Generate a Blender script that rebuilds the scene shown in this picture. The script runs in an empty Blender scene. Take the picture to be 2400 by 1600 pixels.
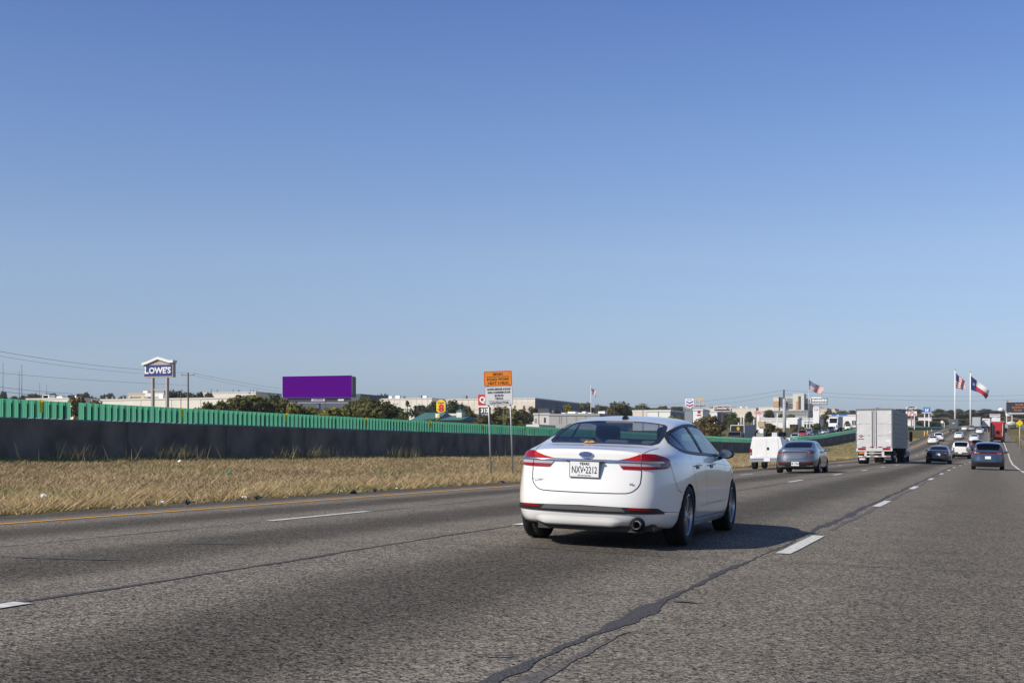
import bpy, bmesh, math, random
import numpy as np
from mathutils import Vector, Matrix
from mathutils.bvhtree import BVHTree
rad = math.radians
# ------------------------------------------------------------------ camera, world, sun, exposure
scene = bpy.context.scene
COL = scene.collection
F = 3059.0                      # focal length in pixels of the 2400 px wide photograph
TH = rad(20.01)                 # camera yaw, left of the road direction
CH = 1.13                       # camera height
cam_d = bpy.data.cameras.new('camera')
cam = bpy.data.objects.new('camera', cam_d); COL.objects.link(cam)
cam.location = (0, 0, CH); cam.rotation_euler = (rad(90), 0, TH)
cam_d.sensor_width = 36.0; cam_d.lens = F / 2400 * 36
cam_d.shift_y = (1056 - 800) / 2400.0
cam_d.clip_start = .1; cam_d.clip_end = 20000
scene.camera = cam
scene.view_settings.view_transform = 'Standard'; scene.view_settings.look = 'None'
scene.view_settings.gamma = 1.0; scene.view_settings.exposure = 0.0
scene.view_settings.use_curve_mapping = False
SUN_EL = rad(36.4)
sdir = Vector((-.86, -1.05, 1.0)).normalized()          # towards the sun
w = bpy.data.worlds.new('World'); scene.world = w; w.use_nodes = True
nt = w.node_tree; nt.nodes.clear()
sky = nt.nodes.new('ShaderNodeTexSky'); sky.sky_type = 'NISHITA'; sky.sun_disc = False
sky.sun_elevation = SUN_EL; sky.sun_rotation = math.atan2(sdir.x, sdir.y)
sky.altitude = 100; sky.air_density = 1.0; sky.dust_density = .3; sky.ozone_density = 3.0
mulc = nt.nodes.new('ShaderNodeMix'); mulc.data_type = 'RGBA'; mulc.blend_type = 'MULTIPLY'
mulc.inputs['Factor'].default_value = 1.0
tcw = nt.nodes.new('ShaderNodeTexCoord'); spw = nt.nodes.new('ShaderNodeSeparateXYZ'); nt.links.new(tcw.outputs['Generated'], spw.inputs[0])
ramp = nt.nodes.new('ShaderNodeValToRGB'); nt.links.new(spw.outputs[2], ramp.inputs[0]); ce = ramp.color_ramp
for k_, (p_, c_) in enumerate(((.0, (.36, .40, .58)), (.031, (.43, .475, .655)), (.067, (.61, .60, .725)), (.147, (.76, .72, .79)), (.24, (.665, .695, .85)), (.323, (.555, .615, .855)), (.5, (.55, .60, .76)), (1.0, (.56, .59, .68)))):
    e_ = ce.elements[k_] if k_ < 2 else ce.elements.new(p_)
    e_.position = p_; e_.color = c_ + (1,)
nt.links.new(ramp.outputs[0], mulc.inputs['B'])
bg = nt.nodes.new('ShaderNodeBackground'); bg.inputs['Strength'].default_value = .15
wo = nt.nodes.new('ShaderNodeOutputWorld')
nt.links.new(sky.outputs[0], mulc.inputs['A']); nt.links.new(mulc.outputs['Result'], bg.inputs[0]); nt.links.new(bg.outputs[0], wo.inputs[0])
sd = bpy.data.lights.new('sun', 'SUN'); sd.energy = 5.0; sd.angle = rad(.53); sd.color = (1, .92, .79)
so = bpy.data.objects.new('sun', sd); COL.objects.link(so); so.location = (-60, -90, 120)
so.rotation_euler = sdir.to_track_quat('Z', 'Y').to_euler()
scene.cycles.max_bounces = 6; scene.cycles.transparent_max_bounces = 12
scene.cycles.use_denoising = True

# ------------------------------------------------------------------ helpers
CT, ST = math.cos(TH), math.sin(TH)
def at(px, py, Z):
    k = (px - 1200) / F * Z
    return Vector((-ST * Z + CT * k, CT * Z + ST * k, CH + (1056 - py) / F * Z))
def interp(x, tab):
    if x <= tab[0][0]: return tab[0][1]
    for (a, b), (c, d) in zip(tab, tab[1:]):
        if x <= c: return b + (d - b) * (x - a) / (c - a)
    return tab[-1][1]

_m = {}
def mat(name, col, rough=.6, metal=0., spec=.5, noise=0., nscale=5., bump=0., coat=0., emis=None, es=1., trans=0., rnd=0.):
    """plain principled material with procedural colour variation"""
    if name in _m: return _m[name]
    m = bpy.data.materials.new(name); m.use_nodes = True; t = m.node_tree
    b = t.nodes['Principled BSDF']; L = t.links.new
    b.inputs['Roughness'].default_value = rough; b.inputs['Metallic'].default_value = metal
    b.inputs['Specular IOR Level'].default_value = spec
    b.inputs['Coat Weight'].default_value = coat; b.inputs['Coat Roughness'].default_value = .03
    c = tuple(col) + (1,)
    b.inputs['Base Color'].default_value = c
    if noise or bump or rnd:
        tc = t.nodes.new('ShaderNodeTexCoord')
        n = t.nodes.new('ShaderNodeTexNoise'); n.inputs['Scale'].default_value = nscale; n.inputs['Detail'].default_value = 5
        L(tc.outputs['Object'], n.inputs['Vector'])
        mr = t.nodes.new('ShaderNodeMapRange'); mr.inputs['From Min'].default_value = .3; mr.inputs['From Max'].default_value = .7
        mr.inputs['To Min'].default_value = 1 - noise; mr.inputs['To Max'].default_value = 1 + noise
        L(n.outputs['Fac'], mr.inputs['Value'])
        vm = t.nodes.new('ShaderNodeVectorMath'); vm.operation = 'SCALE'; vm.inputs[0].default_value = col
        src = mr.outputs[0]
        if rnd:
            oi = t.nodes.new('ShaderNodeObjectInfo'); m2 = t.nodes.new('ShaderNodeMapRange')
            m2.inputs['To Min'].default_value = 1 - rnd; m2.inputs['To Max'].default_value = 1 + rnd
            L(oi.outputs['Random'], m2.inputs['Value'])
            mm = t.nodes.new('ShaderNodeMath'); mm.operation = 'MULTIPLY'; L(src, mm.inputs[0]); L(m2.outputs[0], mm.inputs[1]); src = mm.outputs[0]
        L(src, vm.inputs['Scale']); L(vm.outputs[0], b.inputs['Base Color'])
        if bump:
            bp = t.nodes.new('ShaderNodeBump'); bp.inputs['Strength'].default_value = bump; bp.inputs['Distance'].default_value = .02
            L(n.outputs['Fac'], bp.inputs['Height']); L(bp.outputs[0], b.inputs['Normal'])
    if emis:
        b.inputs['Emission Color'].default_value = tuple(emis) + (1,); b.inputs['Emission Strength'].default_value = es
    _m[name] = m
    return m
def glassmat(name, tint, refl=1.0, ior=1.5):
    if name in _m: return _m[name]
    m = bpy.data.materials.new(name); m.use_nodes = True; t = m.node_tree; t.nodes.clear(); L = t.links.new
    o = t.nodes.new('ShaderNodeOutputMaterial'); mx = t.nodes.new('ShaderNodeMixShader')
    tr = t.nodes.new('ShaderNodeBsdfTransparent'); tr.inputs[0].default_value = tuple(tint) + (1,)
    g = t.nodes.new('ShaderNodeBsdfGlossy'); g.inputs['Roughness'].default_value = .02; g.inputs[0].default_value = (.85 * refl, .86 * refl, .88 * refl, 1)
    f = t.nodes.new('ShaderNodeFresnel'); gm = t.nodes.new('ShaderNodeNewGeometry'); im = t.nodes.new('ShaderNodeMix'); im.inputs[2].default_value = ior; im.inputs[3].default_value = 1 / ior; L(gm.outputs['Backfacing'], im.inputs[0]); L(im.outputs[0], f.inputs[0])
    L(f.outputs[0], mx.inputs[0]); L(tr.outputs[0], mx.inputs[1]); L(g.outputs[0], mx.inputs[2]); L(mx.outputs[0], o.inputs[0])
    _m[name] = m; return m

def mesh_obj(name, verts, faces, mats, parent=None, midx=None, smooth=False):
    me = bpy.data.meshes.new(name); me.from_pydata([tuple(v) for v in verts], [], faces)
    if not isinstance(mats, (list, tuple)): mats = [mats]
    for m in mats: me.materials.append(m)
    if midx is not None: me.polygons.foreach_set('material_index', midx)
    if smooth: me.polygons.foreach_set('use_smooth', [True] * len(me.polygons))
    me.update()
    o = bpy.data.objects.new(name, me); COL.objects.link(o)
    if parent is not None: o.parent = parent
    return o
def tag(o, label=None, cat=None, group=None, kind=None):
    if label: o['label'] = label
    if cat: o['category'] = cat
    if group: o['group'] = group
    if kind: o['kind'] = kind
    return o
def empty(name, loc, rz=0., label=None, cat=None, group=None, rx=0., ry=0.):
    o = bpy.data.objects.new(name, None); COL.objects.link(o); o.empty_display_size = .2
    o.location = loc; o.rotation_euler = (rx, ry, rz)
    return tag(o, label, cat, group)
class MB:
    def __init__(s): s.v = []; s.f = []; s.m = []
    def add(s, vs, fs, mi=0):
        b = len(s.v); s.v += [tuple(v) for v in vs]; s.f += [tuple(i + b for i in f) for f in fs]; s.m += [mi] * len(fs); return s
    def box(s, x0, x1, y0, y1, z0, z1, mi=0, M=None):
        vs = [Vector(p) for p in ((x0,y0,z0),(x1,y0,z0),(x1,y1,z0),(x0,y1,z0),(x0,y0,z1),(x1,y0,z1),(x1,y1,z1),(x0,y1,z1))]
        if M: vs = [M @ v for v in vs]
        return s.add(vs, [(0,3,2,1),(4,5,6,7),(0,1,5,4),(1,2,6,5),(2,3,7,6),(3,0,4,7)], mi)
    def tube(s, pts, r, n=6, mi=0, r2=None, cap=True):
        pts = [Vector(p) for p in pts]; k = len(pts); vs = []
        for i, p in enumerate(pts):
            t = (pts[min(i+1,k-1)] - pts[max(i-1,0)]).normalized()
            a = t.cross(Vector((0,0,1)));
            if a.length < .01: a = t.cross(Vector((1,0,0)))
            a.normalize(); b = t.cross(a); rr = r if r2 is None else r + (r2 - r) * i / max(1, k - 1)
            vs += [p + (a * math.cos(2*math.pi*j/n) + b * math.sin(2*math.pi*j/n)) * rr for j in range(n)]
        fs = [(i*n+j, i*n+(j+1)%n, (i+1)*n+(j+1)%n, (i+1)*n+j) for i in range(k-1) for j in range(n)]
        if cap: fs += [tuple(range(n))[::-1], tuple((k-1)*n + j for j in range(n))]
        return s.add(vs, fs, mi)
    def lathe(s, prof, n=24, mi=0, ax='x', c=(0,0,0)):
        """prof list of (radius, axial)"""
        vs = []; k = len(prof)
        for (r, a) in prof:
            for j in range(n):
                u, w_ = r * math.cos(2*math.pi*j/n), r * math.sin(2*math.pi*j/n)
                p = (a, u, w_) if ax == 'x' else ((u, a, w_) if ax == 'y' else (u, w_, a))
                vs.append((p[0]+c[0], p[1]+c[1], p[2]+c[2]))
        fs = [(i*n+j, i*n+(j+1)%n, (i+1)*n+(j+1)%n, (i+1)*n+j) for i in range(k-1) for j in range(n)]
        return s.add(vs, fs, mi)
    def prism(s, pts, y0, y1, mi=0):
        """extrude an (x,z) outline along y"""
        n = len(pts); vs = [(x, y0, z) for x, z in pts] + [(x, y1, z) for x, z in pts]
        fs = [tuple(range(n)), tuple(range(2*n-1, n-1, -1))] + [(i, i+n, (i+1) % n + n, (i+1) % n) for i in range(n)]
        return s.add(vs, fs, mi)
    def prism_x(s, pts, x0, x1, mi=0):
        n = len(pts); vs = [(x0, y, z) for y, z in pts] + [(x1, y, z) for y, z in pts]
        fs = [tuple(range(n))[::-1], tuple(range(n, 2*n))] + [(i, (i+1) % n, (i+1) % n + n, i+n) for i in range(n)]
        return s.add(vs, fs, mi)
    def build(s, name, mats, parent=None, smooth=False, **kw):
        o = mesh_obj(name, s.v, s.f, mats, parent, s.m, smooth)
        for k, v in kw.items(): o[k] = v
        return o
def text(body, h, loc, m, parent, name='lettering', align='CENTER', ext=.004, sx=1., rot=(rad(90), 0, 0), bold=0.):
    c = bpy.data.curves.new(name, 'FONT'); c.body = body; c.size = h * 1.38; c.align_x = align; c.align_y = 'CENTER'
    c.extrude = ext; c.offset = bold; c.fill_mode = 'BOTH'; c.resolution_u = 2; c.materials.append(m)
    o = bpy.data.objects.new(name, c); COL.objects.link(o); o.parent = parent
    o.location = loc; o.rotation_euler = rot; o.scale = (sx, 1, 1)
    dg = bpy.context.evaluated_depsgraph_get(); me = bpy.data.meshes.new_from_object(o.evaluated_get(dg))
    o2 = bpy.data.objects.new(name, me); COL.objects.link(o2); o2.parent = parent
    o2.location = loc; o2.rotation_euler = rot; o2.scale = (sx, 1, 1)
    bpy.data.objects.remove(o); bpy.data.curves.remove(c)
    return o2
def copy_tree(o, parent=None, matmap=None):
    c = o.copy(); COL.objects.link(c); c.parent = parent
    if matmap and c.type in ('MESH',) and any(m and m.name in matmap for m in c.data.materials):
        key = (o.data.name, tuple(sorted((k, v.name) for k, v in matmap.items())))
        if key not in _mm:
            d = o.data.copy()
            for i, m in enumerate(d.materials):
                if m and m.name in matmap: d.materials[i] = matmap[m.name]
            _mm[key] = d
        c.data = _mm[key]
    for ch in list(o.children): copy_tree(ch, c, matmap)
    return c
_mm = {}

# ------------------------------------------------------------------ terrain functions
SH = [(-500,0),(90,0),(120,.4),(170,1.5),(235,2.2),(410,2.1),(480,2.5),(520,4.5),(560,10),(600,20),(640,36)]
ZP = [(-500,0),(120,0),(155,.22),(190,.95),(215,1.6),(240,2.3),(265,3.05),(310,4.3),(365,5.7),(410,6.8),(470,8.3),(520,9.1),(560,9.6),(640,10.1)]
CR = [(-15.4,.05),(-12.98,.101),(-9.32,.159),(-5.66,.179),(-2.0,.055),(1.8,-.04),(6,-.16)]
WX = [(-500,-27.5),(150,-27.5),(170,-27.0),(208,-24.5),(242,-21.7),(300,-21.5),(400,-24),(500,-28),(600,-31.8)]
WB = [(-500,.9),(162,.88),(185,1.25),(208,1.82),(242,3.3),(300,4.8),(400,6.9),(500,8.6),(600,10.2)]
OZ = [(-500,.9),(150,.9),(200,1.3),(240,2.2),(290,3.9),(340,5.7),(400,7.3),(500,10),(600,12.5)]
def sh(y): return interp(y, SH)
def rz(x, y): return interp(x - sh(y), CR) + interp(y, ZP)
def EL(y): return -15.3 + sh(y)
def ER(y): return 5.0 + .0 * sh(y)
def wx(y): return interp(y, WX)
def hill(R):
    t = (R - 170) / 30.0
    s_ = t if t > 20 else math.log1p(math.exp(t))
    R2 = .9 + .031 * 30 * s_
    return min(R2, 73)
def gz0(x, y):
    R = math.hypot(x, y); H = hill(R) if y > 0 else .9
    l, r, wl = EL(y), ER(y), wx(y); o = wl - 20
    if l <= x <= r: z = rz(x, y)
    elif wl <= x < l:
        t = (l - x) / (l - wl); z = rz(l, y) * (1 - t) + interp(y, WB) * t
    elif wl - 2 <= x < wl:
        t = (wl - x) / 2; z = interp(y, WB) * (1 - t) + interp(y, OZ) * t
    elif o <= x < wl: z = interp(y, OZ)
    elif x < o:
        t = min(1, (o - x) / 22); t = t * t * (3 - 2 * t); z = interp(y, OZ) * (1 - t) + H * t
    else:
        t = min(1, (x - r) / 45); t = t * t * (3 - 2 * t); z = rz(r, y) * (1 - t) + max(0, H - .9) * t
    if y > 600:
        t = min(1, (y - 600) / 160); t = t * t * (3 - 2 * t)
        z = interp(600, WB) * (1 - t) + H * t if -60 < x < 60 else (z * (1 - t) + H * t)
    return z
def gz(x, y): return gz0(x, y)

# ------------------------------------------------------------------ setting materials
def ground_mat():
    m = bpy.data.materials.new('dry_grass_soil'); m.use_nodes = True; t = m.node_tree; b = t.nodes['Principled BSDF']; L = t.links.new
    tc = t.nodes.new('ShaderNodeTexCoord')
    n1 = t.nodes.new('ShaderNodeTexNoise'); n1.inputs['Scale'].default_value = .35; n1.inputs['Detail'].default_value = 6
    n2 = t.nodes.new('ShaderNodeTexNoise'); n2.inputs['Scale'].default_value = 9; n2.inputs['Detail'].default_value = 6
    L(tc.outputs['Object'], n1.inputs['Vector']); L(tc.outputs['Object'], n2.inputs['Vector'])
    r1 = t.nodes.new('ShaderNodeValToRGB'); e = r1.color_ramp.elements
    e[0].position = .35; e[0].color = (.155, .115, .06, 1); e[1].position = .68; e[1].color = (.12, .125, .045, 1)
    L(n1.outputs['Fac'], r1.inputs[0])
    mx = t.nodes.new('ShaderNodeMix'); mx.data_type = 'RGBA'; mx.blend_type = 'MULTIPLY'; mx.inputs['Factor'].default_value = 1
    r2 = t.nodes.new('ShaderNodeValToRGB'); r2.color_ramp.elements[0].position = .3; r2.color_ramp.elements[0].color = (.45, .45, .45, 1); r2.color_ramp.elements[1].position = .7; r2.color_ramp.elements[1].color = (1.5, 1.45, 1.3, 1)
    L(n2.outputs['Fac'], r2.inputs[0]); L(r1.outputs[0], mx.inputs['A']); L(r2.outputs[0], mx.inputs['B']); L(mx.outputs['Result'], b.inputs['Base Color'])
    bp = t.nodes.new('ShaderNodeBump'); bp.inputs['Strength'].default_value = .6; bp.inputs['Distance'].default_value = .08
    L(n2.outputs['Fac'], bp.inputs['Height']); L(bp.outputs[0], b.inputs['Normal']); b.inputs['Roughness'].default_value = .95
    b.inputs['Specular IOR Level'].default_value = .1
    return m
def asphalt_mat():
    m = bpy.data.materials.new('worn_asphalt'); m.use_nodes = True; t = m.node_tree; b = t.nodes['Principled BSDF']; L = t.links.new
    def N(k, **kw):
        n = t.nodes.new(k)
        for a, v in kw.items(): setattr(n, a, v)
        return n
    tc = N('ShaderNodeTexCoord'); uv = N('ShaderNodeUVMap'); uv.uv_map = 'lane'
    sp = N('ShaderNodeSeparateXYZ'); L(uv.outputs[0], sp.inputs[0])
    # large soft variation + wobble of the oil strip
    nw = N('ShaderNodeTexNoise'); nw.inputs['Scale'].default_value = .25; nw.inputs['Detail'].default_value = 4; L(tc.outputs['Object'], nw.inputs['Vector'])
    add = N('ShaderNodeMath', operation='MULTIPLY_ADD'); add.inputs[1].default_value = .9; add.inputs[2].default_value = -.45; L(nw.outputs['Fac'], add.inputs[0])
    a2 = N('ShaderNodeMath', operation='ADD'); L(sp.outputs[0], a2.inputs[0]); L(add.outputs[0], a2.inputs[1])
    # distance from lane centre -> cos
    ph = N('ShaderNodeMath', operation='MULTIPLY_ADD'); ph.inputs[1].default_value = 2 * math.pi / 3.66; ph.inputs[2].default_value = 2 * math.pi * (3.83 / 3.66); L(a2.outputs[0], ph.inputs[0])
    cs = N('ShaderNodeMath', operation='COSINE'); L(ph.outputs[0], cs.inputs[0])
    band = N('ShaderNodeMapRange'); band.inputs['From Min'].default_value = -.6; band.inputs['From Max'].default_value = 1.0
    band.inputs['To Min'].default_value = 1.10; band.inputs['To Max'].default_value = .56; band.interpolation_type = 'SMOOTHSTEP'; L(cs.outputs[0], band.inputs['Value'])
    own = N('ShaderNodeMapRange'); own.inputs['From Min'].default_value = -2.4; own.inputs['From Max'].default_value = -1.4; own.inputs['To Min'].default_value = 0; own.inputs['To Max'].default_value = .65; L(sp.outputs[0], own.inputs['Value'])
    bm_ = N('ShaderNodeMix'); bm_.inputs[3].default_value = 1.02; L(own.outputs[0], bm_.inputs[0]); L(band.outputs[0], bm_.inputs[2])
    # aggregate
    vo = N('ShaderNodeTexVoronoi'); vo.inputs['Scale'].default_value = 70; vo.inputs['Randomness'].default_value = 1; L(tc.outputs['Object'], vo.inputs['Vector'])
    vc = N('ShaderNodeSeparateColor'); L(vo.outputs['Color'], vc.inputs[0])
    ag = N('ShaderNodeMapRange'); ag.inputs['To Min'].default_value = .12; ag.inputs['To Max'].default_value = 2.0; L(vc.outputs[0], ag.inputs['Value'])
    n3 = N('ShaderNodeTexNoise'); n3.inputs['Scale'].default_value = 22; n3.inputs['Detail'].default_value = 8; n3.inputs['Roughness'].default_value = .75; L(tc.outputs['Object'], n3.inputs['Vector'])
    g3 = N('ShaderNodeMapRange'); g3.inputs['From Min'].default_value = .3; g3.inputs['From Max'].default_value = .7; g3.inputs['To Min'].default_value = .5; g3.inputs['To Max'].default_value = 1.5; L(n3.outputs['Fac'], g3.inputs['Value'])
    n4 = N('ShaderNodeTexNoise'); n4.inputs['Scale'].default_value = 1.3; n4.inputs['Detail'].default_value = 5; L(tc.outputs['Object'], n4.inputs['Vector'])
    g4 = N('ShaderNodeMapRange'); g4.inputs['From Min'].default_value = .3; g4.inputs['From Max'].default_value = .7; g4.inputs['To Min'].default_value = .9; g4.inputs['To Max'].default_value = 1.1; L(n4.outputs['Fac'], g4.inputs['Value'])
    m1 = N('ShaderNodeMath', operation='MULTIPLY'); L(ag.outputs[0], m1.inputs[0]); L(g3.outputs[0], m1.inputs[1])
    m2 = N('ShaderNodeMath', operation='MULTIPLY'); L(m1.outputs[0], m2.inputs[0]); L(bm_.outputs[0], m2.inputs[1])
    m3 = N('ShaderNodeMath', operation='MULTIPLY'); L(m2.outputs[0], m3.inputs[0]); L(g4.outputs[0], m3.inputs[1])
    # hue per stone
    hm = N('ShaderNodeMix'); hm.data_type = 'RGBA'; hm.inputs['A'].default_value = (.176, .153, .124, 1); hm.inputs['B'].default_value = (.138, .128, .109, 1); L(vc.outputs[1], hm.inputs['Factor'])
    sc = N('ShaderNodeVectorMath', operation='SCALE'); L(hm.outputs['Result'], sc.inputs[0]); L(m3.outputs[0], sc.inputs['Scale']); L(sc.outputs[0], b.inputs['Base Color'])
    bp = N('ShaderNodeBump'); bp.inputs['Strength'].default_value = .55; bp.inputs['Distance'].default_value = .008; L(vo.outputs['Distance'], bp.inputs['Height']); L(bp.outputs[0], b.inputs['Normal'])
    b.inputs['Roughness'].default_value = .9; b.inputs['Specular IOR Level'].default_value = .08
    return m
M_ground = ground_mat(); M_asph = asphalt_mat()
M_white_line = mat('white_line_paint', (.62, .62, .58), .7, noise=.25, nscale=14)
M_yellow_line = mat('yellow_line_paint', (.74, .36, .02), .7, noise=.25, nscale=9)
M_tar = mat('crack_sealer', (.062, .056, .053), .75, noise=.95, nscale=60, bump=.4)
M_tar2 = mat('thin_crack', (.07, .068, .07), .8, noise=.4, nscale=20)

# ------------------------------------------------------------------ ground sheet
ys = [-150, -80, -40] + list(np.arange(-20, 160, 8)) + list(np.arange(160, 620, 10)) + [620, 640, 670, 700, 760, 850, 1000, 1200, 1500, 2000, 2500, 3500, 5000, 9000]
xsL = [-9000, -5000, -3000, -2000, -1400, -1000, -750, -550, -400, -300, -220, -170, -130, -100, -85, -75]
def colsat(y):
    l, r, wl = EL(min(y, 600)), ER(min(y, 600)), wx(y); o = wl - 20
    c = list(xsL) + [o - 12, o - 6, o - 2, o] + [o + 4, wl - 8, wl - 2.01, wl - 1, wl]
    c += [wl + (l - wl) * k / 6 for k in range(1, 6)] + [l - .01] + [l + (r - l) * k / 4 for k in range(1, 4)] + [r + .01, r + 3, r + 8, r + 15]
    c += [40, 60, 85, 120, 170, 230, 320, 450, 650, 1000, 1500, 2500, 4000, 6500, 9000]
    return c
V = []; Fc = []; nc = len(colsat(0))
for y in ys:
    for j, x in enumerate(colsat(float(y))):
        on = EL(y) - .001 <= x <= ER(y) + .001 and y < 640
        V.append((x, y, gz(x, y) - (.18 if on else 0)))
for i in range(len(ys) - 1):
    for j in range(nc - 1):
        a = i * nc + j; Fc.append((a, a + 1, a + nc + 1, a + nc))
g = mesh_obj('ground', V, Fc, M_ground, smooth=True); tag(g, 'dry brown and green ground rising to the horizon', kind='structure')

def strip(name, xa, xb, y0, y1, m, dz=.0, step=4., cols=1, uv=False, zf=None, parent=None):
    """a sheet between the curves xa(y) and xb(y)"""
    n = max(1, int(math.ceil((y1 - y0) / step))); V = []; Fc = []; U = []
    for i in range(n + 1):
        y = y0 + (y1 - y0) * i / n; a, b_ = xa(y), xb(y)
        for j in range(cols + 1):
            x = a + (b_ - a) * j / cols; V.append((x, y, (zf or gz)(x, y) + dz)); U.append((x - sh(y), y))
    for i in range(n):
        for j in range(cols):
            k = i * (cols + 1) + j; Fc.append((k, k + 1, k + cols + 2, k + cols + 1))
    o = mesh_obj(name, V, Fc, m, parent)
    if uv:
        l = o.data.uv_layers.new(name='lane')
        for lp in o.data.loops: l.data[lp.index].uv = U[lp.vertex_index]
    return o
# main carriageway: columns at the crown break lines
V = []; Fc = []; U = []; brk = [-15.4, -12.98, -9.32, -5.66, -3.8, -2.0, -.1, 1.8]
yy = list(np.arange(-40, 160, 4.)) + list(np.arange(160, 641, 5.))
for y in yy:
    for k, u in enumerate(brk + [None]):
        x = u + sh(y) if u is not None else ER(y)
        if u == 1.8: x = 1.8 + .4 * sh(y)
        if k == 0: x += .06 * math.sin(y * 1.7) + .05 * math.sin(y * .61)
        V.append((x, y, rz(x, y))); U.append((x - sh(y), y))
nb = len(brk) + 1
for i in range(len(yy) - 1):
    for j in range(nb - 1):
        a = i * nb + j; Fc.append((a, a + 1, a + nb + 1, a + nb))
road = mesh_obj('road', V, Fc, M_asph); l = road.data.uv_layers.new(name='lane')
for lp in road.data.loops: l.data[lp.index].uv = U[lp.vertex_index]
tag(road, 'grey asphalt highway with four lanes curving uphill', kind='structure')
ro = strip('opposing_road', lambda y: wx(y) - 20, lambda y: wx(y) - 1.2, -40, 600, M_asph, .03, 8, 3, uv=True)
tag(ro, 'grey asphalt of the opposite lanes beyond the wall', kind='structure')

# painted markings and sealed cracks: sheets 4 mm and 8 mm above the road
def zr(x, y): return rz(x, y)
LN = {'A': -2.0, 'B': -5.66, 'C': -9.32, 'D': -12.98}
rnd = random.Random(5)
mk = MB()
def quadstrip(mb, pts, dz, mi=0):
    """pts list of (xl, xr, y)"""
    vs = []
    for xl, xr, y in pts: vs += [(xl, y, zr(xl, y) + dz), (xr, y, zr(xr, y) + dz)]
    mb.add(vs, [(2*i, 2*i+1, 2*i+3, 2*i+2) for i in range(len(pts) - 1)], mi)
for nm, ph in (('A', 13.74), ('B', 15.75), ('C', 15.8)):
    k = -2
    while True:
        y0 = ph + 12.19 * k; k += 1
        if y0 > 500: break
        if y0 < -20: continue
        wd = .075; n = 6; pts = []
        for i in range(n + 1):
            y = y0 + 3.05 * i / n; x = LN[nm] + sh(y) + .0; j = rnd.uniform(-.006, .006)
            pts.append((x - wd + j, x + wd + rnd.uniform(-.006, .006), y))
        quadstrip(mk, pts, .008)
dash = mk.build('lane_dashes', [M_white_line]); tag(dash, 'white dashed lane lines painted on the asphalt', kind='structure')
mk = MB(); quadstrip(mk, [(LN['D'] + sh(y) - .085 + .008 * math.sin(y), LN['D'] + sh(y) + .085, y) for y in np.arange(-30, 560, 2.)], .008)
tag(mk.build('yellow_edge_line', [M_yellow_line]), 'solid yellow line along the median edge', kind='structure')
mk = MB(); quadstrip(mk, [(1.8 + .4 * sh(y), 1.95 + .4 * sh(y), y) for y in np.arange(-30, 560, 2.)], .008)
tag(mk.build('white_edge_line', [M_white_line]), 'solid white line along the right shoulder', kind='structure')
mk = MB(); quadstrip(mk, [(wx(y) - 3.4, wx(y) - 3.25, y) for y in np.arange(0, 590, 6.)], .0)
o_l = mk.build('opposing_edge_line', [M_yellow_line]); tag(o_l, 'yellow line beside the wall on the opposite lanes', kind='structure')
for v in o_l.data.vertices: v.co.z = gz(v.co.x, v.co.y) + .04
ck = MB()
def crack(line, off, wfun, y0, y1, step, seed, mi=0, gaps=()):
    r = random.Random(seed); pts = []; y = y0; ph = [r.uniform(0, 6) for _ in range(4)]
    while y < y1:
        x = LN[line] + off + sh(y) + .022 * math.sin(y * .9 + ph[0]) + .012 * math.sin(y * 2.7 + ph[1]) + .008 * math.sin(y * 13 + ph[2]) + r.uniform(-.004, .004)
        wv = max(.01, wfun(y) * (1 + .3 * math.sin(y * 1.9 + ph[2]) + .25 * math.sin(y * 7.3 + ph[3]) + r.uniform(-.12, .12))) / 2
        pts.append((x - wv, x + wv, y)); y += step
    quadstrip(ck, pts, .004, mi)
def inner_w(y):        # the wide seal between the third and fourth lane
    if y < 12.6: return .055 + .075 * math.exp(-((y - 8.3) / .6) ** 2) + .05 * math.exp(-((y - 5.0) / 1.2) ** 2)
    if y < 16.9: return .02
    if y < 24: return .11 + .06 * math.sin(y * 2)
    return .09
crack('A', -.17, inner_w, 2, 30, .07, 1); crack('A', -.17, inner_w, 30, 150, .4, 1)
crack('A', -.02, lambda y: .08 * max(0, min(1, (7.8 - y) / 2)) + .005, 2, 7.6, .12, 21, 2); crack('A', .02, lambda y: .07, 18, 60, .3, 22, 2)
crack('B', -.02, lambda y: .05, 2, 15.6, .3, 2); crack('B', .06, lambda y: .05, 15.6, 250, .6, 7)
crack('C', -.02, lambda y: .03, 4, 15.8, .4, 3, 1); crack('C', .05, lambda y: .035, 18.6, 120, .6, 4, 1)
crack('D', 3.66 * .48, lambda y: .015, 30, 120, 1., 9, 1)
def cross_crack(x0, x1, y, wd, seed, slope=0., mi=1):
    r = random.Random(seed); n = max(4, int(abs(x1 - x0) / .15)); vs = []
    yj = y
    for i in range(n + 1):
        x = x0 + (x1 - x0) * i / n; yj = y + slope * (x - x0) + .05 * math.sin(x * 3 + seed) + r.uniform(-.012, .012); wv = wd * r.uniform(.4, 1.3) / 2 * math.sin(math.pi * min(.5, .06 + min(i, n - i) / n * 2))
        vs += [(x, yj - wv, zr(x, yj) + .012), (x, yj + wv, zr(x, yj) + .012)]
    ck.add(vs, [(2*i, 2*i+2, 2*i+3, 2*i+1) for i in range(n)], mi)
cross_crack(-5.5, -2.1, 12.62, .035, 1); cross_crack(-2.1, 1.7, 12.85, .03, 2, -.05)
cross_crack(-8.6, -6.9, 9.6, .05, 3, -.05); cross_crack(-8.0, -7.0, 11.5, .05, 4, .1)
cross_crack(-2.12, -1.88, 9.15, .06, 5, .0, 2); cross_crack(-2.5, -2.28, 6.3, .03, 6, .3, 0)
cross_crack(-4.9, -4.3, 15.9, .04, 7); cross_crack(-5.0, -3.0, 27.5, .05, 8); cross_crack(-1.8, 1.5, 26.5, .05, 9, .03)
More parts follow.
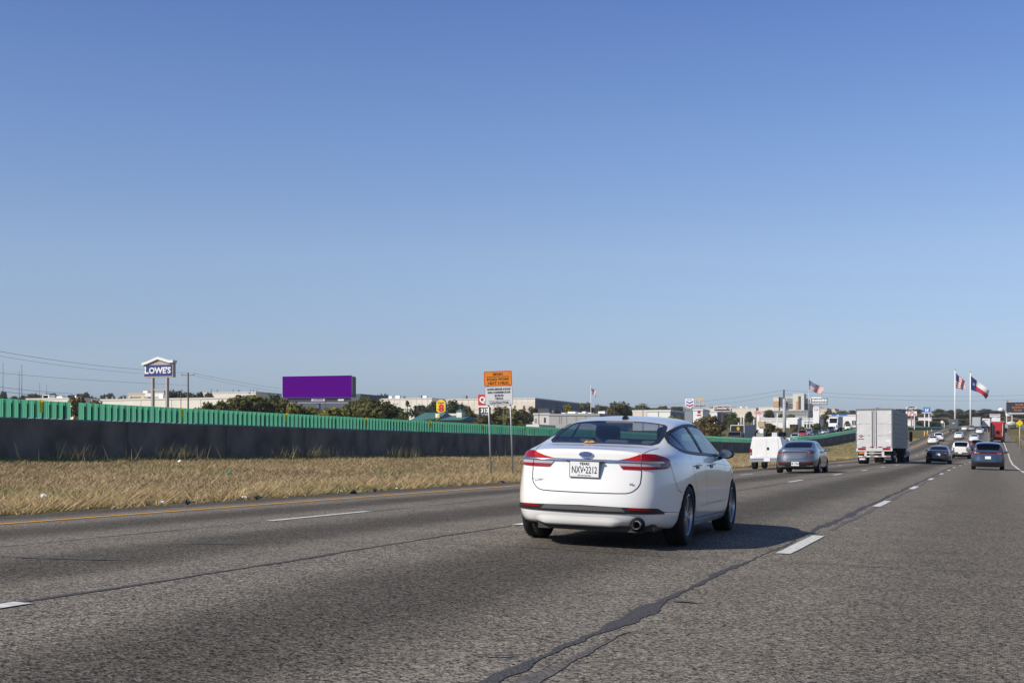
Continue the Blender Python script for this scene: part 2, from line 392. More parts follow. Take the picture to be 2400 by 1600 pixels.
cross_crack(-9.2, -5.7, 31, .05, 10); cross_crack(-1.5, 1.7, 43, .06, 11); cross_crack(-5.6, -2, 52, .08, 12); cross_crack(-12.9, -9.4, 24, .03, 13)
cross_crack(-1.0, .2, 21.5, .05, 14, .2); cross_crack(-4.2, -3.2, 24, .04, 15, .3)
tag(ck.build('sealed_cracks', [M_tar, M_tar2, mat('faint_tar_stain', (.108, .095, .085), .85, noise=.95, nscale=55)]), 'dark tar sealed joints and cracks in the asphalt', kind='structure')

# ------------------------------------------------------------------ vehicles
M_tyre = mat('tyre_rubber', (.018, .018, .019), .8, spec=.3)
M_rim = mat('alloy_rim', (.50, .51, .53), .3, metal=.9)
M_black = mat('black_plastic', (.015, .015, .017), .45)
M_dark = mat('underbody_dark', (.012, .012, .013), .9, spec=.1)
M_greyp = mat('grey_plastic', (.10, .10, .105), .5)
M_chrome = mat('chrome', (.75, .77, .8), .12, metal=1.)
M_red = mat('red_lens', (.25, .003, .005), .3, coat=.1, spec=.3)
M_dred = mat('dark_red_lens', (.085, .002, .005), .2, coat=.3)
M_bred = mat('bright_red_lens', (.46, .010, .006), .3, coat=.1, spec=.3)
M_clear = mat('clear_lens', (.36, .36, .40), .2, coat=.2)
M_amber = mat('amber_lens', (.75, .25, .03), .2, coat=.5)
M_plate = mat('plate_white', (.78, .79, .8), .4)
M_ink = mat('black_ink', (.015, .015, .018), .6)
M_seat = mat('seat_cloth', (.075, .078, .085), .9)
M_beige = mat('headliner', (.34, .33, .31), .9)
M_glass = glassmat('car_glass', (.62, .67, .72), ior=1.6)
M_glass_side = glassmat('side_glass', (.75, .82, .86), ior=2.7)
M_glassd = glassmat('dark_car_glass', (.045, .05, .055))
P_white = mat('white_paint', (.78, .775, .745), .25, coat=1., spec=.5)
P_grey = mat('grey_metallic_paint', (.13, .145, .17), .32, metal=.55, coat=1.)
P_dark = mat('charcoal_metallic_paint', (.020, .022, .027), .3, metal=.4, coat=1.)
P_blue = mat('steel_blue_paint', (.035, .055, .10), .3, metal=.3, coat=1.)
P_silver = mat('silver_paint', (.45, .46, .47), .3, metal=.6, coat=1.)
P_red = mat('red_paint', (.42, .02, .02), .3, coat=1.)
P_black = mat('black_paint', (.02, .02, .024), .25, coat=1.)

# section rows: t0z, t1, t2, t3, t4(belt), s1, s2, s3, b
SED = [
 (.0, 1.030, (.26,1.028),(.43,1.022),(.57,1.01),(.69,.975), (.725,.90),(.755,.56),(.755,.38),(.70,.24)),
 (.38,1.062, (.30,1.06),(.52,1.052),(.66,1.03),(.755,.985), (.79,.90),(.825,.60),(.825,.38),(.76,.22)),
 (.68,1.072, (.32,1.072),(.60,1.066),(.71,1.045),(.82,.995), (.855,.90),(.895,.60),(.89,.34),(.83,.19)),
 (1.05,1.215,(.33,1.212),(.61,1.195),(.69,1.15),(.845,.99), (.885,.89),(.93,.62),(.915,.33),(.86,.17)),
 (1.5,1.352, (.33,1.348),(.59,1.322),(.655,1.275),(.85,.98), (.885,.88),(.925,.60),(.91,.32),(.86,.16)),
 (1.95,1.41, (.32,1.405),(.56,1.378),(.635,1.325),(.85,.972), (.885,.87),(.92,.58),(.905,.31),(.86,.16)),
 (2.45,1.432,(.32,1.428),(.56,1.398),(.635,1.345),(.85,.962), (.885,.865),(.918,.56),(.905,.31),(.86,.16)),
 (2.88,1.412,(.32,1.408),(.57,1.378),(.645,1.325),(.85,.952), (.885,.86),(.918,.56),(.905,.31),(.86,.16)),
 (3.30,1.235,(.33,1.23),(.62,1.205),(.70,1.155),(.85,.945), (.885,.855),(.92,.58),(.91,.32),(.86,.17)),
 (3.74,1.03, (.34,1.03),(.66,1.01),(.77,.98),(.85,.925), (.89,.85),(.925,.62),(.915,.34),(.86,.18)),
 (4.2,.965, (.34,.965),(.60,.95),(.73,.92),(.82,.865), (.875,.79),(.90,.58),(.88,.34),(.83,.19)),
 (4.58,.87, (.32,.87),(.54,.855),(.65,.825),(.73,.77), (.78,.70),(.80,.50),(.79,.34),(.74,.2)),
 (4.80,.72, (.28,.72),(.44,.71),(.52,.69),(.57,.66), (.60,.60),(.62,.46),(.62,.34),(.58,.22)),
]
CAPR = dict(c=[.07, .11, .0, -.01, .05], e=[.07, .09, .06, .05, .09], out=.06)     # rows t/belt, s1, s2, s3, b : y at centre and at the edge
CAPF = dict(c=[4.80, 4.83, 4.87, 4.86, 4.80], e=[4.78, 4.8, 4.83, 4.82, 4.78])
def retable(ys_, zcs, belts, wsc=1., green=1., zlow=1., base=SED):
    """a body of another kind from the same lattice"""
    out = []
    for i, s in enumerate(base):
        zc, bl = zcs[i], belts[i]; f = bl / s[5][1]
        def tz(z): return bl + (z - s[5][1]) * (zc - bl) / max(1e-3, (s[1] - s[5][1]))
        row = [ys_[i], zc]
        for k in (2, 3, 4):
            gf = green if 3 <= i <= 8 else 1.
            row.append((s[k][0] * wsc * gf, tz(s[k][1])))
        row.append((s[5][0] * wsc, bl))
        zb = s[9][1]
        for k in (6, 7, 8, 9):
            row.append((s[k][0] * wsc, zb * zlow + (s[k][1] - zb) * (bl - zb * zlow) / (s[5][1] - zb)))
        out.append(tuple(row))
    return out
def lattice(tab, capr, capf):
    """closed control cage. returns verts, faces, tags(face) where tag = (kind, i, j)"""
    ins = capr.get('ins', .22); sft = 0
    if ins:
        f0 = tab[0]; nar = tuple((x_ * .88, z_) for x_, z_ in f0[2:]); tab = [(f0[0], f0[1]) + nar, (ins,) + tuple(f0[1:])] + list(tab[1:]); sft = 1
    V = []; N = len(tab); ring = []
    for i, s in enumerate(tab):
        y = s[0]; pts = []
        half = [(0., s[1])] + [s[2], s[3], s[4], s[5], s[6], s[7], s[8], s[9]]      # t0..t4,s1..s3,b4
        bz = s[9][1]; bot = [(s[4][0] * .98, bz - .0), (s[3][0], bz - .01), (s[2][0], bz - .01), (0., bz - .01)]
        full = half + bot                                                     # 13 points top centre -> bottom centre
        def yo(k):
            if i == 0:
                r = 0 if k <= 4 else (k - 4 if k <= 8 else 4)
                fr = min(1., abs(full[k][0]) / max(.01, half[4][0]))
                return capr['c'][r] * (1 - fr ** 4.5) + (capr['e'][r] + capr.get('out', .10)) * fr ** 4.5
            if i == N - 1:
                r = 0 if k <= 4 else (k - 4 if k <= 8 else 4)
                fr = min(1., abs(full[k][0]) / max(.01, half[4][0]))
                return capf['c'][r] * (1 - fr ** 3) + (capf['e'][r] - capf.get('out', .12)) * fr ** 3
            return y
        idx = {}
        for sgn in (1, -1):
            for k, (x, z) in enumerate(full):
                if x == 0. and sgn == -1: idx[(sgn, k)] = idx[(1, k)]; continue
                V.append((sgn * x, yo(k), z)); idx[(sgn, k)] = len(V) - 1
        ring.append(idx)
    Fs = []; T = []
    for i in range(N - 1):
        for sgn in (1, -1):
            for k in range(12):
                a, b, c, d = ring[i][(sgn, k)], ring[i][(sgn, k+1)], ring[i+1][(sgn, k+1)], ring[i+1][(sgn, k)]
                Fs.append((a, b, c, d) if sgn == -1 else (d, c, b, a)); T.append((i - sft, k))
    # caps: columns j=-4..4 , rows 0 (t), 1..3 (s), 4 (bottom)
    for (i, cp, flip) in ((0, capr, False), (N - 1, capf, True)):
        s = tab[i]; rows = [None, s[6], s[7], s[8], None]; grid = {}
        for j in range(-4, 5):
            sg = 1 if j >= 0 else -1; k = abs(j)
            grid[(0, j)] = ring[i][(sg, k)]
            grid[(4, j)] = ring[i][(sg, 12 - k)]
            for r in (1, 2, 3):
                if k == 4: grid[(r, j)] = ring[i][(sg, 4 + r)]
                else:
                    xt = [0, s[2][0], s[3][0], s[4][0], s[5][0]][k] / s[5][0]; x = xt * rows[r][0]
                    o = cp.get('out', .10 if i == 0 else .12)
                    pw = 4.5 if i == 0 else 3; y = cp['c'][r] * (1 - xt ** pw) + (cp['e'][r] + (o if i == 0 else -o)) * xt ** pw
                    V.append((sg * x, y, rows[r][1])); grid[(r, j)] = len(V) - 1
        for r in range(4):
            for j in range(-4, 4):
                q = (grid[(r, j)], grid[(r+1, j)], grid[(r+1, j+1)], grid[(r, j+1)])
                Fs.append(q[::-1] if flip else q); T.append((-1 if i == 0 else 99, r))
    return V, Fs, T
def subdivide(V, Fs, T, level, creases=()):
    """returns list of verts, faces, face tags"""
    me = bpy.data.meshes.new('cage'); me.from_pydata(V, [], Fs); tags = sorted(set(T)); ti = {t: n for n, t in enumerate(tags)}
    for t in tags: me.materials.append(None)
    me.polygons.foreach_set('material_index', [ti[t] for t in T])
    bm_ = bmesh.new(); bm_.from_mesh(me); bmesh.ops.recalc_face_normals(bm_, faces=bm_.faces); bm_.to_mesh(me); bm_.free()
    if creases:
        at_ = me.attributes.new('crease_edge', 'FLOAT', 'EDGE'); d = {frozenset(e.vertices): e.index for e in me.edges}
        for a, b, c in creases:
            if frozenset((a, b)) in d: at_.data[d[frozenset((a, b))]].value = c
    o = bpy.data.objects.new('cage', me); COL.objects.link(o)
    md = o.modifiers.new('s', 'SUBSURF'); md.levels = level; md.render_levels = level
    dg = bpy.context.evaluated_depsgraph_get(); ev = o.evaluated_get(dg); em = ev.to_mesh()
    vs = [v.co.copy() for v in em.vertices]; fs = [tuple(p.vertices) for p in em.polygons]; tg = [tags[p.material_index] for p in em.polygons]
    ev.to_mesh_clear(); bpy.data.objects.remove(o); bpy.data.meshes.remove(me)
    return vs, fs, tg
def inpoly(y, z, P):
    c = False; n = len(P)
    for i in range(n):
        (a, b), (d, e) = P[i], P[(i+1) % n]
        if (b > z) != (e > z) and y < (d - a) * (z - b) / (e - b) + a: c = not c
    return c
def resample(P, step, closed=False):
    P = [Vector(p) for p in P]
    if closed: P = P + [P[0]]
    out = []
    for a, b in zip(P, P[1:]):
        n = max(1, int((b - a).length / step))
        out += [a + (b - a) * i / n for i in range(n)]
    if not closed: out.append(P[-1])
    return out
def smoothpoly(P, it=2, closed=True):
    for _ in range(it):
        Q = []
        n = len(P)
        rng = range(n) if closed else range(n - 1)
        if not closed: Q.append(P[0])
        for i in rng:
            a, b = Vector(P[i]), Vector(P[(i+1) % n]); Q += [tuple(a * .8 + b * .2), tuple(a * .2 + b * .8)]
        if not closed: Q.append(P[-1])
        P = Q
    return P

class Body:
    """dense surface of a car body used to cut windows and to lay trim on"""
    def __init__(s, tab, capr, capf, level, wheels=None, R=.37, creases=()):
        V, Fs, T = lattice(tab, capr, capf)
        s.v, s.f, s.t = subdivide(V, Fs, T, level, creases)
        s.bvh = BVHTree.FromPolygons(s.v, s.f)
        s.zr, s.tab = None, tab
    def polar(s, phi, z, c=1.0, off=.004):
        d = Vector((math.sin(phi), -math.cos(phi), 0)); o = Vector((0, c, z)) + d * 4
        h = s.bvh.ray_cast(o, -d)
        if h[0] is None: return o
        n = h[1] if h[1].dot(d) > 0 else -h[1]
        return h[0] + n * off, n
    def side(s, y, z, sg=1, off=.004):
        h = s.bvh.ray_cast(Vector((sg * 3, y, z)), Vector((-sg, 0, 0)))
        if h[0] is None: return None
        n = h[1] if h[1].x * sg > 0 else -h[1]
        return h[0] + n * off, n
    def rear(s, x, z, off=.004, front=False):
        h = s.bvh.ray_cast(Vector((x, 9 if front else -3, z)), Vector((0, -1 if front else 1, 0)))
        if h[0] is None: return None
        n = h[1] if (h[1].y > 0) == front else -h[1]
        return h[0] + n * off, n
    def top(s, x, y, off=.004):
        h = s.bvh.ray_cast(Vector((x, y, 4)), Vector((0, 0, -1)))
        if h[0] is None: return None
        n = h[1] if h[1].z > 0 else -h[1]
        return h[0] + n * off, n
    def ribbon(s, P, fn, wd, mb, mi=0, closed=False, step=.05, off=.004):
        pts = [q for q in (fn(p[0], p[1]) for p in resample(P, step, closed)) if q]
        n = len(pts); vs = []
        for i, (p, nn) in enumerate(pts):
            a = pts[(i-1) % n if closed else max(0, i-1)][0]; b = pts[(i+1) % n if closed else min(n-1, i+1)][0]
            t = (b - a)
            if t.length < 1e-6: t = Vector((0, 1, 0))
            sd_ = nn.cross(t.normalized()) * wd / 2; p = p + nn * off; vs += [p - sd_, p + sd_]
        fs = [(2*i, 2*i+1, (2*i+3) % (2*n), (2*i+2) % (2*n)) for i in range(n if closed else n - 1)]
        mb.add(vs, fs, mi)
    def patch(s, lo, hi, fn, nu, nv, mb, mi=0, off=.006):
        """fill between two (a,b) curves sampled evenly"""
        A = _even(lo, nu); B = _even(hi, nu); vs = []
        for i in range(nu + 1):
            for j in range(nv + 1):
                q = A[i] + (B[i] - A[i]) * j / nv; h = fn(q[0], q[1])
                vs.append(h[0] + h[1] * off if h else Vector((0, 0, 0)))
        fs = [(i*(nv+1)+j, i*(nv+1)+j+1, (i+1)*(nv+1)+j+1, (i+1)*(nv+1)+j) for i in range(nu) for j in range(nv)]
        mb.add(vs, fs, mi)
def _even(P, n):
    P = [Vector(p) for p in P]; L = [0]
    for a, b in zip(P, P[1:]): L.append(L[-1] + (b - a).length)
    out = []
    for i in range(n + 1):
        d = L[-1] * i / n; k = 0
        while k < len(L) - 2 and L[k+1] < d: k += 1
        sgm = max(1e-9, L[k+1] - L[k]); out.append(P[k] + (P[k+1] - P[k]) * ((d - L[k]) / sgm))
    return out

def make_wheel(R, Wd, rimR, spokes=10, hi=True):
    """mesh pair, axle along x, outer face at +x"""
    n = 40 if hi else 20
    t = MB(); t.lathe([(rimR, -Wd/2), (R*.93, -Wd/2), (R*.985, -Wd*.42), (R, -Wd*.3), (R, -Wd*.06), (R*.985, -Wd*.05), (R*.985, Wd*.05), (R, Wd*.06), (R, Wd*.3), (R*.985, Wd*.42), (R*.93, Wd/2), (rimR*1.04, Wd/2), (rimR, Wd*.42), (rimR, -Wd/2)], n)
    r = MB(); r.lathe([(rimR, Wd*.44), (rimR*.94, Wd*.47), (rimR*.90, Wd*.38), (rimR*.86, 0), (rimR*.86, -Wd*.3), (.0, -Wd*.3)], n)
    r.lathe([(0, Wd*.40), (rimR*.13, Wd*.40), (rimR*.2, Wd*.33), (rimR*.2, 0)], 12)
    for k in range(spokes):
        a = 2 * math.pi * (k + (.18 if k % 2 else -.18)) / spokes
        M = Matrix.Rotation(a, 4, 'X'); r.box(Wd*.24, Wd*.38, -rimR*.045, rimR*.045, rimR*.12, rimR*.93, 0, M)
    return t, r
_wc = {}
def add_wheels(root, ys_, track, R, Wd, rimR, spokes=10, hi=True, rear_dual=False, rm=None):
    key = (R, Wd, rimR, spokes, hi)
    if key not in _wc:
        t, r = make_wheel(*key[:4], hi)
        a = t.build('tyre', [M_tyre], None, True); b = r.build('rim', [rm or M_rim], None)
        _wc[key] = (a.data, b.data); bpy.data.objects.remove(a); bpy.data.objects.remove(b)
    for y in ys_:
        for sg in (1, -1):
            e = empty('wheel', (sg * track / 2, y, R), math.pi if sg < 0 else 0); e.parent = root
            for nm, d in zip(('tyre', 'rim'), _wc[key]):
                o = bpy.data.objects.new(nm, d); COL.objects.link(o); o.parent = e

def car_body(root, B, paint, wheels, R, win_poly=None, glass=None, hole_side=True):
    """split the dense surface into body paint and glass, cut the wheel arches"""
    glass = glass or M_glass
    keep = []; reg = []
    v = [p.copy() for p in B.v]
    arch = []
    for fi, (f, t) in enumerate(zip(B.f, B.t)):
        c = sum((B.v[i] for i in f), Vector()) / len(f); i, k = t
        cut = False
        for wy in wheels:
            if abs(c.x) > .62 and math.hypot(c.y - wy, c.z - R * .93) < R * 1.13 and c.z < R * 2.6: cut = True
        if cut: continue
        r = 0
        if k in (0, 1) and i in (2, 3): r = 1
        elif k in (0, 1) and i in (7, 8): r = 2
        elif win_poly is not None:
            if abs(c.x) > .5 and c.z > .9 and i >= 2 and i <= 9 and inpoly(c.y, c.z, win_poly): r = 3
        elif k == 3 and 4 <= i <= 7: r = 3
        keep.append(f); reg.append(r)
    # snap arch border
    cnt = {}
    for f in keep:
        for a, b in zip(f, f[1:] + f[:1]): cnt[frozenset((a, b))] = cnt.get(frozenset((a, b)), 0) + 1
    bv = {i for e, n in cnt.items() if n == 1 for i in e}
    for i in bv:
        if B.v[i].z < .235 or abs(B.v[i].x) < .74: continue
        for wy in wheels:
            dy, dz = v[i].y - wy, v[i].z - R * .93; d = math.hypot(dy, dz)
            if d < R * 1.5 and d > .01: v[i].y = wy + dy / d * R * 1.12; v[i].z = R * .93 + dz / d * R * 1.12
    out = {}
    for r, nm, m in ((0, 'body', paint), (1, 'rear_window', glass), (2, 'windshield', glass), (3, 'side_window', M_glass_side if glass is M_glass else glass)):
        sides = (1, -1) if r == 3 else (0,)
        for sg in sides:
            fs = [f for f, q in zip(keep, reg) if q == r and (sg == 0 or v[f[0]].x * sg > 0)]
            if not fs: continue
            us = sorted({i for f in fs for i in f}); mp = {a: b for b, a in enumerate(us)}
            o = mesh_obj(nm, [v[i] for i in us], [tuple(mp[i] for i in f) for f in fs], m, root, smooth=True); out[(r, sg)] = o
    # wheel housings
    for wy in wheels:
        for sg in (1, -1):
            mb = MB(); n = 20; vs = []
            for a in range(n + 1):
                an = -.35 + (math.pi + .7) * a / n
                for x in (.90, .52): vs.append((sg * x, wy + math.cos(an) * R * 1.14, max(.16, R * .93 + math.sin(an) * R * 1.14)))
            vs.append((sg * .52, wy, R))
            mb.add(vs, [(2*i, 2*i+1, 2*i+3, 2*i+2) for i in range(n)] + [(2*i+1, 2*n+2, 2*i+3) for i in range(n)])
            for q in range(len(mb.v)):                 # pull the outer rim of the housing under the body skin
                x, y, z = mb.v[q]
                if abs(abs(x) - .90) < 1e-6:
                    h = B.side(y, max(z, .3), 1 if x > 0 else -1, 0.)
                    if h: mb.v[q] = (h[0].x - (.012 if x > 0 else -.012), y, z)
            mb.build('wheel_housing', [M_dark], root, True)
    return out

def plate(root, loc, s=1., body='', state='TEXAS', yaw=0.):
    mb = MB(); mb.box(-.155*s, .155*s, 0, .006, -.078*s, .078*s, 0)
    o = mb.build('license_plate', [M_plate], root); o.location = loc; o.rotation_euler[2] = yaw
    f = MB(); f.box(-.162*s, .162*s, .001, .012, -.085*s, .085*s, 0); f.build('plate_frame', [M_greyp], o)
    if body:
        text(body, .075*s, (0, -.002, -.008*s), M_ink, o, sx=.60, ext=.001, bold=.0)
        text(state, .026*s, (0, -.002, .057*s), M_ink, o, sx=1.0, ext=.001, bold=.001)
        text('The Lone Star State', .013*s, (0, -.002, -.062*s), M_ink, o, ext=.001)
    return o

def mirrors(root, y, x, z, m, s=1.):
    for sg in (1, -1):
        mb = MB(); vs = []
        prof = [(0, .45), (.04, .8), (.10, 1.), (.16, .82), (.19, .35)]
        n = 10
        for i, (d, r) in enumerate(prof):
            for k in range(n):
                a = 2 * math.pi * k / n
                vs.append((sg * (x + .13*s + .105*s * r * math.cos(a)), y - .05 + d * s, z + .068*s * r * math.sin(a)))
        fs = [(i*n+k, i*n+(k+1) % n, (i+1)*n+(k+1) % n, (i+1)*n+k) for i in range(len(prof)-1) for k in range(n)] + [tuple((len(prof)-1)*n+k for k in range(n))]
        mb.add(vs, fs); mb.tube([(sg*(x-.02), y+.07, z-.09*s), (sg*(x+.08), y+.03, z-.04*s)], .022, 6)
        o = mb.build('mirror', [m], root, True)
        g = MB(); n = 14
        g.add([(sg*(x+.13*s) + .085*s*math.cos(2*math.pi*k/n), y-.052, z + .052*s*math.sin(2*math.pi*k/n)) for k in range(n)], [tuple(range(n))[::-1]])
        g.build('mirror_glass', [mat('mirror_glass', (.22, .26, .30), .15, metal=.7)], o)

def seats(root, y0, L, roof):
    def pad(mb, x0, x1, y, z0, z1, d=.12, lean=-.12):
        vs = []; n = 4
        for (u, v_) in ((.0, .12), (.12, 0), (.88, 0), (1, .12), (1, .88), (.86, 1), (.14, 1), (0, .88)):
            vs.append((u, v_))
        P = [(x0 + (x1-x0)*u, y + lean * v_, z0 + (z1-z0)*v_) for u, v_ in vs]; Q = [(a, b + d, c) for a, b, c in P]
        mb.add(P + Q, [tuple(range(8)), tuple(range(15, 7, -1))] + [(i, i+8, (i+1) % 8 + 8, (i+1) % 8) for i in range(8)])
    for x in (-.38, .38):
        mb = MB(); pad(mb, x-.24, x+.24, y0 + 1.0, .45, 1.06); pad(mb, x-.14, x+.14, y0 + .90, 1.09, 1.30, .1, -.02); mb.box(x-.24, x+.24, y0+1.05, y0+1.55, .38, .52)
        mb.build('front_seat', [M_seat], root)
    mb = MB(); pad(mb, -.62, .62, y0 + .02, .45, 1.0)
    mb.box(-.62, .62, y0+.1, y0+.55, .38, .5); mb.build('rear_seat', [M_seat], root)
    for x in (-.42, 0, .42):
        mb = MB(); pad(mb, x-.13, x+.13, y0 - .10, 1.0, 1.13, .09, -.02); mb.build('headrest', [mat('headrest_cloth', (.20, .21, .20), .9)], root)
    mb = MB(); mb.box(-.74, .74, y0 + 2.05, y0 + 2.5, .75, .93); mb.build('dashboard', [M_dark], root); mb = MB(); mb.box(-.70, .70, y0 - .5, y0 - .02, .90, .99)
    mb.build('parcel_shelf', [M_dark], root)

# ---------------- the white sedan in front
def make_hero():
    tab = SED; V, Fs, T = lattice(tab, CAPR, CAPF)
    B = Body(tab, CAPR, CAPF, 3)
    root = empty('sedan_car', (0, 0, 0))
    WHY = (1.07, 3.92); R = .33
    win = [(.90,1.10),(1.02,1.165),(1.25,1.235),(1.6,1.285),(2.0,1.318),(2.5,1.33),(2.85,1.31),(3.1,1.225),(3.35,1.115),(3.62,.99),(3.45,.968),(2.5,.985),(1.7,1.0),(1.2,1.02),(1.02,1.045)]
    wins = smoothpoly(win, 1)
    car_body(root, B, P_white, WHY, R, wins)
    # rear window border, window surrounds, pillars
    mb = MB()
    for sg in (1, -1):
        fn = lambda y, z, sg=sg: B.side(y, z, sg)
        B.ribbon(wins, fn, .035, mb, 0, True, .04)
        for a, b, wd in (((1.30, 1.02), (1.20, 1.215), .035), ((2.16, .99), (2.06, 1.315), .10), ((3.24, .98), (3.12, 1.20), .03)):
            B.ribbon([a, b], fn, wd, mb, 0, False, .05)
    mb.build('window_trim', [M_black], root)
    mb = MB(); e = [(-.60,.685),(-.66,.8),(-.66,1.05),(-.60,1.40),(-.56,1.47),(-.3,1.50),(0,1.505),(.3,1.50),(.56,1.47),(.60,1.40),(.66,1.05),(.66,.8),(.60,.685),(.3,.67),(0,.665),(-.3,.67)]
    eb = [(max(-.585, min(.585, x * .9)), y) for x, y in e]
    fn = lambda x, y: B.top(x, y)
    B.ribbon(eb, fn, .05, mb, 0, True, .05, .001)
    mb.build('window_border', [mat('frit', (.012, .014, .02), .35)], root)
    mb = MB(); mb.box(-.17, .17, 1.475, 1.50, B.top(0, 1.49)[0].z - .012, B.top(0, 1.49)[0].z + .008); o = mb.build('high_brake_light', [mat('brake_bar', (.16, .15, .155), .4)], root)
    # tail lamps
    for sg in (1, -1):
        fnp = lambda a, z, sg=sg: B.polar(sg * a, z)
        lid = .585
        def ph(x): return math.atan2(x, 1.0 - .12)
        up = [(ph(.32), .915), (ph(.45), .945), (ph(lid - .004), .985)]; lo = [(ph(.32), .912), (ph(lid - .004), .912)]
        lamp = MB()
        B.patch(lo, up, fnp, 12, 4, lamp, 0)                                       # inner upper, bright red
        B.patch([(ph(lid + .006), .912), (rad(57.5), .915)], [(ph(lid + .006), .987), (rad(44), .984), (rad(56), .945), (rad(57.5), .918)], fnp, 14, 4, lamp, 1)
        B.patch([(ph(.38), .826), (ph(lid - .004), .826)], [(ph(.355), .860), (ph(lid - .004), .860)], fnp, 8, 2, lamp, 1)
        B.patch([(ph(lid + .006), .826), (rad(52), .84), (rad(58), .865)], [(ph(lid + .006), .860), (rad(56), .862), (rad(58), .872)], fnp, 14, 2, lamp, 1)
        B.patch([(rad(46), .852), (rad(53), .862), (rad(58), .872)], [(rad(46), .912), (rad(54), .914), (rad(57), .912)], fnp, 8, 4, lamp, 2)
        B.patch([(ph(.355), .860), (ph(lid - .004), .860)], [(ph(.33), .896), (ph(lid - .004), .896)], fnp, 8, 3, lamp, 3)
        B.patch([(ph(lid + .006), .860), (rad(46), .860)], [(ph(lid + .006), .896), (rad(46), .896)], fnp, 8, 3, lamp, 3)
        lamp.build('tail_light', [M_bred, M_red, M_dred, M_clear], root, True)
    mb = MB(); fnp = lambda a, z: B.polar(a, z)
    n = 46; vs = []
    prof = [(-.013, .004), (-.010, .016), (.006, .018), (.015, .004)]
    for i in range(n + 1):
        a = rad(-49 + 98 * i / n)
        for dz, of in prof:
            p, nn = B.polar(a, .905 + dz, off=0); vs.append(p + nn * (of + .003))
    k = len(prof); mb.add(vs, [(i*k+j, i*k+j+1, (i+1)*k+j+1, (i+1)*k+j) for i in range(n) for j in range(k-1)])
    mb.build('chrome_strip', [M_chrome], root, True)
    # recess below chrome around the plate: slightly darker lip
    # lid gap
    mb = MB(); fr = lambda x, z: B.rear(x, z)
    P = [(-.588, .975), (-.588, .70), (-.565, .645), (-.51, .595), (-.44, .577), (0, .572), (.44, .577), (.51, .595), (.565, .645), (.588, .70), (.588, .975)]
    B.ribbon(smoothpoly(P, 1, False), fr, .0095, mb, 0, False, .03, -.001)
    for sg in (1, -1):
        B.ribbon([(sg*.59, .2), (sg*.61, .35), (sg*.65, .6)], lambda x, y: B.top(x, y), .007, mb, 0, False, .03, -.001)
        fs = lambda y, z, sg=sg: B.side(y, z, sg)
        B.ribbon([(1.33, .98), (1.36, .80), (1.42, .62), (1.50, .50), (1.56, .28)], fs, .006, mb, 0, False, .04, -.001)
        B.ribbon([(2.12, .97), (2.10, .70), (2.12, .27)], fs, .006, mb, 0, False, .04, -.001)
        B.ribbon([(3.40, .95), (3.42, .70), (3.36, .45), (3.34, .27)], fs, .006, mb, 0, False, .04, -.001)
        B.ribbon([(1.56, .275), (3.34, .275)], fs, .008, mb, 0, False, .04, -.001)
        B.ribbon([(.50, .86), (.56, .72), (.64, .62), (.74, .585)], fs, .006, mb, 0, False, .04, -.001)   # bumper joint
        B.ribbon([(.22, .405), (.45, .385), (.72, .375)], fs, .006, mb, 0, False, .04, -.001)
    mb.build('panel_gap', [mat('gap_black', (.03, .03, .032), .8)], root)
    # crease above the doors and lower door crease as raised body lines
    for sg in (1, -1):
        mb = MB(); fs = lambda y, z, sg=sg: B.side(y, z, sg)
        B.patch([(.62, .885), (1.6, .893), (2.8, .885), (3.9, .84)], [(.62, .897), (1.6, .905), (2.8, .897), (3.9, .852)], fs, 50, 1, mb, 0, .002)
        B.patch([(1.6, .395), (3.2, .385)], [(1.6, .40), (3.2, .43)], fs, 30, 2, mb, 0, .006)
        B.patch([(1.52, .20), (3.42, .20)], [(1.52, .255), (3.42, .255)], fs, 30, 2, mb, 0, .014)
        mb.build('side_moulding', [P_white], root, True)
    for sg in (1, -1):
        for y in (1.60, 2.48):
            mb = MB(); p, nn = B.side(y, .855, sg)
            B.patch([(y - .08, .828), (y + .10, .832)], [(y - .08, .872), (y + .10, .876)], lambda a, b: B.side(a, b, sg), 4, 2, mb, 1, .001)
            mb.tube([p + Vector((0, -.10, .012)) + nn * .012, p + Vector((0, -.05, .012)) + nn * .032, p + Vector((0, .06, .012)) + nn * .034, p + Vector((0, .11, .012)) + nn * .012], .011, 6, 0)
            mb.build('door_handle', [P_white, M_greyp], root, True)
    # lower black insert
    mb = MB(); q = rad(50)
    B.patch([(-q, .374), (0, .366), (q, .374)], [(-q, .378), (-q*.88, .430), (0, .445), (q*.88, .432), (q, .388)], fnp, 60, 4, mb, 0, .006)
    ins = mb.build('bumper_insert', [M_black], root, True)
    mb = MB(); B.patch([(-rad(25), .392), (rad(25), .392)], [(-rad(22.5), .436), (rad(22.5), .436)], fnp, 30, 2, mb, 0, .011)
    mb.build('grey_insert', [M_greyp], ins, True)
    for sg in (1, -1):
        mb = MB(); B.patch([(sg*rad(27), .409), (sg*rad(38), .412)], [(sg*rad(27), .430), (sg*rad(42), .418)][::1], fnp, 10, 1, mb, 0, .013)
        B.patch([(sg*rad(25.5), .412), (sg*rad(41), .408)], [(sg*rad(27), .434), (sg*rad(38), .43)], fnp, 10, 2, mb, 0, .012)
        mb.build('reflector', [M_red], root)
    # lower valance lip, diffuser and exhaust
    mb = MB(); vs = []; n = 30
    for i in range(n + 1):
        a = rad(-32 + 58 * i / n)
        for dz, of in ((.325, .0), (.295, .010), (.268, .038), (.25, .032), (.235, -.01)):
            p, nn = B.polar(a, max(.235, dz), off=0); tp = min(1., min(i, n - i) / 4.); vs.append(p + nn * (of * tp - .004 * (1 - tp)))
    mb.add(vs, [(i*5+j, i*5+j+1, (i+1)*5+j+1, (i+1)*5+j) for i in range(n) for j in range(4)])
    mb.build('bumper_lip', [P_white], root, True)
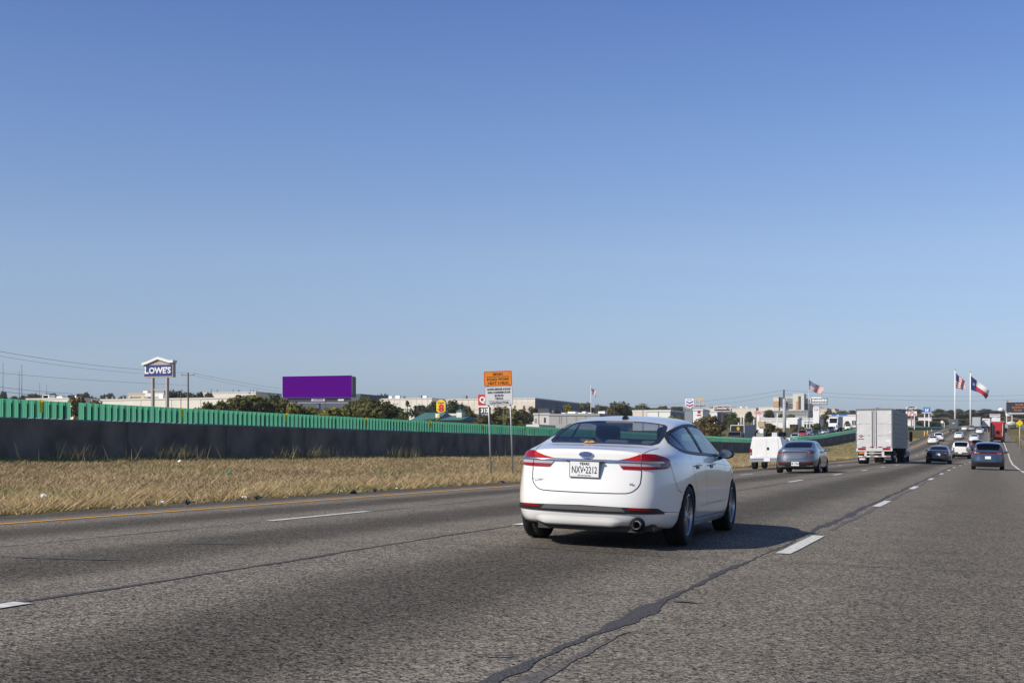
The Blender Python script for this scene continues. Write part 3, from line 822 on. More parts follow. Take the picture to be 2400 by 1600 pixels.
    mb = MB(); mb.box(-.52, .60, .14, .5, .175, .245); mb.box(-.3, .3, .5, 4.2, .15, .2); mb.box(-.75, .75, .9, 1.24, .19, .26); mb.box(.38, .72, .22, .6, .19, .26)
    mb.build('underbody', [mat('underbody_grey', (.04, .038, .035), .8)], root)
    mb = MB(); mb.lathe([(.037, .30), (.039, .02), (.043, .0), (.043, .30)], 20, 0, 'y', (.575, .0, .262)); mb.lathe([(.0, .1), (.039, .1), (.040, .02)], 20, 1, 'y', (.575, .0, .262))
    mb.lathe([(.055, .03), (.074, .04), (.077, .09), (.04, .16)], 20, 1, 'y', (.575, -.0, .262))
    mb.build('exhaust_pipe', [mat('pipe_steel', (.40, .39, .38), .35, metal=.8), M_dark], root, True)
    p, nn = B.rear(0, .80); pl = plate(root, (0, p.y - .035, .812), 1.0, 'NXV\u2022 2212'.replace(' ', ''))
    mb = MB(); mb.box(-.19, .19, p.y - .03, p.y + .03, .885, .897); mb.build('plate_light', [M_black], root)
    # badge
    p, nn = B.rear(0, .965); bd = MB(); n = 28
    bd.prism([(.078*math.cos(2*math.pi*k/n), .032*math.sin(2*math.pi*k/n)) for k in range(n)], -.012, 0, 0)
    b = bd.build('badge', [M_chrome], root); b.location = p; b.rotation_euler[0] = -.25
    bd = MB(); bd.prism([(.068*math.cos(2*math.pi*k/n), .0255*math.sin(2*math.pi*k/n)) for k in range(n)], -.015, -.011, 0); bd.build('badge_field', [mat('badge_blue', (.01, .02, .12), .3)], b)
    text('Ford', .026, (0, -.016, .001), M_chrome, b, sx=1.2, rot=(rad(90), 0, 0))
    p, nn = B.rear(-.48, .69); text('FUSION', .022, (-.485, p.y - .003, .69), M_chrome, root, 'model_script', sx=1.6, ext=.002)
    p, nn = B.rear(.50, .675); text('SE', .022, (.50, p.y - .003, .675), M_greyp, root, 'model_script', sx=1.6, ext=.002)
    # antenna
    p, nn = B.top(0, 1.72); mb = MB(); vs = []; n = 10
    for d, r, h in ((-.09, .012, .012), (-.05, .03, .035), (.0, .035, .045), (.07, .028, .028), (.13, .008, .006)):
        vs += [(r * math.cos(math.pi*k/(n-1)), d, h * math.sin(math.pi*k/(n-1))) for k in range(n)]
    mb.add(vs, [(i*n+k, i*n+k+1, (i+1)*n+k+1, (i+1)*n+k) for i in range(4) for k in range(n-1)]); mb.tube([(0, .0, .03), (0, -.075, .20)], .004, 5)
    o = mb.build('antenna', [M_black], root, True); o.location = p - Vector((0, 0, .006))
    mirrors(root, 3.12, .82, 1.0, M_black, .95)
    add_wheels(root, WHY, 1.60, R, .225, .235, 10, True)
    # leaf stuck on the lid
    p, nn = B.top(-.12, .63); mb = MB(); mb.add([(-.07, 0, .004), (-.03, .0, .028), (.0, .01, .02), (.03, 0, .03), (.07, -.01, .012), (.03, -.03, .002), (-.02, -.03, .002)], [(0, 1, 2, 6), (2, 3, 4, 5), (2, 5, 6)])
    lf = mb.build('dry_leaf', [mat('dry_leaf', (.45, .24, .04), .8)]); lf['_p'] = tuple(p)
    seats(root, 1.45, 4.87, 1.4)
    mb = MB(); mb.box(-.76, .76, 1.25, 3.6, .36, .42); mb.build('cabin_floor', [M_dark], root)
    # front lamps (not seen from behind, seen from a step aside)
    for sg in (1, -1):
        mb = MB(); B.patch([(sg*.36, .66), (sg*.60, .68)], [(sg*.36, .70), (sg*.60, .745)], lambda x, z: B.rear(x, z, front=True), 8, 3, mb, 0, .006); mb.build('headlight', [M_clear], root)
    mb = MB(); B.patch([(-.3, .48), (.3, .48)], [(-.34, .64), (.34, .64)], lambda x, z: B.rear(x, z, front=True), 8, 3, mb, 0, .008); mb.build('grille', [M_black], root)
    return root, lf, B

def place_on_road(o, xs, y, yaw=0., L=2.85, off=1.07, half=.8):
    """xs: lateral offset in lane coordinates; pitch and roll follow the road"""
    x = xs + sh(y + off); z0 = rz(x, y + off); z1 = rz(x + sh(y + off + L) - sh(y + off), y + off + L)
    pitch = math.atan2(z1 - z0, L); roll = math.atan2(rz(x - half, y + off) - rz(x + half, y + off), 2 * half)
    hd = -math.atan2(sh(y + off + L) - sh(y + off), L) + yaw
    o.rotation_mode = 'XYZ'
    M = Matrix.Rotation(hd, 4, 'Z') @ Matrix.Rotation(pitch, 4, 'X') @ Matrix.Rotation(roll, 4, 'Y')
    M.translation = Vector((x, y + off, z0)) + (M.to_3x3() @ Vector((0, -off, 0))) + Vector((0, 0, .004))
    o.matrix_world = M
    return M

hero, leaf, HB = make_hero()
tag(hero, 'large white four-door sedan in front with plate NXV 2212', 'car')
MH = place_on_road(hero, -3.985, 12.98, yaw=rad(1.0))
leaf.matrix_world = MH @ Matrix.Translation(Vector(leaf['_p'])); del leaf['_p']
tag(leaf, 'dry brown leaf lying on the trunk below the white sedan rear window', 'leaf')

# ---------------- generic cars built on the same lattice
_cols = {}
def car(name, kind, paint, label, cat, group, xs, y, L=None, lights='sedan', plate_txt=None, glass=None, away=True, yaw=0., place=True):
    key = (kind, lights)
    if key not in _cols:
        if kind == 'sedan':
            tab = SED; WH = (1.05, 3.86); H = 1.45; R = .33; cr, cf = CAPR, CAPF; ww = .23
        elif kind == 'suv':
            tab = retable([.0,.14,.19,.27,.38,1.3,2.3,2.75,3.1,3.5,4.0,4.3,4.5], [1.04,1.10,1.14,1.36,1.56,1.66,1.66,1.60,1.40,1.12,1.05,.95,.78], [1.0,1.05,1.08,1.07,1.05,1.02,1.01,1.0,.99,.98,.94,.84,.70], 1.0, 1.12, 1.25)
            WH = (.95, 3.6); R = .35; cr = dict(CAPR, ins=.10, out=.03); cf = dict(c=[4.5,4.55,4.6,4.58,4.5], e=[4.48,4.5,4.56,4.54,4.5]); ww = .24
        elif kind == 'pickup':
            tab = retable([.0,.5,1.80,1.86,1.95,2.5,3.0,3.4,3.8,4.15,4.7,5.2,5.45], [1.28,1.29,1.30,1.55,1.80,1.87,1.87,1.83,1.58,1.30,1.26,1.20,1.0], [1.24,1.25,1.27,1.26,1.25,1.24,1.24,1.24,1.23,1.22,1.2,1.12,.95], 1.06, 1.12, 1.7)
            WH = (1.1, 4.55); R = .40; cr = dict(c=[.0,.0,.02,.02,.05], e=[.0,.0,.02,.02,.05], out=.03, ins=0); cf = dict(c=[5.45,5.5,5.55,5.53,5.5], e=[5.43,5.48,5.5,5.5,5.45]); ww = .27
        B = Body(tab, cr, cf, 2)
        r = empty('car', (0, 0, 0))
        P0 = mat('proto_paint', (.5, .5, .5), .3, coat=1.)
        G = M_glassd
        parts = car_body(r, B, P0, WH, R, None, G)
        for sg in (1, -1):
            seam = MB()
            fs = lambda a, b, sg=sg: B.side(a, b, sg)
            yb = 2.15 if kind == 'sedan' else (2.0 if kind == 'suv' else 3.0); zt = tab[5][4][1] if kind != 'sedan' else 1.32
            zb = tab[6][5][1]
            B.ribbon([(yb, zb + .02), (yb - .05, zt)], fs, .08, seam, 0, False, .06)
            B.ribbon([(yb, zb), (yb, .4)], fs, .012, seam, 0, False, .06)
            B.ribbon([(yb + 1.15, zb), (yb + 1.1, .4)], fs, .012, seam, 0, False, .06)
            if kind != 'pickup': seam.build('pillar_trim', [M_black], r)
        k = {'sedan': 1., 'suv': 1.15, 'pickup': 1.3}[kind]
        if lights == 'sedan': zl, zh, xa, xb = .80, .92, .42, .66
        elif lights == 'bar': zl, zh, xa, xb = .84, .93, .46, .67
        elif lights == 'suvbar': zl, zh, xa, xb = .93, 1.05, .44, .68
        elif lights == 'suv': zl, zh, xa, xb = .92, 1.2, .5, .68
        else: zl, zh, xa, xb = .86, 1.18, .66, .72
        for sg in (1, -1):
            mb = MB()
            if lights == 'pickup':
                mb.box(sg*.60 if sg > 0 else -.73, .73 if sg > 0 else -.60, .0, .12, .86, 1.18, 0); mb.box(sg*.61 if sg > 0 else -.72, .72 if sg > 0 else -.61, -.006, .0, .94, 1.02, 1)
            else:
                B.patch([(sg*math.atan2(xa, .9), zl + .02), (sg*rad(52), zl + .01)], [(sg*math.atan2(xa, .9), zh - .03), (sg*rad(40), zh), (sg*rad(52), zh - .04)], lambda a, z: B.polar(a, z), 10, 3, mb, 0, .008)
                xe_ = rad(40) if lights != 'bar' else math.atan2(xa + .14, .9)
                B.patch([(sg*math.atan2(xa + .07, .9), zl + .03), (sg*xe_, zl + .03)], [(sg*math.atan2(xa + .07, .9), zl + .055), (sg*xe_, zl + .055)], lambda a, z: B.polar(a, z), 5, 1, mb, 1, .012)
            mb.build('tail_light', [M_red, M_clear if lights != 'bar' else M_amber], r, True)
        if lights in ('bar', 'suvbar'):
            mb = MB(); B.patch([(-rad(27), zl + .045), (rad(27), zl + .045)], [(-rad(27), zh - .012), (rad(27), zh - .012)], lambda a, z: B.polar(a, z), 14, 2, mb, 0, .007); mb.build('light_bar', [M_dred], r)
        if lights in ('bar',):
            mb = MB(); B.patch([(-rad(40), .30), (rad(40), .30)], [(-rad(43), .48), (rad(43), .48)], lambda a, z: B.polar(a, z), 16, 2, mb, 0, .007); mb.build('bumper_insert', [M_black], r)
            lid = MB(); B.ribbon([(-.52, .83), (-.50, .70), (-.42, .62), (0, .60), (.42, .62), (.50, .70), (.52, .83)], lambda x, z: B.rear(x, z), .014, lid, 0, False, .05); lid.build('panel_gap', [M_black], r)
            for sg in (1, -1):
                mb = MB(); B.patch([(sg*rad(23), .43), (sg*rad(41), .43)], [(sg*rad(23), .45), (sg*rad(41), .45)], lambda a, z: B.polar(a, z), 5, 1, mb, 0, .012); mb.build('reflector', [M_red], r)
                mb = MB(); B.patch([(sg*rad(26), .30), (sg*rad(40), .30)], [(sg*rad(24), .34), (sg*rad(42), .34)], lambda a, z: B.polar(a, z), 5, 1, mb, 0, .014); mb.build('exhaust_trim', [M_chrome], r)
        if kind in ('suv', 'pickup'):
            mb = MB()
            if kind == 'suv': B.patch([(-rad(48), .30), (rad(48), .30)], [(-rad(50), .46), (rad(50), .46)], lambda a, z: B.polar(a, z), 16, 2, mb, 0, .007)
            else: mb.box(-.95, .95, -.12, .06, .50, .70, 1); mb.box(-.2, .2, -.125, -.1, .56, .68, 0)
            mb.build('rear_bumper', [M_black, M_greyp], r)
        # front end
        yf = tab[-1][0] + .1
        for sg in (1, -1):
            mb = MB(); za = tab[-1][1] * .86
            B.patch([(sg*.36, za), (sg*.60, za + .02)], [(sg*.36, za + .09), (sg*.62, za + .11)], lambda x, z: B.rear(x, z, front=True), 6, 2, mb, 0, .01); mb.build('headlight', [M_clear], r)
        mb = MB(); za = tab[-1][1] * .62
        B.patch([(-.34, za * .72), (.34, za * .72)], [(-.34, za + .1), (.34, za + .1)], lambda x, z: B.rear(x, z, front=True), 6, 3, mb, 0, .01); mb.build('grille', [M_black], r)
        mirrors(r, tab[8][0] - .05 if kind != 'sedan' else 3.1, .86 * (1.06 if kind == 'pickup' else 1), tab[8][5][1] + .06, M_black, 1.1 if kind == 'sedan' else 1.25)
        add_wheels(r, WH, 1.6 * (1.06 if kind == 'pickup' else 1), R, ww, R * .68, 10, False)
        mb = MB(); mb.box(-.6, .6, .25, tab[-1][0] - .2, R * .5, R * .5 + .08); mb.build('underbody', [M_dark], r)
        pz = {'sedan': .72, 'suv': .72, 'pickup': .62}[kind]
        if lights == 'bar': pz = .40
        p = B.rear(0, pz)[0].y - .03 if kind != 'pickup' else -.14
        plate(r, (0, p, pz), 1.05)
        _cols[key] = (r, tab, WH)
    r, tab, WH = _cols[key]
    c = copy_tree(r, None, {'proto_paint': paint, 'dark_car_glass': glass or M_glassd})
    c.name = name; tag(c, label, cat, group)
    if plate_txt:
        pl = [o for o in c.children if o.name.startswith('license_plate')][0]; text(plate_txt, .08, (0, -.003, 0), M_ink, pl, sx=.8, ext=.001, bold=.003)
    if away: place_on_road(c, xs, y, yaw, WH[1] - WH[0], WH[0])
    return c
def place_oncoming(o, xo, y, yaw=0.):
    """vehicles on the opposite lanes, nose towards the camera; xo = distance left of the wall"""
    x = wx(y) - xo; z = gz(x, y) + .035; z2 = gz(wx(y + 4) - xo, y + 4) + .035
    hd = -math.atan2(wx(y + 4) - wx(y), 4)
    M = Matrix.Rotation(hd + math.pi + yaw, 4, 'Z') @ Matrix.Rotation(-math.atan2(z2 - z, 4), 4, 'X'); M.translation = Vector((x, y, z))
    o.matrix_world = M
TR = 'cars driving away on the highway'; TO = 'cars driving towards us on the opposite lanes'
car('sedan_car', 'sedan', P_grey, 'grey sedan with full width red light bar beside the white utility truck', 'car', TR, -7.72, 56.6, lights='bar', plate_txt='NP 17961')
car('sedan_car', 'sedan', P_dark, 'charcoal sedan between the semi trailer and the white pickup', 'car', TR, -3.85, 106.5)
car('suv_car', 'suv', P_blue, 'steel blue crossover in the rightmost lane, nearest on the right', 'car', TR, .02, 81.5, lights='suvbar')
car('pickup_truck', 'pickup', P_white, 'white pickup truck just ahead of the charcoal sedan', 'pickup truck', TR, -3.75, 147, lights='pickup')
car('suv_car', 'suv', P_black, 'dark grey SUV half hidden between the white pickup and the blue crossover', 'car', TR, -3.0, 186, lights='suv')
car('sedan_car', 'sedan', P_white, 'white sedan beside the yellow line, behind the white SUV', 'car', TR, -10.9, 233)
car('suv_car', 'suv', P_white, 'white SUV just above the white sedan by the yellow line', 'car', TR, -10.6, 252, lights='suv')
car('sedan_car', 'sedan', P_white, 'white sedan in the middle of the slope, above the white pickup', 'car', TR, -7.5, 272)
car('sedan_car', 'sedan', P_white, 'cream white sedan directly above the dark grey SUV', 'car', TR, -4.4, 246)
car('sedan_car', 'sedan', P_white, 'small white sedan between the cream sedan and the blue grey car', 'car', TR, -3.95, 345)
car('suv_car', 'suv', P_black, 'black SUV near the crest beside the white box truck', 'car', TR, -3.2, 400, lights='suv')
car('suv_car', 'suv', P_silver, 'silver SUV near the crest right of the grey box truck', 'car', TR, -6.5, 410, lights='suv')
car('sedan_car', 'sedan', P_white, 'white car next to the silver SUV near the crest', 'car', TR, -8.8, 425)
OPP = [('suv', P_white, 'white SUV with only its roof and windshield above the green screen', 9.5, 1868, 258), ('pickup', P_red, 'red pickup truck among the oncoming cars', 7.5, 1886, 282),
 ('sedan', P_silver, 'silver car following the red oncoming pickup', 7.5, 1898, 310), ('sedan', P_dark, 'dark sedan right of the red oncoming pickup', 4.5, 1914, 296),
 ('sedan', P_silver, 'silver sedan with dark windshield close above the green screen', 4.0, 1936, 315), ('suv', P_dark, 'dark SUV in front of the white oncoming semi truck', 6, 1949, 330),
 ('pickup', P_white, 'white oncoming pickup truck right of the white semi truck', 4.0, 1990, 375)]
for kind, pnt, lab, xo, px, Z in OPP:
    o = car({'suv': 'suv_car', 'sedan': 'sedan_car', 'pickup': 'pickup_truck'}[kind], kind, pnt, lab, 'pickup truck' if kind == 'pickup' else 'car', TO, 0, 0, lights={'suv': 'suv', 'sedan': 'sedan', 'pickup': 'pickup'}[kind], away=False)
    p = at(px, 1000, Z); place_oncoming(o, wx(p.y) - p.x, p.y)
for (r, t_, w_) in _cols.values():                       # remove the prototypes
    def rm(o):
        for ch in list(o.children): rm(ch)
        bpy.data.objects.remove(o)
    rm(r)

# ---------------- trucks
M_wtruck = mat('truck_white', (.78, .78, .77), .35, noise=.04, nscale=2)
M_trailer = mat('weathered_white_trailer', (.58, .585, .57), .5, noise=.08, nscale=1.6, bump=.15)
M_alum = mat('ribbed_aluminium', (.19, .19, .20), .5, metal=.1, noise=.08, nscale=3)
M_gbox = mat('grey_truck_box', (.10, .115, .13), .5)
def dual_axle(root, ys_, w=2.45, R=.50, n=6):
    for y in ys_:
        for sg in (1, -1):
            mb = MB()
            for off in (0, .33):
                mb.lathe([(R*.55, -.14), (R*.95, -.14), (R, -.10), (R, .10), (R*.95, .14), (R*.55, .14)], 20, 0, 'x', (sg * (w/2 - .15 - off), y, R))
            mb.lathe([(R*.56, 0), (R*.45, -.08*sg), (.12, -.1*sg), (.1, .08*sg), (0, .08*sg)], 16, 1, 'x', (sg * (w/2 - .06), y, R))
            mb.build('wheel', [M_tyre, M_wtruck], root, True)
        ax = MB(); ax.tube([(-w/2+.2, y, R), (w/2-.2, y, R)], .07, 8); ax.build('axle', [M_dark], root)
def trailer(root, L=15.5, W=2.59, H=4.05, z0=1.15, body=None, side=None, rods=True, axles=(1.6, 2.9)):
    body = body or M_trailer; side = side or M_alum
    mb = MB(); mb.box(-W/2, W/2, .0, L, z0, H, 0); mb.build('trailer_box', [side], root)
    for k, (x0, x1) in enumerate(((-W/2 + .07, -.03), (.03, W/2 - .07))):
        mb = MB(); mb.box(x0, x1, -.05, -.003, z0 + .12, H - .12, 0)
        for z in (H - .5 * (H - z0) * .75, H - .5 * (H - z0) * 1.35): mb.box(x0 + .12, x1 - .25 if k == 0 else x1 - .05, -.058, -.05, z - .03, z + .03, 1)
        d = mb.build('rear_door', [body, mat('door_scuff', (.42, .43, .43), .6, noise=.4, nscale=6)], root)
        for z in (z0 + .35, z0 + 1.15, z0 + 1.85, H - .35):
            h = MB(); xe = x0 if k == 0 else x1; h.box(min(xe, xe + (.16 if k == 0 else -.16)), max(xe, xe + (.16 if k == 0 else -.16)), -.075, -.05, z - .045, z + .045); h.build('hinge', [M_wtruck], d)
        if rods:
            xr = -.14 if k == 0 else .14
            h = MB(); h.tube([(xr, -.085, z0 + .02), (xr, -.085, H - .16)], .022, 6); h.build('lock_rod', [M_greyp], d)
    mb = MB(); mb.box(-W/2 - .01, W/2 + .01, -.06, .05, H - .12, H + .01, 0); mb.box(-W/2 - .01, -W/2 + .07, -.055, .05, z0, H - .12, 0); mb.box(W/2 - .07, W/2 + .01, -.055, .05, z0, H - .12, 0)
    mb.build('door_frame', [M_alum], root)
    for i in range(8):                                                     # side panels with posts
        y0 = .08 + (L - .1) / 8 * i; y1 = y0 + (L - .1) / 8 - .03
        for sg in (1, -1):
            mb = MB(); mb.box(min(sg*W/2, sg*(W/2+.02)), max(sg*W/2, sg*(W/2+.02)), y0, y1, z0 + .2, H - .1, 0)
            for k in range(7):
                z = z0 + .42 + k * .36; mb.box(min(sg*(W/2+.02), sg*(W/2+.032)), max(sg*(W/2+.02), sg*(W/2+.05)), y0, y1, z, z + .06, 0)
            mb.build('side_panel', [side], root)
    mb = MB(); mb.box(-W/2, W/2, -.05, .15, z0 - .22, z0 + .10, 0); mb.build('rear_sill', [body], root)
    for sg in (1, -1):
        xc = sg * (W/2 - .42)
        mb = MB(); mb.box(xc - .27, xc + .27, -.065, -.05, z0 - .12, z0 + .02, 1)
        for k in (-1, 0, 1): mb.lathe([(0, -.08), (.055, -.08), (.065, -.06)], 12, 0, 'y', (xc + k * .17, 0, z0 - .05))
        mb.build('tail_light', [M_bred, M_dark], root)
    mb = MB()
    for k in range(8):
        x = -W/2 + .12 + k * (W - .24) / 8; mb.box(x, x + (W - .24) / 8 - .01, -.07, -.05, z0 + .06, z0 + .11, k % 2)
    mb.build('reflective_tape', [M_wtruck, M_red], root)
    # underride guard
    mb = MB(); mb.box(-W/2 + .15, W/2 - .15, -.02, .08, .50, .60, 0)
    for x in (-.62, .62): mb.box(x - .09, x + .09, -.01, .12, .60, z0 - .2, 0)
    mb.box(-.55, .55, .0, .06, .76, .82, 0)
    gd = mb.build('underride_guard', [body], root)
    mb = MB()
    for k in range(8):
        x = -W/2 + .17 + k * (W - .34) / 8; mb.box(x, x + (W - .34) / 8 - .01, -.032, -.02, .53, .58, k % 2)
    mb.build('guard_tape', [M_wtruck, M_bred], gd)
    for x in (-W/2 + .1, W/2 - .72):
        mb = MB(); mb.box(x, x + .62, axles[0] - .75, axles[0] - .73, .22, .95); mb.box(x + .05, x + .55, axles[0] - .76, axles[0] - .75, .30, .42, 1); mb.build('mud_flap', [M_black, M_wtruck], root)
    dual_axle(root, axles, W)
    mb = MB(); mb.box(-.5, .5, .6, L - .5, z0 - .25, z0 - .002); mb.build('chassis', [M_dark], root)
    mb = MB(); mb.box(-.3, -.2, L*.72, L*.72+.1, .3, z0); mb.box(.2, .3, L*.72, L*.72+.1, .3, z0); mb.build('landing_leg', [M_greyp], root)
def tractor(root, y0, paint, W=2.45, H=3.6, name='cab', sleeper=True, front=True):
    """tractor with its nose towards +y, rear frame starting at y0"""
    mb = MB(); mb.box(-.45, .45, y0, y0 + 6.5, .75, 1.0); mb.build('chassis', [M_dark], root)
    yc = y0 + 2.6
    pts = [(yc, .9), (yc, H - .35), (yc + .25, H - .05), (yc + 1.3, H), (yc + 2.0, H - .15), (yc + 2.35, H - 1.0), (yc + 2.75, H - 1.55), (yc + 2.85, .9)]
    mb = MB(); n = len(pts)
    for xa, xb, ins in ((-W/2 + .12, W/2 - .12, 0),):
        mb.prism_x(pts, xa, xb)
    ins = [(yc + .08, .95), (yc + .08, H - .45), (yc + .3, H - .2), (yc + 1.3, H - .14), (yc + 1.9, H - .28), (yc + 2.25, H - 1.0), (yc + 2.65, H - 1.58), (yc + 2.75, .95)]
    mb.prism_x(ins, -W/2, W/2)
    cab = mb.build(name, [paint], root)
    mb = MB(); mb.add([(-1.0, yc + 2.365, H - 1.02), (1.0, yc + 2.365, H - 1.02), (.98, yc + 2.765, H - 1.56 ), (-.98, yc + 2.765, H - 1.56)], [(0, 1, 2, 3)])
    mb.add([(-1.02, yc + 2.37, H - 1.0), (1.02, yc + 2.37, H - 1.0), (1.0, yc + 2.10, H - .30), (-1.0, yc + 2.10, H - .30)], [(0, 1, 2, 3)])
    mb.build('windshield', [M_glassd], root)
    for sg in (1, -1):
        mb = MB(); mb.box(min(sg*W/2, sg*(W/2+.006)), max(sg*W/2, sg*(W/2+.006)), yc + 1.5, yc + 2.2, 1.95, 2.55); mb.build('side_window', [M_glassd], root)
        mb = MB(); mb.box(sg*W/2 + (.08 if sg > 0 else -.34), sg*W/2 + (.34 if sg > 0 else -.08), yc + 2.3, yc + 2.5, 1.75, 2.6, 0); mb.tube([(sg*W/2, yc + 2.4, 2.0), (sg*(W/2+.15), yc + 2.4, 2.0)], .03, 5, 0)
        mb.build('mirror', [M_black], root)
        mb = MB(); mb.tube([(sg*(W/2-.1), yc - .12, .9), (sg*(W/2-.1), yc - .12, H - .3)], .08, 8); mb.build('exhaust_stack', [M_chrome], root, True)
    hood = MB(); hood.prism_x([(yc + 2.85, .6), (yc + 2.85, 1.95), (yc + 3.3, 1.85), (yc + 4.15, 1.62), (yc + 4.3, 1.35), (yc + 4.3, .6)], -.85, .85); hood.build('hood', [paint], root)
    for sg in (1, -1):
        fd = MB(); fd.prism_x([(yc + 2.75, .5), (yc + 2.75, .95), (yc + 3.0, 1.25), (yc + 3.9, 1.25), (yc + 4.25, 1.0), (yc + 4.25, .5), (yc + 4.05, .5), (yc + 3.95, .9), (yc + 3.0, .9), (yc + 2.9, .5)], min(sg*.85, sg*1.2), max(sg*.85, sg*1.2)); fd.build('fender', [paint], root)
        hl = MB(); hl.box(min(sg*.88, sg*1.12), max(sg*.88, sg*1.12), yc + 4.25, yc + 4.28, .95, 1.12); hl.build('headlight', [M_clear], root)
    gr = MB(); gr.box(-.6, .6, yc + 4.3, yc + 4.34, .75, 1.4, 0); gr.box(-.65, .65, yc + 4.29, yc + 4.32, .7, 1.45, 1); gr.build('grille', [M_black, M_chrome], root)
    bp = MB(); bp.box(-1.15, 1.15, yc + 4.2, yc + 4.5, .35, .68); bp.build('front_bumper', [M_chrome if paint != P_red else P_red], root)
    dual_axle(root, (y0 + .9, y0 + 2.1), W)
    for sg in (1, -1):
        mb = MB(); mb.lathe([(.28, -.14), (.48, -.14), (.5, 0), (.48, .14), (.28, .14)], 20, 0, 'x', (sg * 1.05, yc + 3.45, .5)); mb.lathe([(.28, 0), (.1, .05), (0, .08)], 12, 1, 'x', (sg*1.05, yc + 3.45, .5)); mb.build('wheel', [M_tyre, M_rim], root, True)
# the semi trailer ahead
t = empty('semi_truck', (0, 0, 0), label='weathered white semi trailer with ribbed grey sides, largest truck in view', cat='truck', group='trucks on the highway')
trailer(t); tractor(t, 12.6, M_wtruck, H=3.4)
mb = MB(); mb.prism([(-.16, 0), (0, .12), (.16, 0), (0, -.12)], -.062, -.055, 0); mb.prism([(-.05, 0), (0, .04), (.05, 0), (0, -.04)], -.066, -.062, 1); lg = mb.build('door_logo', [mat('logo_red', (.30, .02, .04), .5), M_wtruck], t); lg.location = (-.93, 0, 2.05)
mb = MB(); mb.box(-1.15, -.72, -.058, -.052, 1.80, 1.86, 0); mb.build('logo_lettering', [M_greyp], t)
mb = MB(); mb.box(.85, 1.18, -.062, -.05, 1.62, 1.74, 0); mb.build('white_sticker', [M_plate], t)
mb = MB(); mb.box(-1.10, -.72, -.03, -.01, .76, .88, 0); mb.build('amber_reflector', [mat('orange_tape', (.75, .22, .03), .4)], t)
place_on_road(t, -7.95, 99.5, 0, 10, 2.2)
t = empty('semi_tractor', (0, 0, 0), label='red bobtail semi tractor ahead of the blue crossover', cat='truck', group='trucks on the highway')
tractor(t, 0, P_red, W=2.5, H=3.75)
mb = MB(); mb.box(-.62, .62, 2.5, 2.58, 1.9, 2.5, 0); mb.box(-.28, .30, 2.44, 2.52, 1.55, 2.1, 1); mb.tube([(-.5, 2.5, 1.1), (-.2, 2.35, 1.5), (.1, 2.3, 1.2), (.4, 2.4, 1.7)], .03, 5, 1); mb.tube([(.5, 2.5, 1.2), (.3, 2.35, 1.4), (.0, 2.3, 1.9)], .03, 5, 1); mb.build('air_lines', [P_red, M_dark], t)
for sg in (1, -1):
    mb = MB(); mb.box(min(sg*.8, sg*.92), max(sg*.8, sg*.92), 2.5, 2.6, 1.1, 3.35); mb.build('side_fairing', [mat('pale_trim', (.6, .5, .45), .4)], t)
    mb = MB(); mb.box(min(sg*1.22, sg*.98), max(sg*1.22, sg*.98), 1.9, 2.6, .9, 3.5); mb.build('cab_extender', [M_dark], t)
place_on_road(t, -.05 - 0.45, 250, 0, 5, 1.5)
def boxtruck(label, paint, front, xs, y, W=2.5, H=3.5, z0=1.0, extra=None, L=7.5, name='box_truck'):
    r = empty(name, (0, 0, 0), label=label, cat='truck', group='trucks on the highway')
    mb = MB(); mb.box(-W/2, W/2, 0, L, z0, H, 0); mb.build('cargo_box', [paint], r)
    mb = MB(); mb.box(-W/2 + .12, W/2 - .12, -.03, -.002, z0 + .12, H - .15, 0)
    for z in np.arange(z0 + .35, H - .2, .35): mb.box(-W/2 + .12, W/2 - .12, -.034, -.03, z, z + .02, 1)
    mb.build('rear_door', [paint, M_greyp], r)
    mb = MB(); mb.box(-W/2, W/2, -.1, .1, z0 - .25, z0 - .003, 0); mb.box(-W/2 + .1, W/2 - .1, -.12, .0, .5, .62, 0); mb.build('rear_bumper', [M_greyp], r)
    for sg in (1, -1):
        mb = MB(); mb.box(min(sg*.95, sg*1.15), max(sg*.95, sg*1.15), -.12, -.1, z0 - .18, z0 - .06); mb.build('tail_light', [M_red], r)
    mb = MB(); mb.prism_x([(L + .1, .6), (L + .1, 2.4), (L + 1.2, 2.4), (L + 1.7, 1.7), (L + 2.6, 1.4), (L + 2.7, .6)], -1.05, 1.05); mb.build('cab', [front], r)
    mb = MB(); mb.box(-.4, .4, .2, L + 2, .6, .85); mb.build('chassis', [M_dark], r)
    dual_axle(r, (1.6,), W); 
    for sg in (1, -1):
        mb = MB(); mb.lathe([(.2, -.13), (.45, -.13), (.47, 0), (.45, .13), (.2, .13)], 16, 0, 'x', (sg*1.0, L + 1.9, .47)); mb.build('wheel', [M_tyre], r, True)
    if extra: extra(r)
    place_on_road(r, xs, y, 0, 6, 1.6); return r
boxtruck('dark grey box truck in the left lane near the crest', M_gbox, M_wtruck, -11.4, 405, H=3.7, extra=lambda r: MB().box(-.28, .28, -.042, -.034, 2.35, 2.55).build('door_emblem', [M_wtruck], r))
boxtruck('pale grey semi trailer near the crest, second truck from the left', mat('pale_grey_box', (.42, .46, .48), .5), M_wtruck, -5.9, 465, H=4.05, W=2.6, L=12)
def redtext(r):
    for k, (x, wv) in enumerate(((-.8, .22), (-.5, .3), (-.1, .25), (.25, .35))): MB().box(x, x + wv, -.045, -.034, 3.05, 3.35).build('red_lettering', [mat('letter_red', (.5, .05, .06), .5)], r)
    MB().box(-.8, -.3, -.045, -.034, 2.6, 2.75).build('red_lettering', [_m['letter_red']], r)
boxtruck('white box truck with red lettering on its rear door', M_wtruck, M_wtruck, -2.9, 478, H=3.75, extra=redtext)
boxtruck('white semi trailer just behind the red tractor, near the crest', M_wtruck, M_wtruck, .2, 440, H=4.05, W=2.6, L=12)
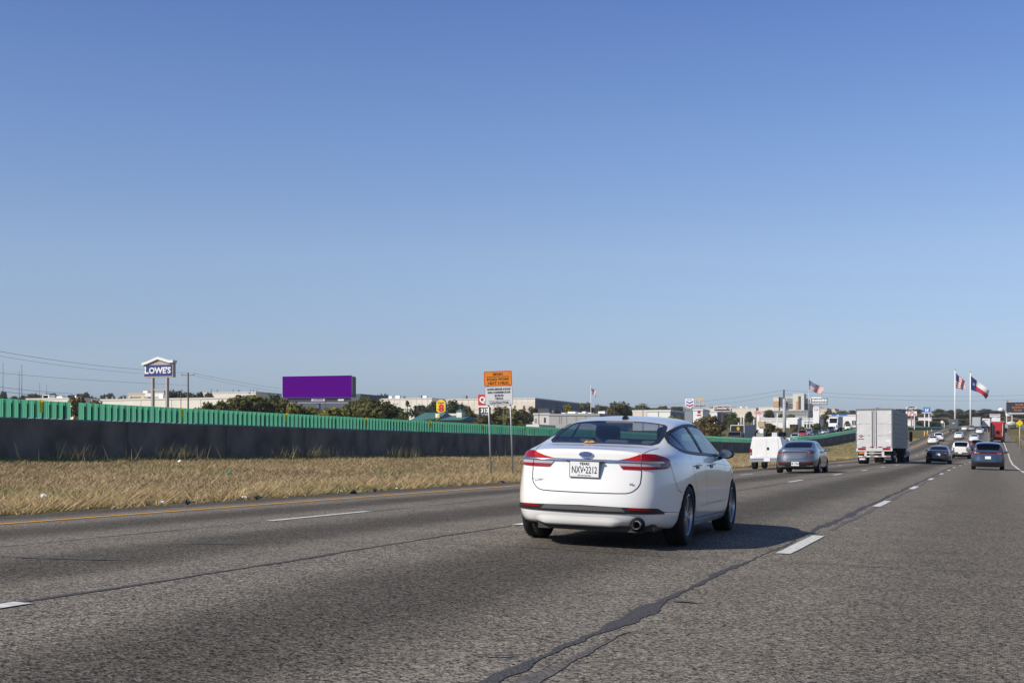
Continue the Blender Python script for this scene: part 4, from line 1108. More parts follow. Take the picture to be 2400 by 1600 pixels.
# oncoming trucks
def oncoming_semi(label, cabm, px, Z, boxm, L, sidem=None, brown=False, nudge=0.):
    r = empty('semi_truck', (0, 0, 0), label=label, cat='truck', group='oncoming trucks')
    if brown:
        mb = MB(); mb.prism_x([(L + .4, .5), (L + .4, 2.45), (L + 2.1, 2.45), (L + 2.3, 1.8), (L + 2.5, .5)], -1.2, 1.2); mb.build('cab', [cabm], r)
        mb = MB(); mb.add([(-1.12, L + 2.14, 2.38), (1.12, L + 2.14, 2.38), (1.12, L + 2.34, 1.75), (-1.12, L + 2.34, 1.75)], [(0, 1, 2, 3)]); mb.build('windshield', [M_glassd], r)
        mb = MB(); mb.box(-1.3, 1.3, 0, L, 1.1, 3.6, 0); mb.build('cargo_box', [boxm], r)
        mb = MB(); mb.box(-1.3, 1.3, L, L + .05, 1.1, 3.55, 1); mb.box(-1.3, -1.22, L, L + .09, 1.1, 3.6, 0); mb.box(1.22, 1.3, L, L + .09, 1.1, 3.6, 0); mb.box(-1.3, 1.3, L, L + .09, 3.52, 3.63, 0); mb.build('front_panel', [M_wtruck, cabm], r)
        mb = MB(); n = 18; mb.prism([(.27*math.cos(2*math.pi*k/n) - .15, 2.98 + .33*math.sin(2*math.pi*k/n) - (.08 if math.sin(2*math.pi*k/n) < -.9 else 0)) for k in range(n)], L + .055, L + .08); mb.build('shield_emblem', [mat('emblem_gold', (.55, .36, .02), .4)], r)
        dual_axle(r, (1.5, L - .6), 2.5)
    else:
        mb = MB(); mb.box(-1.3, 1.3, 0, L, 1.15, 4.05, 0); mb.build('trailer_box', [boxm], r); dual_axle(r, (1.2, 2.5), 2.5); tractor(r, L - 3.0, cabm, H=3.9)
    p = at(px, 1000, Z)
    place_oncoming(r, wx(p.y) - p.x, p.y)
    M = r.matrix_world.copy(); r.matrix_world = M @ Matrix.Translation((0, -(L + 2), 0)); return r
oncoming_semi('dark brown delivery truck with gold emblem towing a grey box above the green screen', mat('dark_brown_paint', (.025, .018, .014), .35), 1722, 238, mat('dirty_grey_box', (.23, .24, .26), .5, noise=.1, nscale=2), 8.5, brown=True)
oncoming_semi('white oncoming semi truck with grey trailer', M_wtruck, 1953, 352, mat('mid_grey_box', (.33, .35, .36), .5), 14)
# utility truck with the enclosed body and bucket
u = empty('utility_truck', (0, 0, 0), label='white utility pickup with enclosed rear body and raised bucket on its roof', cat='truck', group=TR)
mb = MB(); mb.prism([(-.89, .60), (.89, .60), (.87, 1.15), (.76, 1.70), (.70, 1.76), (.30, 1.79), (.22, 1.76), (-.58, 1.76), (-.66, 1.80), (-.76, 1.74), (-.87, 1.15)], .0, 2.5); mb.build('rear_body', [M_wtruck], u)
mb = MB(); mb.prism([(-.70, .66), (.0, .66), (.0, 1.68), (-.62, 1.68)], -.02, -.001); mb.build('rear_door', [M_wtruck], u)
mb = MB(); mb.prism([(.012, .66), (.70, .66), (.62, 1.68), (.012, 1.68)], -.02, -.001); mb.build('rear_door', [M_wtruck], u)
mb = MB(); mb.box(.03, .14, -.045, -.02, 1.05, 1.19); mb.build('door_latch', [M_black], u)
for sg in (1, -1):
    mb = MB(); mb.box(min(sg*.80, sg*.90), max(sg*.80, sg*.90), -.03, .05, .80, 1.12, 0); mb.box(min(sg*.81, sg*.89), max(sg*.81, sg*.89), -.04, -.03, .84, .91, 1); mb.build('tail_light', [M_red, M_clear], u)
mb = MB(); mb.box(-.92, .92, -.18, .05, .40, .57, 0); mb.build('rear_bumper', [mat('steel_bumper', (.55, .57, .6), .25, metal=.8)], u)
mb = MB(); mb.box(-.75, .75, .1, 5.0, .45, .60); mb.build('chassis', [M_dark], u)
mb = MB(); mb.prism_x([(2.55, .55), (2.55, 1.72), (3.6, 1.72), (4.15, 1.15), (5.3, 1.02), (5.4, .55)], -.92, .92); mb.build('cab', [M_wtruck], u)
mb = MB(); mb.box(.921, .93, 2.75, 3.6, 1.18, 1.6); mb.box(-.93, -.921, 2.75, 3.6, 1.18, 1.6); mb.build('side_window', [M_glassd], u)
add_wheels(u, (1.15, 4.5), 1.66, .39, .27, .25, 8, False)
plate(u, (.05, -.20, .51), 1.1)
mb = MB(); mb.box(-.62, -.22, .5, 1.2, 1.76, 1.98, 0); mb.build('boom_turret', [mat('turret_grey', (.22, .25, .22), .6)], u)
mb = MB(); mb.box(-.47, -.27, .7, 1.0, 1.98, 2.34, 0); mb.box(-.55, -.18, .6, 1.05, 2.32, 2.62, 1); mb.build('bucket', [M_wtruck, mat('tan_cover', (.42, .32, .2), .8)], u)
mb = MB()
for x in (-.72, -.12): MB().tube([(x, .6, 1.75), (x + .05, .7, 2.0), (x + .14, .85, 2.15)], .05, 6).build('boom_arm', [M_dark], u)
mb.tube([(.12, .8, 1.76), (.2, .85, 2.02)], .05, 6); mb.build('boom_stay', [M_dark], u); mb = MB(); mb.box(.52, .80, 1.1, 1.9, 1.80, 2.02); mb.build('tool_case', [M_dark], u); mb = MB(); mb.tube([(.8, .6, 1.9), (.95, .5, 1.6)], .03, 5); mb.tube([(-.2, 1.5, 1.85), (.5, 1.6, 1.9)], .04, 6); mb.build('boom_arm', [M_dark], u)
mb = MB(); mb.box(.22, .50, .6, 1.0, 1.78, 2.0); mb.build('roof_box', [mat('light_grey_box', (.5, .52, .54), .5)], u)
place_on_road(u, -11.3, 71.6, 0, 3.35, 1.15)
mb = MB(); mx = None
# cement mixer on the right-hand side road
c = empty('mixer_truck', (0, 0, 0), label='white cement mixer truck with lime green tail on the far right', cat='truck')
mb = MB(); mb.lathe([(.35, -2.4), (.8, -2.0), (1.2, -.6), (1.2, .6), (.7, 1.9), (.5, 2.1)], 20, 0, 'x', (0, 0, 2.6)); mb.build('drum', [mat('drum_white', (.6, .6, .58), .5)], c, True)
mb = MB(); mb.box(1.8, 3.4, -1.0, 1.0, 1.2, 3.3, 0); mb.build('rear_frame', [mat('lime_green', (.42, .52, .03), .5)], c)
mb = MB(); mb.box(-4.6, -2.6, -1.15, 1.15, .7, 2.7, 0); mb.build('cab', [M_wtruck], c)
mb = MB(); mb.box(-4.4, 3.2, -.5, .5, .8, 1.1); mb.build('chassis', [M_dark], c)
for x in (-3.6, .6, 1.8):
    for s_ in (1, -1):
        mb = MB(); mb.lathe([(.2, -.15), (.5, -.15), (.5, .15), (.2, .15)], 16, 0, 'y', (x, s_*1.05, .5)); mb.build('wheel', [M_tyre], c, True)
p = at(2371, 1012, 560); c.location = (p.x, p.y, gz(p.x, p.y)); c.rotation_euler[2] = TH + rad(15)

# ------------------------------------------------------------------ median wall with glare screen
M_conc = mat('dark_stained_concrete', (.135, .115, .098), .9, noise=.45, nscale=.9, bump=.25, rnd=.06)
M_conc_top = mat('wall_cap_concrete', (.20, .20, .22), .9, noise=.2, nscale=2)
M_green = mat('green_screen_plastic', (.12, .47, .27), .55, noise=.14, nscale=1.5, spec=.3, rnd=.09)
M_green2 = mat('green_screen_plastic_shade', (.05, .44, .24), .55, noise=.1, nscale=2, spec=.3)
def translucent(m, f, c):
    t = m.node_tree; b = t.nodes['Principled BSDF']; o = t.nodes['Material Output']; tr = t.nodes.new('ShaderNodeBsdfTranslucent'); tr.inputs[0].default_value = c + (1,)
    mx = t.nodes.new('ShaderNodeMixShader'); mx.inputs[0].default_value = f; t.links.new(b.outputs[0], mx.inputs[1]); t.links.new(tr.outputs[0], mx.inputs[2]); t.links.new(mx.outputs[0], o.inputs[0])
translucent(M_green, .5, (.19, .66, .39)); translucent(M_green2, .5, (.19, .66, .39))
M_dgreen = mat('slot_shade', (.006, .022, .02), .9)  # for dark strips closing the slat gaps, shade put into the colour
M_yel = mat('yellow_reflector', (.95, .64, .01), .5); translucent(M_yel, .6, (1.0, .52, .01))
path = []
y = 33.97 - 3.05 * 9
while y < 600: path.append((wx(y), y)); y += 3.05
# the curve to the right beyond the crest
pw = [(-31.8, 600), (-27, 618), (-15.5, 633), (9, 645), (30, 640)]
ax, ay = path[-1]
for (x1, y1) in pw[1:]:
    n = max(1, int(math.hypot(x1 - ax, y1 - ay) / 3.05))
    for k in range(1, n + 1): path.append((ax + (x1 - ax) * k / n, ay + (y1 - ay) * k / n))
    ax, ay = x1, y1
def wbase(x, y):
    if y < 600 and x < -20: return interp(y, WB)
    return 10.3 + max(0, (x + 15) / 24) * .9
wall = empty('median_wall', (-27.5, 31, .9), label='long dark concrete median wall under the green screen', cat='wall')
scr = empty('glare_screen', (-27.5, 31, 2.14), label='green slatted glare screen with yellow markers on top of the wall', cat='screen')
WH_, SH_ = 1.24, .56
def basem(L, near):
    """one screen module along +y, slats facing +x"""
    return L
_sm = {}
def slat_mesh():
    # one corrugated paddle .29 m wide
    pr = [(-.152, -.0), (-.125, .02), (-.075, .035), (-.045, .012), (-.02, .035), (.02, .035), (.045, .012), (.075, .035), (.125, .02), (.152, -.0)]
    vs = [(x * .5, y, z) for y, x in pr for z in (0, .545)]; n = len(pr)
    me = bpy.data.meshes.new('slat'); me.from_pydata(vs, [], [(2*i, 2*i+2, 2*i+3, 2*i+1) for i in range(n-1)]); me.materials.append(M_green); me.materials.append(M_green2); return me
SM = slat_mesh()
rs = random.Random(11)
def set_parent(o, p):
    o.parent = p; o.matrix_parent_inverse = Matrix.Translation(-Vector(p.location))
seg = MB()
nsl = 0
for i in range(len(path) - 1):
    (x0, y0), (x1, y1) = path[i], path[i+1]
    L = math.hypot(x1 - x0, y1 - y0); hd = -math.atan2(x1 - x0, y1 - y0); b0, b1 = wbase(x0, y0), wbase(x1, y1); pit = math.atan2(b1 - b0, L)
    M = Matrix.Translation((x0, y0, b0)) @ Matrix.Rotation(hd, 4, 'Z') @ Matrix.Rotation(pit, 4, 'X')
    # wall panel (6.1 m)
    if i % 2 == 0 and i + 2 < len(path):
        (x2, y2) = path[i+2]; L2 = math.hypot(x2 - x0, y2 - y0); h2 = -math.atan2(x2 - x0, y2 - y0); b2 = wbase(x2, y2)
        M2 = Matrix.Translation((x0, y0, b0)) @ Matrix.Rotation(h2, 4, 'Z') @ Matrix.Rotation(math.atan2(b2 - b0, L2), 4, 'X')
        key = 'w%.2f' % L2
        if key not in _sm:
            mb = MB(); g_ = .012
            pr = [(-.20, -1.2), (.20, -1.2), (.20, 1.20), (.17, 1.24), (-.17, 1.24), (-.20, 1.20)]
            vs = [(x, g_, z) for x, z in pr] + [(x, L2 - g_, z) for x, z in pr]
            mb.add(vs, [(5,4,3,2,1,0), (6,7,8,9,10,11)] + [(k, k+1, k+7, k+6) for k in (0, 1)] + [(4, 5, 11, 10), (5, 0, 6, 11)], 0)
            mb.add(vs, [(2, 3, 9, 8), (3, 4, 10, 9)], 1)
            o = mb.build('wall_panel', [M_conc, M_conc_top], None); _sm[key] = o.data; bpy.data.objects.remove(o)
        o = bpy.data.objects.new('wall_panel', _sm[key]); COL.objects.link(o); o.matrix_world = M2; set_parent(o, wall)
    # screen module
    near = y0 < 98
    lod = 'near' if near else ('mid' if y0 < 260 else 'far')
    gap = abs(y0 - 33.97) < .5
    key = '%s%.2f%s' % (lod, L, gap)
    if key not in _sm:
        mb = MB()
        if near:
            for k in range(10):
                if gap and k in (1, 2): continue
                yc_ = .03 + k * (L - .34) / 8.0; mb.add([(.004, yc_ - .06, .43), (.004, yc_ + .07, .43), (.004, yc_ + .07, .555), (.004, yc_ - .06, .555)], [(0, 1, 2, 3)], 0) if k else None; mb.box(-.010, -.004, yc_ + .008 - (.052 if k not in (0, 9) else .085), yc_ + .008 + (.052 if k not in (0, 9) else .085), 0, .45, 1)
        else:
            mb.add([(.03, 0, .40), (.03, L, .40), (.03, L, .56), (.03, 0, .56)], [(0, 1, 2, 3)], 0)
            n = 9 if lod == 'mid' else 4
            for k in range(n): ya = L * k / n; yb = ya + L / n * .74; yc_ = L * (k + 1) / n; mb.add([(.02, ya, 0), (.035, (ya + yb) / 2, 0), (.02, yb, 0), (.02, ya, .42), (.035, (ya + yb) / 2, .42), (.02, yb, .42)], [(0, 1, 4, 3), (1, 2, 5, 4)], 0); mb.add([(-.02, yb, 0), (-.02, yc_, 0), (-.02, yc_, .42), (-.02, yb, .42)], [(0, 1, 2, 3)], 1)
        o = mb.build('screen_panel', [M_green, M_dgreen], None); _sm[key] = o.data; bpy.data.objects.remove(o)
    o = bpy.data.objects.new('screen_panel', _sm[key]); COL.objects.link(o)
    o.matrix_world = M @ Matrix.Translation((0, 0, WH_)); set_parent(o, scr)
    if near and y0 > 24:
        for k in range(9):
            if gap and k == 1: continue
            s_ = bpy.data.objects.new('slat', SM); COL.objects.link(s_); s_.parent = o; s_.location = (.008 + rs.uniform(-.003, .003), .20 + k * (L - .34) / 8.0, .012); s_.rotation_euler = (rs.uniform(-.025, .025), 0, rs.uniform(-.06, .06))
# yellow markers each 7.62 m, the first where the photograph shows it
k = 0
mkm = None
while k < 78:
    y = 32.9 + 7.5 * k; k += 1
    if y > 598: break
    x = wx(y); z = interp(y, WB) + WH_ + .20
    if mkm is None:
        mb = MB(); mb.add([(.04, -.065, 0), (.06, -.05, 0), (.06, .05, 0), (.04, .065, 0), (.04, -.065, .37), (.06, -.05, .37), (.06, .05, .37), (.04, .065, .37)], [(0, 1, 5, 4), (1, 2, 6, 5), (2, 3, 7, 6)]); o = mb.build('yellow_marker', [M_yel], None); mkm = o.data
    else:
        o = bpy.data.objects.new('yellow_marker', mkm); COL.objects.link(o)
    o.location = (x, y, z); set_parent(o, scr)

# ------------------------------------------------------------------ grass
def attr_mat(name, rough=.9, transl=.3):
    m = bpy.data.materials.new(name); m.use_nodes = True; t = m.node_tree; b = t.nodes['Principled BSDF']; L = t.links.new
    a = t.nodes.new('ShaderNodeAttribute'); a.attribute_name = 'tint'; L(a.outputs['Color'], b.inputs['Base Color']); b.inputs['Roughness'].default_value = rough; b.inputs['Specular IOR Level'].default_value = .15
    if transl:
        o = t.nodes['Material Output']; tr = t.nodes.new('ShaderNodeBsdfTranslucent'); L(a.outputs['Color'], tr.inputs[0]); mx = t.nodes.new('ShaderNodeMixShader'); mx.inputs[0].default_value = transl
        L(b.outputs[0], mx.inputs[1]); L(tr.outputs[0], mx.inputs[2]); L(mx.outputs[0], o.inputs[0])
    return m
M_grass = attr_mat('grass_blades')
def blades(name, xs, ys_, zs, h, wd, col, lean, label):
    n = len(xs); rg = np.random.default_rng(3); a = rg.uniform(0, 2*np.pi, n); b = rg.uniform(0, 2*np.pi, n)
    V = np.zeros((n, 3, 3), np.float32)
    dx, dy = np.cos(a) * wd / 2, np.sin(a) * wd / 2
    V[:, 0] = np.stack([xs - dx, ys_ - dy, zs - .01], 1); V[:, 1] = np.stack([xs + dx, ys_ + dy, zs - .01], 1)
    V[:, 2] = np.stack([xs + np.cos(b) * lean * h, ys_ + np.sin(b) * lean * h, zs + h], 1)
    me = bpy.data.meshes.new(name); me.vertices.add(n*3); me.vertices.foreach_set('co', V.ravel()); me.loops.add(n*3); me.loops.foreach_set('vertex_index', np.arange(n*3, dtype=np.int32))
    me.polygons.add(n); me.polygons.foreach_set('loop_start', np.arange(0, n*3, 3, dtype=np.int32)); me.update(calc_edges=True)
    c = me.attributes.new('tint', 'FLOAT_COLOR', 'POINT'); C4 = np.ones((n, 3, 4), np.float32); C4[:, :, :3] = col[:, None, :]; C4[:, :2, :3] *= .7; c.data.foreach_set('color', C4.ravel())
    me.materials.append(M_grass); o = bpy.data.objects.new(name, me); COL.objects.link(o); tag(o, label, kind='stuff'); return o
rg = np.random.default_rng(7)
N = 330000
# density falls with distance
u = rg.uniform(0, 1, N); yv = 9 + (300 ** .42 * u + (1 - u) * 0.0) ** (1 / .42) * .9
t = rg.uniform(0, 1, N) 
el = np.interp(yv, [a for a, b in SH], [b for a, b in SH]) - 15.35; wl = np.interp(yv, [a for a, b in WX], [b for a, b in WX]) + .22
zl = np.interp(yv, [a for a, b in ZP], [b for a, b in ZP]) + .05; zw = np.interp(yv, [a for a, b in WB], [b for a, b in WB])
edge = .12 * np.sin(yv * 1.9) + .1 * np.sin(yv * 5.3) + rg.normal(0, .06, N)
xv = el + edge * (t < .08) + (wl - el) * t; tt = np.clip((el - xv) / (el - (wl - .22)), 0, 1); zv = zl * (1 - tt) + zw * tt
pat = np.sin(xv * .9 + 2 * np.sin(yv * .25)) * np.cos(yv * .31 + xv * .4) + .6 * np.sin(yv * 1.3 + xv * 1.7) * np.sin(xv * 2.1) + rg.normal(0, .5, N)
straw = np.array([.62, .47, .25]); tan = np.array([.54, .405, .235]); grn = np.array([.33, .33, .13]); 
olive = np.clip(np.sin(yv * .17 + xv * .5 + 1) * np.sin(yv * .41 - xv * .3) - .35, 0, 1) * .7; gw = np.clip((t - .80) / .15, 0, 1) * .75 + olive; sw = np.clip((.26 - t) / .2, 0, 1)
far = np.clip((yv - 110) / 80, 0, 1); gw = np.clip(gw + far * .35, 0, .9)
col = tan[None] * (1 - gw - sw * (1 - gw))[:, None] + straw[None] * (sw * (1 - gw))[:, None] + grn[None] * gw[:, None]
col = col * rg.uniform(.68, 1.3, N)[:, None] * (1 + .10 * pat)[:, None].clip(.6, 1.4)
h = rg.uniform(.04, .13, N) * (1 + .7 * sw) * (1 + .25 * np.clip(pat, -1, 1.5))
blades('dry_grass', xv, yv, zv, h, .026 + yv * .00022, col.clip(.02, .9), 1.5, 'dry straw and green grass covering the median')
# tall weeds at the foot of the wall
cl = [(20, 3), (33.4, 60), (34.2, 70), (36.2, 30), (38.4, 110), (39.2, 100), (40, 60), (45.8, 60), (46.6, 70), (48.4, 80), (49.4, 90), (50.2, 60), (56, 50), (57.5, 80), (58.6, 70), (62, 20), (70, 25), (76, 25), (84, 30), (92, 25), (104, 40), (118, 30), (31.5, 14), (42.5, 18)]
wxs, wys, wh = [], [], []
for cy, n in cl:
    for _ in range(int(n * .55)): wxs.append(-26.15 + rg.normal(0, .25)); wys.append(cy - .9 + rg.normal(0, .42)); wh.append(rg.uniform(.2, .62))
for _ in range(2600): wxs.append(-27.2 + abs(rg.normal(0, .22))); wys.append(rg.uniform(12, 145)); wh.append(rg.uniform(.06, .26))
wxs, wys, wh = map(np.array, (wxs, wys, wh)); n = len(wxs)
wc = np.where(rg.uniform(0, 1, n)[:, None] < .7, np.array([[.46, .37, .2]]), np.array([[.22, .24, .09]])) * rg.uniform(.6, 1.3, n)[:, None]
blades('tall_weeds', wxs, wys, np.full(n, .86), wh, .02, wc.clip(.01, .6), .5, 'tall dry weeds growing along the foot of the wall')
# right hand verge
n = 26000; yv = rg.uniform(60, 330, n); xv = 5.1 + rg.uniform(0, 1, n) ** 1.3 * 9
zv = np.array([gz(a, b) for a, b in zip(xv, yv)]); col = np.array([[.34, .25, .13]]) * rg.uniform(.6, 1.4, n)[:, None]
blades('verge_grass', xv, yv, zv, rg.uniform(.1, .25, n), .07, col, 1.0, 'dry grass on the right verge')
# slope beyond the opposite lanes
n = 30000; yv = rg.uniform(150, 460, n); xv = np.interp(yv, [a for a, b in WX], [b for a, b in WX]) - 20.3 - rg.uniform(0, 1, n) ** 1.5 * 14
zv = np.array([gz(a, b) for a, b in zip(xv, yv)]); col = np.array([[.26, .22, .10]]) * rg.uniform(.6, 1.4, n)[:, None]
blades('far_verge_grass', xv, yv, zv, rg.uniform(.15, .4, n), .12, col, 1.0, 'grass beside the opposite lanes')

# ------------------------------------------------------------------ litter
M_lit = mat('white_litter', (.75, .75, .74), .6); M_rub = mat('rubber_scrap', (.02, .02, .022), .8)
def litter(px, py, Z, s, m, label, group, seed):
    r = random.Random(seed); p = at(px, py, Z); p.z = gz(p.x, p.y)
    n = 9; vs = [(s * math.cos(2*math.pi*k/n) * r.uniform(.5, 1), s * math.sin(2*math.pi*k/n) * r.uniform(.3, .9), r.uniform(.03, .9) * s) for k in range(n)] + [(0, 0, s * 1.1)]
    o = mesh_obj('litter' if m is M_lit else 'rubber_scrap', vs, [(k, (k+1) % n, n) for k in range(n)] + [tuple(range(n))[::-1]], m); o.location = p + Vector((0, 0, .08 if m is M_lit else .02)); tag(o, label, 'litter' if m is M_lit else 'debris', group)
G1, G2 = 'scraps of litter in the median', 'black rubber scraps along the median edge'
litter(104, 1171, 24.5, .10, M_lit, 'white crumpled bag in the grass near the bottom left', G1, 1)
litter(422, 1089, 42, .09, M_lit, 'small white scrap in the grass below the first weed clump', G1, 2)
for k, (px, Z) in enumerate(((380, 24.6), (570, 27), (576, 27), (270, 23), (800, 31), (930, 33))): litter(px, 1150, Z, .045, M_lit, 'tiny pale scrap along the edge of the median grass', G1, 5 + k)
for k, (px, Z) in enumerate(((438, 24.8), (607, 27.0), (828, 31.5), (876, 32.0), (1176, 41))): litter(px, 1150, Z, .11, M_rub, 'flat black rubber scrap at the edge of the median grass', G2, 20 + k)
litter(1760, 1092, 69, .2, M_rub, 'black rubber lump beside the yellow line left of the utility truck', G2, 40)
litter(536, 1061, 37.4, .12, mat('green_litter', (.04, .25, .17), .6), 'green plastic scrap at the foot of the wall', G1, 41)

# ------------------------------------------------------------------ site helper: local frame facing the camera at depth Z, in photo pixels
class Site:
    def __init__(s, name, px, Z, label, cat, group=None, yaw=None, tilt=0., gnd=None):
        if yaw is None: yaw = -TH if cat in ('sign', 'billboard') and 'road_work' not in name else 0.
        s.Z = Z; s.k = Z / F; p = at(px, 1056, Z); s.px = px; s.z0 = gz(p.x, p.y) if gnd is None else gnd; s.cy = 1 / math.cos(yaw)
        s.o = empty(name, (p.x, p.y, s.z0), TH + yaw, label, cat, group)
        if tilt: s.o.rotation_euler[1] = tilt
    def x(s, px): return (px - s.px) * s.k * s.cy
    def z(s, py): return CH + (1056 - py) * s.k - s.z0
    def box(s, nm, x0, x1, y0, y1, d0, d1, m, parent=None, mb=None, mi=0):
        b = mb or MB(); b.box(s.x(x0), s.x(x1), d0, d1, s.z(max(y0, y1)) , s.z(min(y0, y1)), mi)
        return b if mb else b.build(nm, m if isinstance(m, list) else [m], parent or s.o)
    def poly(s, nm, pts, d0, d1, m, parent=None):
        b = MB(); b.prism([(s.x(a), s.z(c)) for a, c in pts], d0, d1); return b.build(nm, [m], parent or s.o)
    def pole(s, nm, px, ytop, r, m, ybot=None, n=10, r2=None):
        b = MB(); b.tube([(s.x(px), 0, -.3 if ybot is None else s.z(ybot)), (s.x(px), 0, s.z(ytop))], r, n, 0, r2); return b.build(nm, [m], s.o, True)
    def text(s, body, px, py, hpx, m, d=-.02, sx=1., parent=None, **kw): return text(body, hpx * s.k, (s.x(px), d, s.z(py)), m, parent or s.o, sx=sx * s.cy, **kw)
def M(n, c, r=.6, **k): return mat(n, c, r, **k)
white = M('sign_white', (.78, .78, .77)); steel = M('galvanised_steel', (.42, .43, .44), .45, metal=.5); wood = M('weathered_pole_wood', (.10, .08, .07), .9)
beige = M('beige_sign', (.42, .36, .31)); sblue = M('store_blue', (.012, .035, .20), .4); orange = M('sign_orange', (.85, .27, .02), .5); ink = M('sign_ink', (.05, .02, .01)); blk = M('sign_black', (.02, .02, .025))
# road work sign
S = Site('road_work_sign', 1183, 50, 'orange and white road work sign on two steel posts in the median', 'sign', tilt=-.035)
for px in (1151, 1202): S.pole('post', px, 875, .032, steel, n=8)
def rr(x0, x1, y0, y1, r): 
    out = []
    for cx, cy, a0 in ((x1 - r, y0 + r, -90), (x1 - r, y1 - r, 0), (x0 + r, y1 - r, 90), (x0 + r, y0 + r, 180)):
        for a in (0, 30, 60, 90): out.append((cx + r * math.cos(rad(a0 + a)), cy + r * math.sin(rad(a0 + a))))
    return out
S.poly('orange_panel', rr(1142, 1208, 869, 904, 3), -.06, -.045, M('orange_edge', (.70, .10, .01), .5)); op = S.poly('orange_face', rr(1144, 1206, 871, 902, 2.5), -.064, -.06, orange)
S.text('BEGIN', 1175, 876.5, 6.2, ink, -.068, .95, bold=.0); S.box('rule', 1148, 1202, 881.6, 882.6, -.068, -.064, ink)
S.text('ROAD WORK', 1175, 888.3, 6.2, ink, -.068, .98, bold=.0); S.text('NEXT 3 MILES', 1175, 897.3, 6.2, ink, -.068, .93, bold=.0)
S.poly('white_panel', rr(1143, 1208.5, 905, 949, 4), -.06, -.045, M('panel_edge', (.35, .36, .38))); S.poly('white_face', rr(1144.3, 1207.2, 906.3, 947.7, 3.4), -.064, -.06, white)
gi = M('grey_ink', (.10, .11, .14))
for b_, py, sx in (('AUSTIN BRIDGE & ROAD', 911.5, .62), ('6330 COMMERCE DR', 919, .72), ('IRVING', 926.5, .8), ('TEXAS', 933.5, .8), ('CONTRACTOR', 943.5, .8)): S.text(b_, 1176, py, 4.6, gi, -.068, sx * 1.25, bold=.004)
S.box('rule', 1151, 1201, 938, 938.7, -.068, -.064, gi)
for x_, y_ in ((1150.5, 874.5), (1200, 874.5), (1150.5, 899.5), (1200, 899.5), (1152, 944), (1201, 944)): S.box('bolt', x_ - .8, x_ + .8, y_ - .8, y_ + .8, -.07, -.064, steel)
# home store sign
S = Site('store_sign', 372, 260, 'tall blue LOWE\'S sign with gabled beige top on two posts', 'sign')
for px in (353.5, 391): S.box('post', px - 2.2, px + 2.2, 885, 1046, .05, .75, beige)
S.box('crossbar', 354, 391, 911, 914, .2, .5, beige)
S.poly('cabinet', [(333, 849), (345, 848), (371, 838), (397, 846), (409, 846), (409, 884), (333, 884)], 0, .9, beige)
S.poly('blue_panel', [(334.5, 855), (407, 855), (407, 881), (334.5, 881)], -.05, -.002, sblue)
S.text("L", 340.5, 867.5, 17, white, -.10, 1.0, bold=.06); S.text("OWE'S", 375.5, 868.5, 14, white, -.10, .98, bold=.06)
b = MB(); pts = [(330, 849.5), (341, 847), (371, 836), (400, 845), (411, 844.5)]
for (a, c), (d, e) in zip(pts, pts[1:]): b.add([(S.x(a), -.35, S.z(c)), (S.x(d), -.35, S.z(e)), (S.x(d), 1.1, S.z(e)), (S.x(a), 1.1, S.z(c)), (S.x(a), -.35, S.z(c) - .5), (S.x(d), -.35, S.z(e) - .5), (S.x(d), 1.1, S.z(e) - .5), (S.x(a), 1.1, S.z(c) - .5)], [(0,1,2,3), (7,6,5,4), (0,4,5,1), (1,5,6,2), (2,6,7,3), (3,7,4,0)])
b.build('roof_trim', [white], S.o)
# billboard
S = Site('billboard', 745, 270, 'large billboard with a plain purple face on a single blue post', 'billboard', yaw=rad(-4))
S.poly('panel_frame', [(659.5, 880.3), (825, 878.3), (825, 931.5), (659.5, 931.5)], 0, .35, M('frame_mint', (.45, .66, .66)))
S.poly('purple_face', [(661, 881.5), (825, 879.5), (825, 931), (661, 931)], -.05, -.002, mat('purple_vinyl', (.105, .0, .235), .8, spec=.0))
S.box('back_panel', 826, 829.5, 882, 930.5, .1, 2.6, blk); S.box('skirt', 672, 822, 932, 941.5, .3, .6, M('skirt_grey', (.05, .055, .07)))
S.box('name_plate', 729, 762, 933.5, 939.5, .2, .29, M('lilac_plate', (.62, .58, .72))); S.text('OUTFRONT', 745.5, 936.6, 4.0, blk, .18, .8); S.box('number_plate', 792, 806, 935, 939, .2, .29, white); S.box('catwalk', 657, 830, 942.5, 944.8, -.5, .4, M('catwalk_grey', (.35, .36, .38)))
S.pole('post', 746.5, 944, .42, M('steel_blue', (.06, .10, .15), .5), n=16)
# motel sign
S = Site('motel_sign', 1034, 270, 'yellow motel sign with a large red 8, left of the red fuel sign', 'sign')
oc = [(1022.5, 941), (1027, 938), (1033, 935), (1040, 938), (1044.5, 942), (1044.5, 963), (1040, 965.5), (1033.5, 968), (1027, 965.5), (1022.5, 962)]
S.poly('sign_border', [(a + (.8 if a > 1033 else -.4), c + (-.8 if c < 950 else .4)) for a, c in oc], 0, .4, sblue); S.poly('yellow_face', oc, -.04, -.002, M('sign_yellow', (.80, .52, .01), .5))
S.text('8', 1034.5, 957, 17, M('sign_red', (.50, .015, .02), .5), -.08, 1.1, bold=.09); S.text('Super', 1034, 943.5, 5, ink, -.08, 1.0)
S.pole('post', 1033.5, 967, .13, M('post_grey', (.12, .12, .14)))
S = Site('small_motel_sign', 1025, 262, 'small yellow and white panel under the motel sign', 'sign'); S.box('panel', 1020.5, 1030, 969, 979, 0, .2, white); S.poly('yellow_disc', rr(1024, 1030, 970, 979, 2.5), -.03, -.002, _m['sign_yellow']); S.pole('post', 1025, 979, .08, _m['post_grey'])
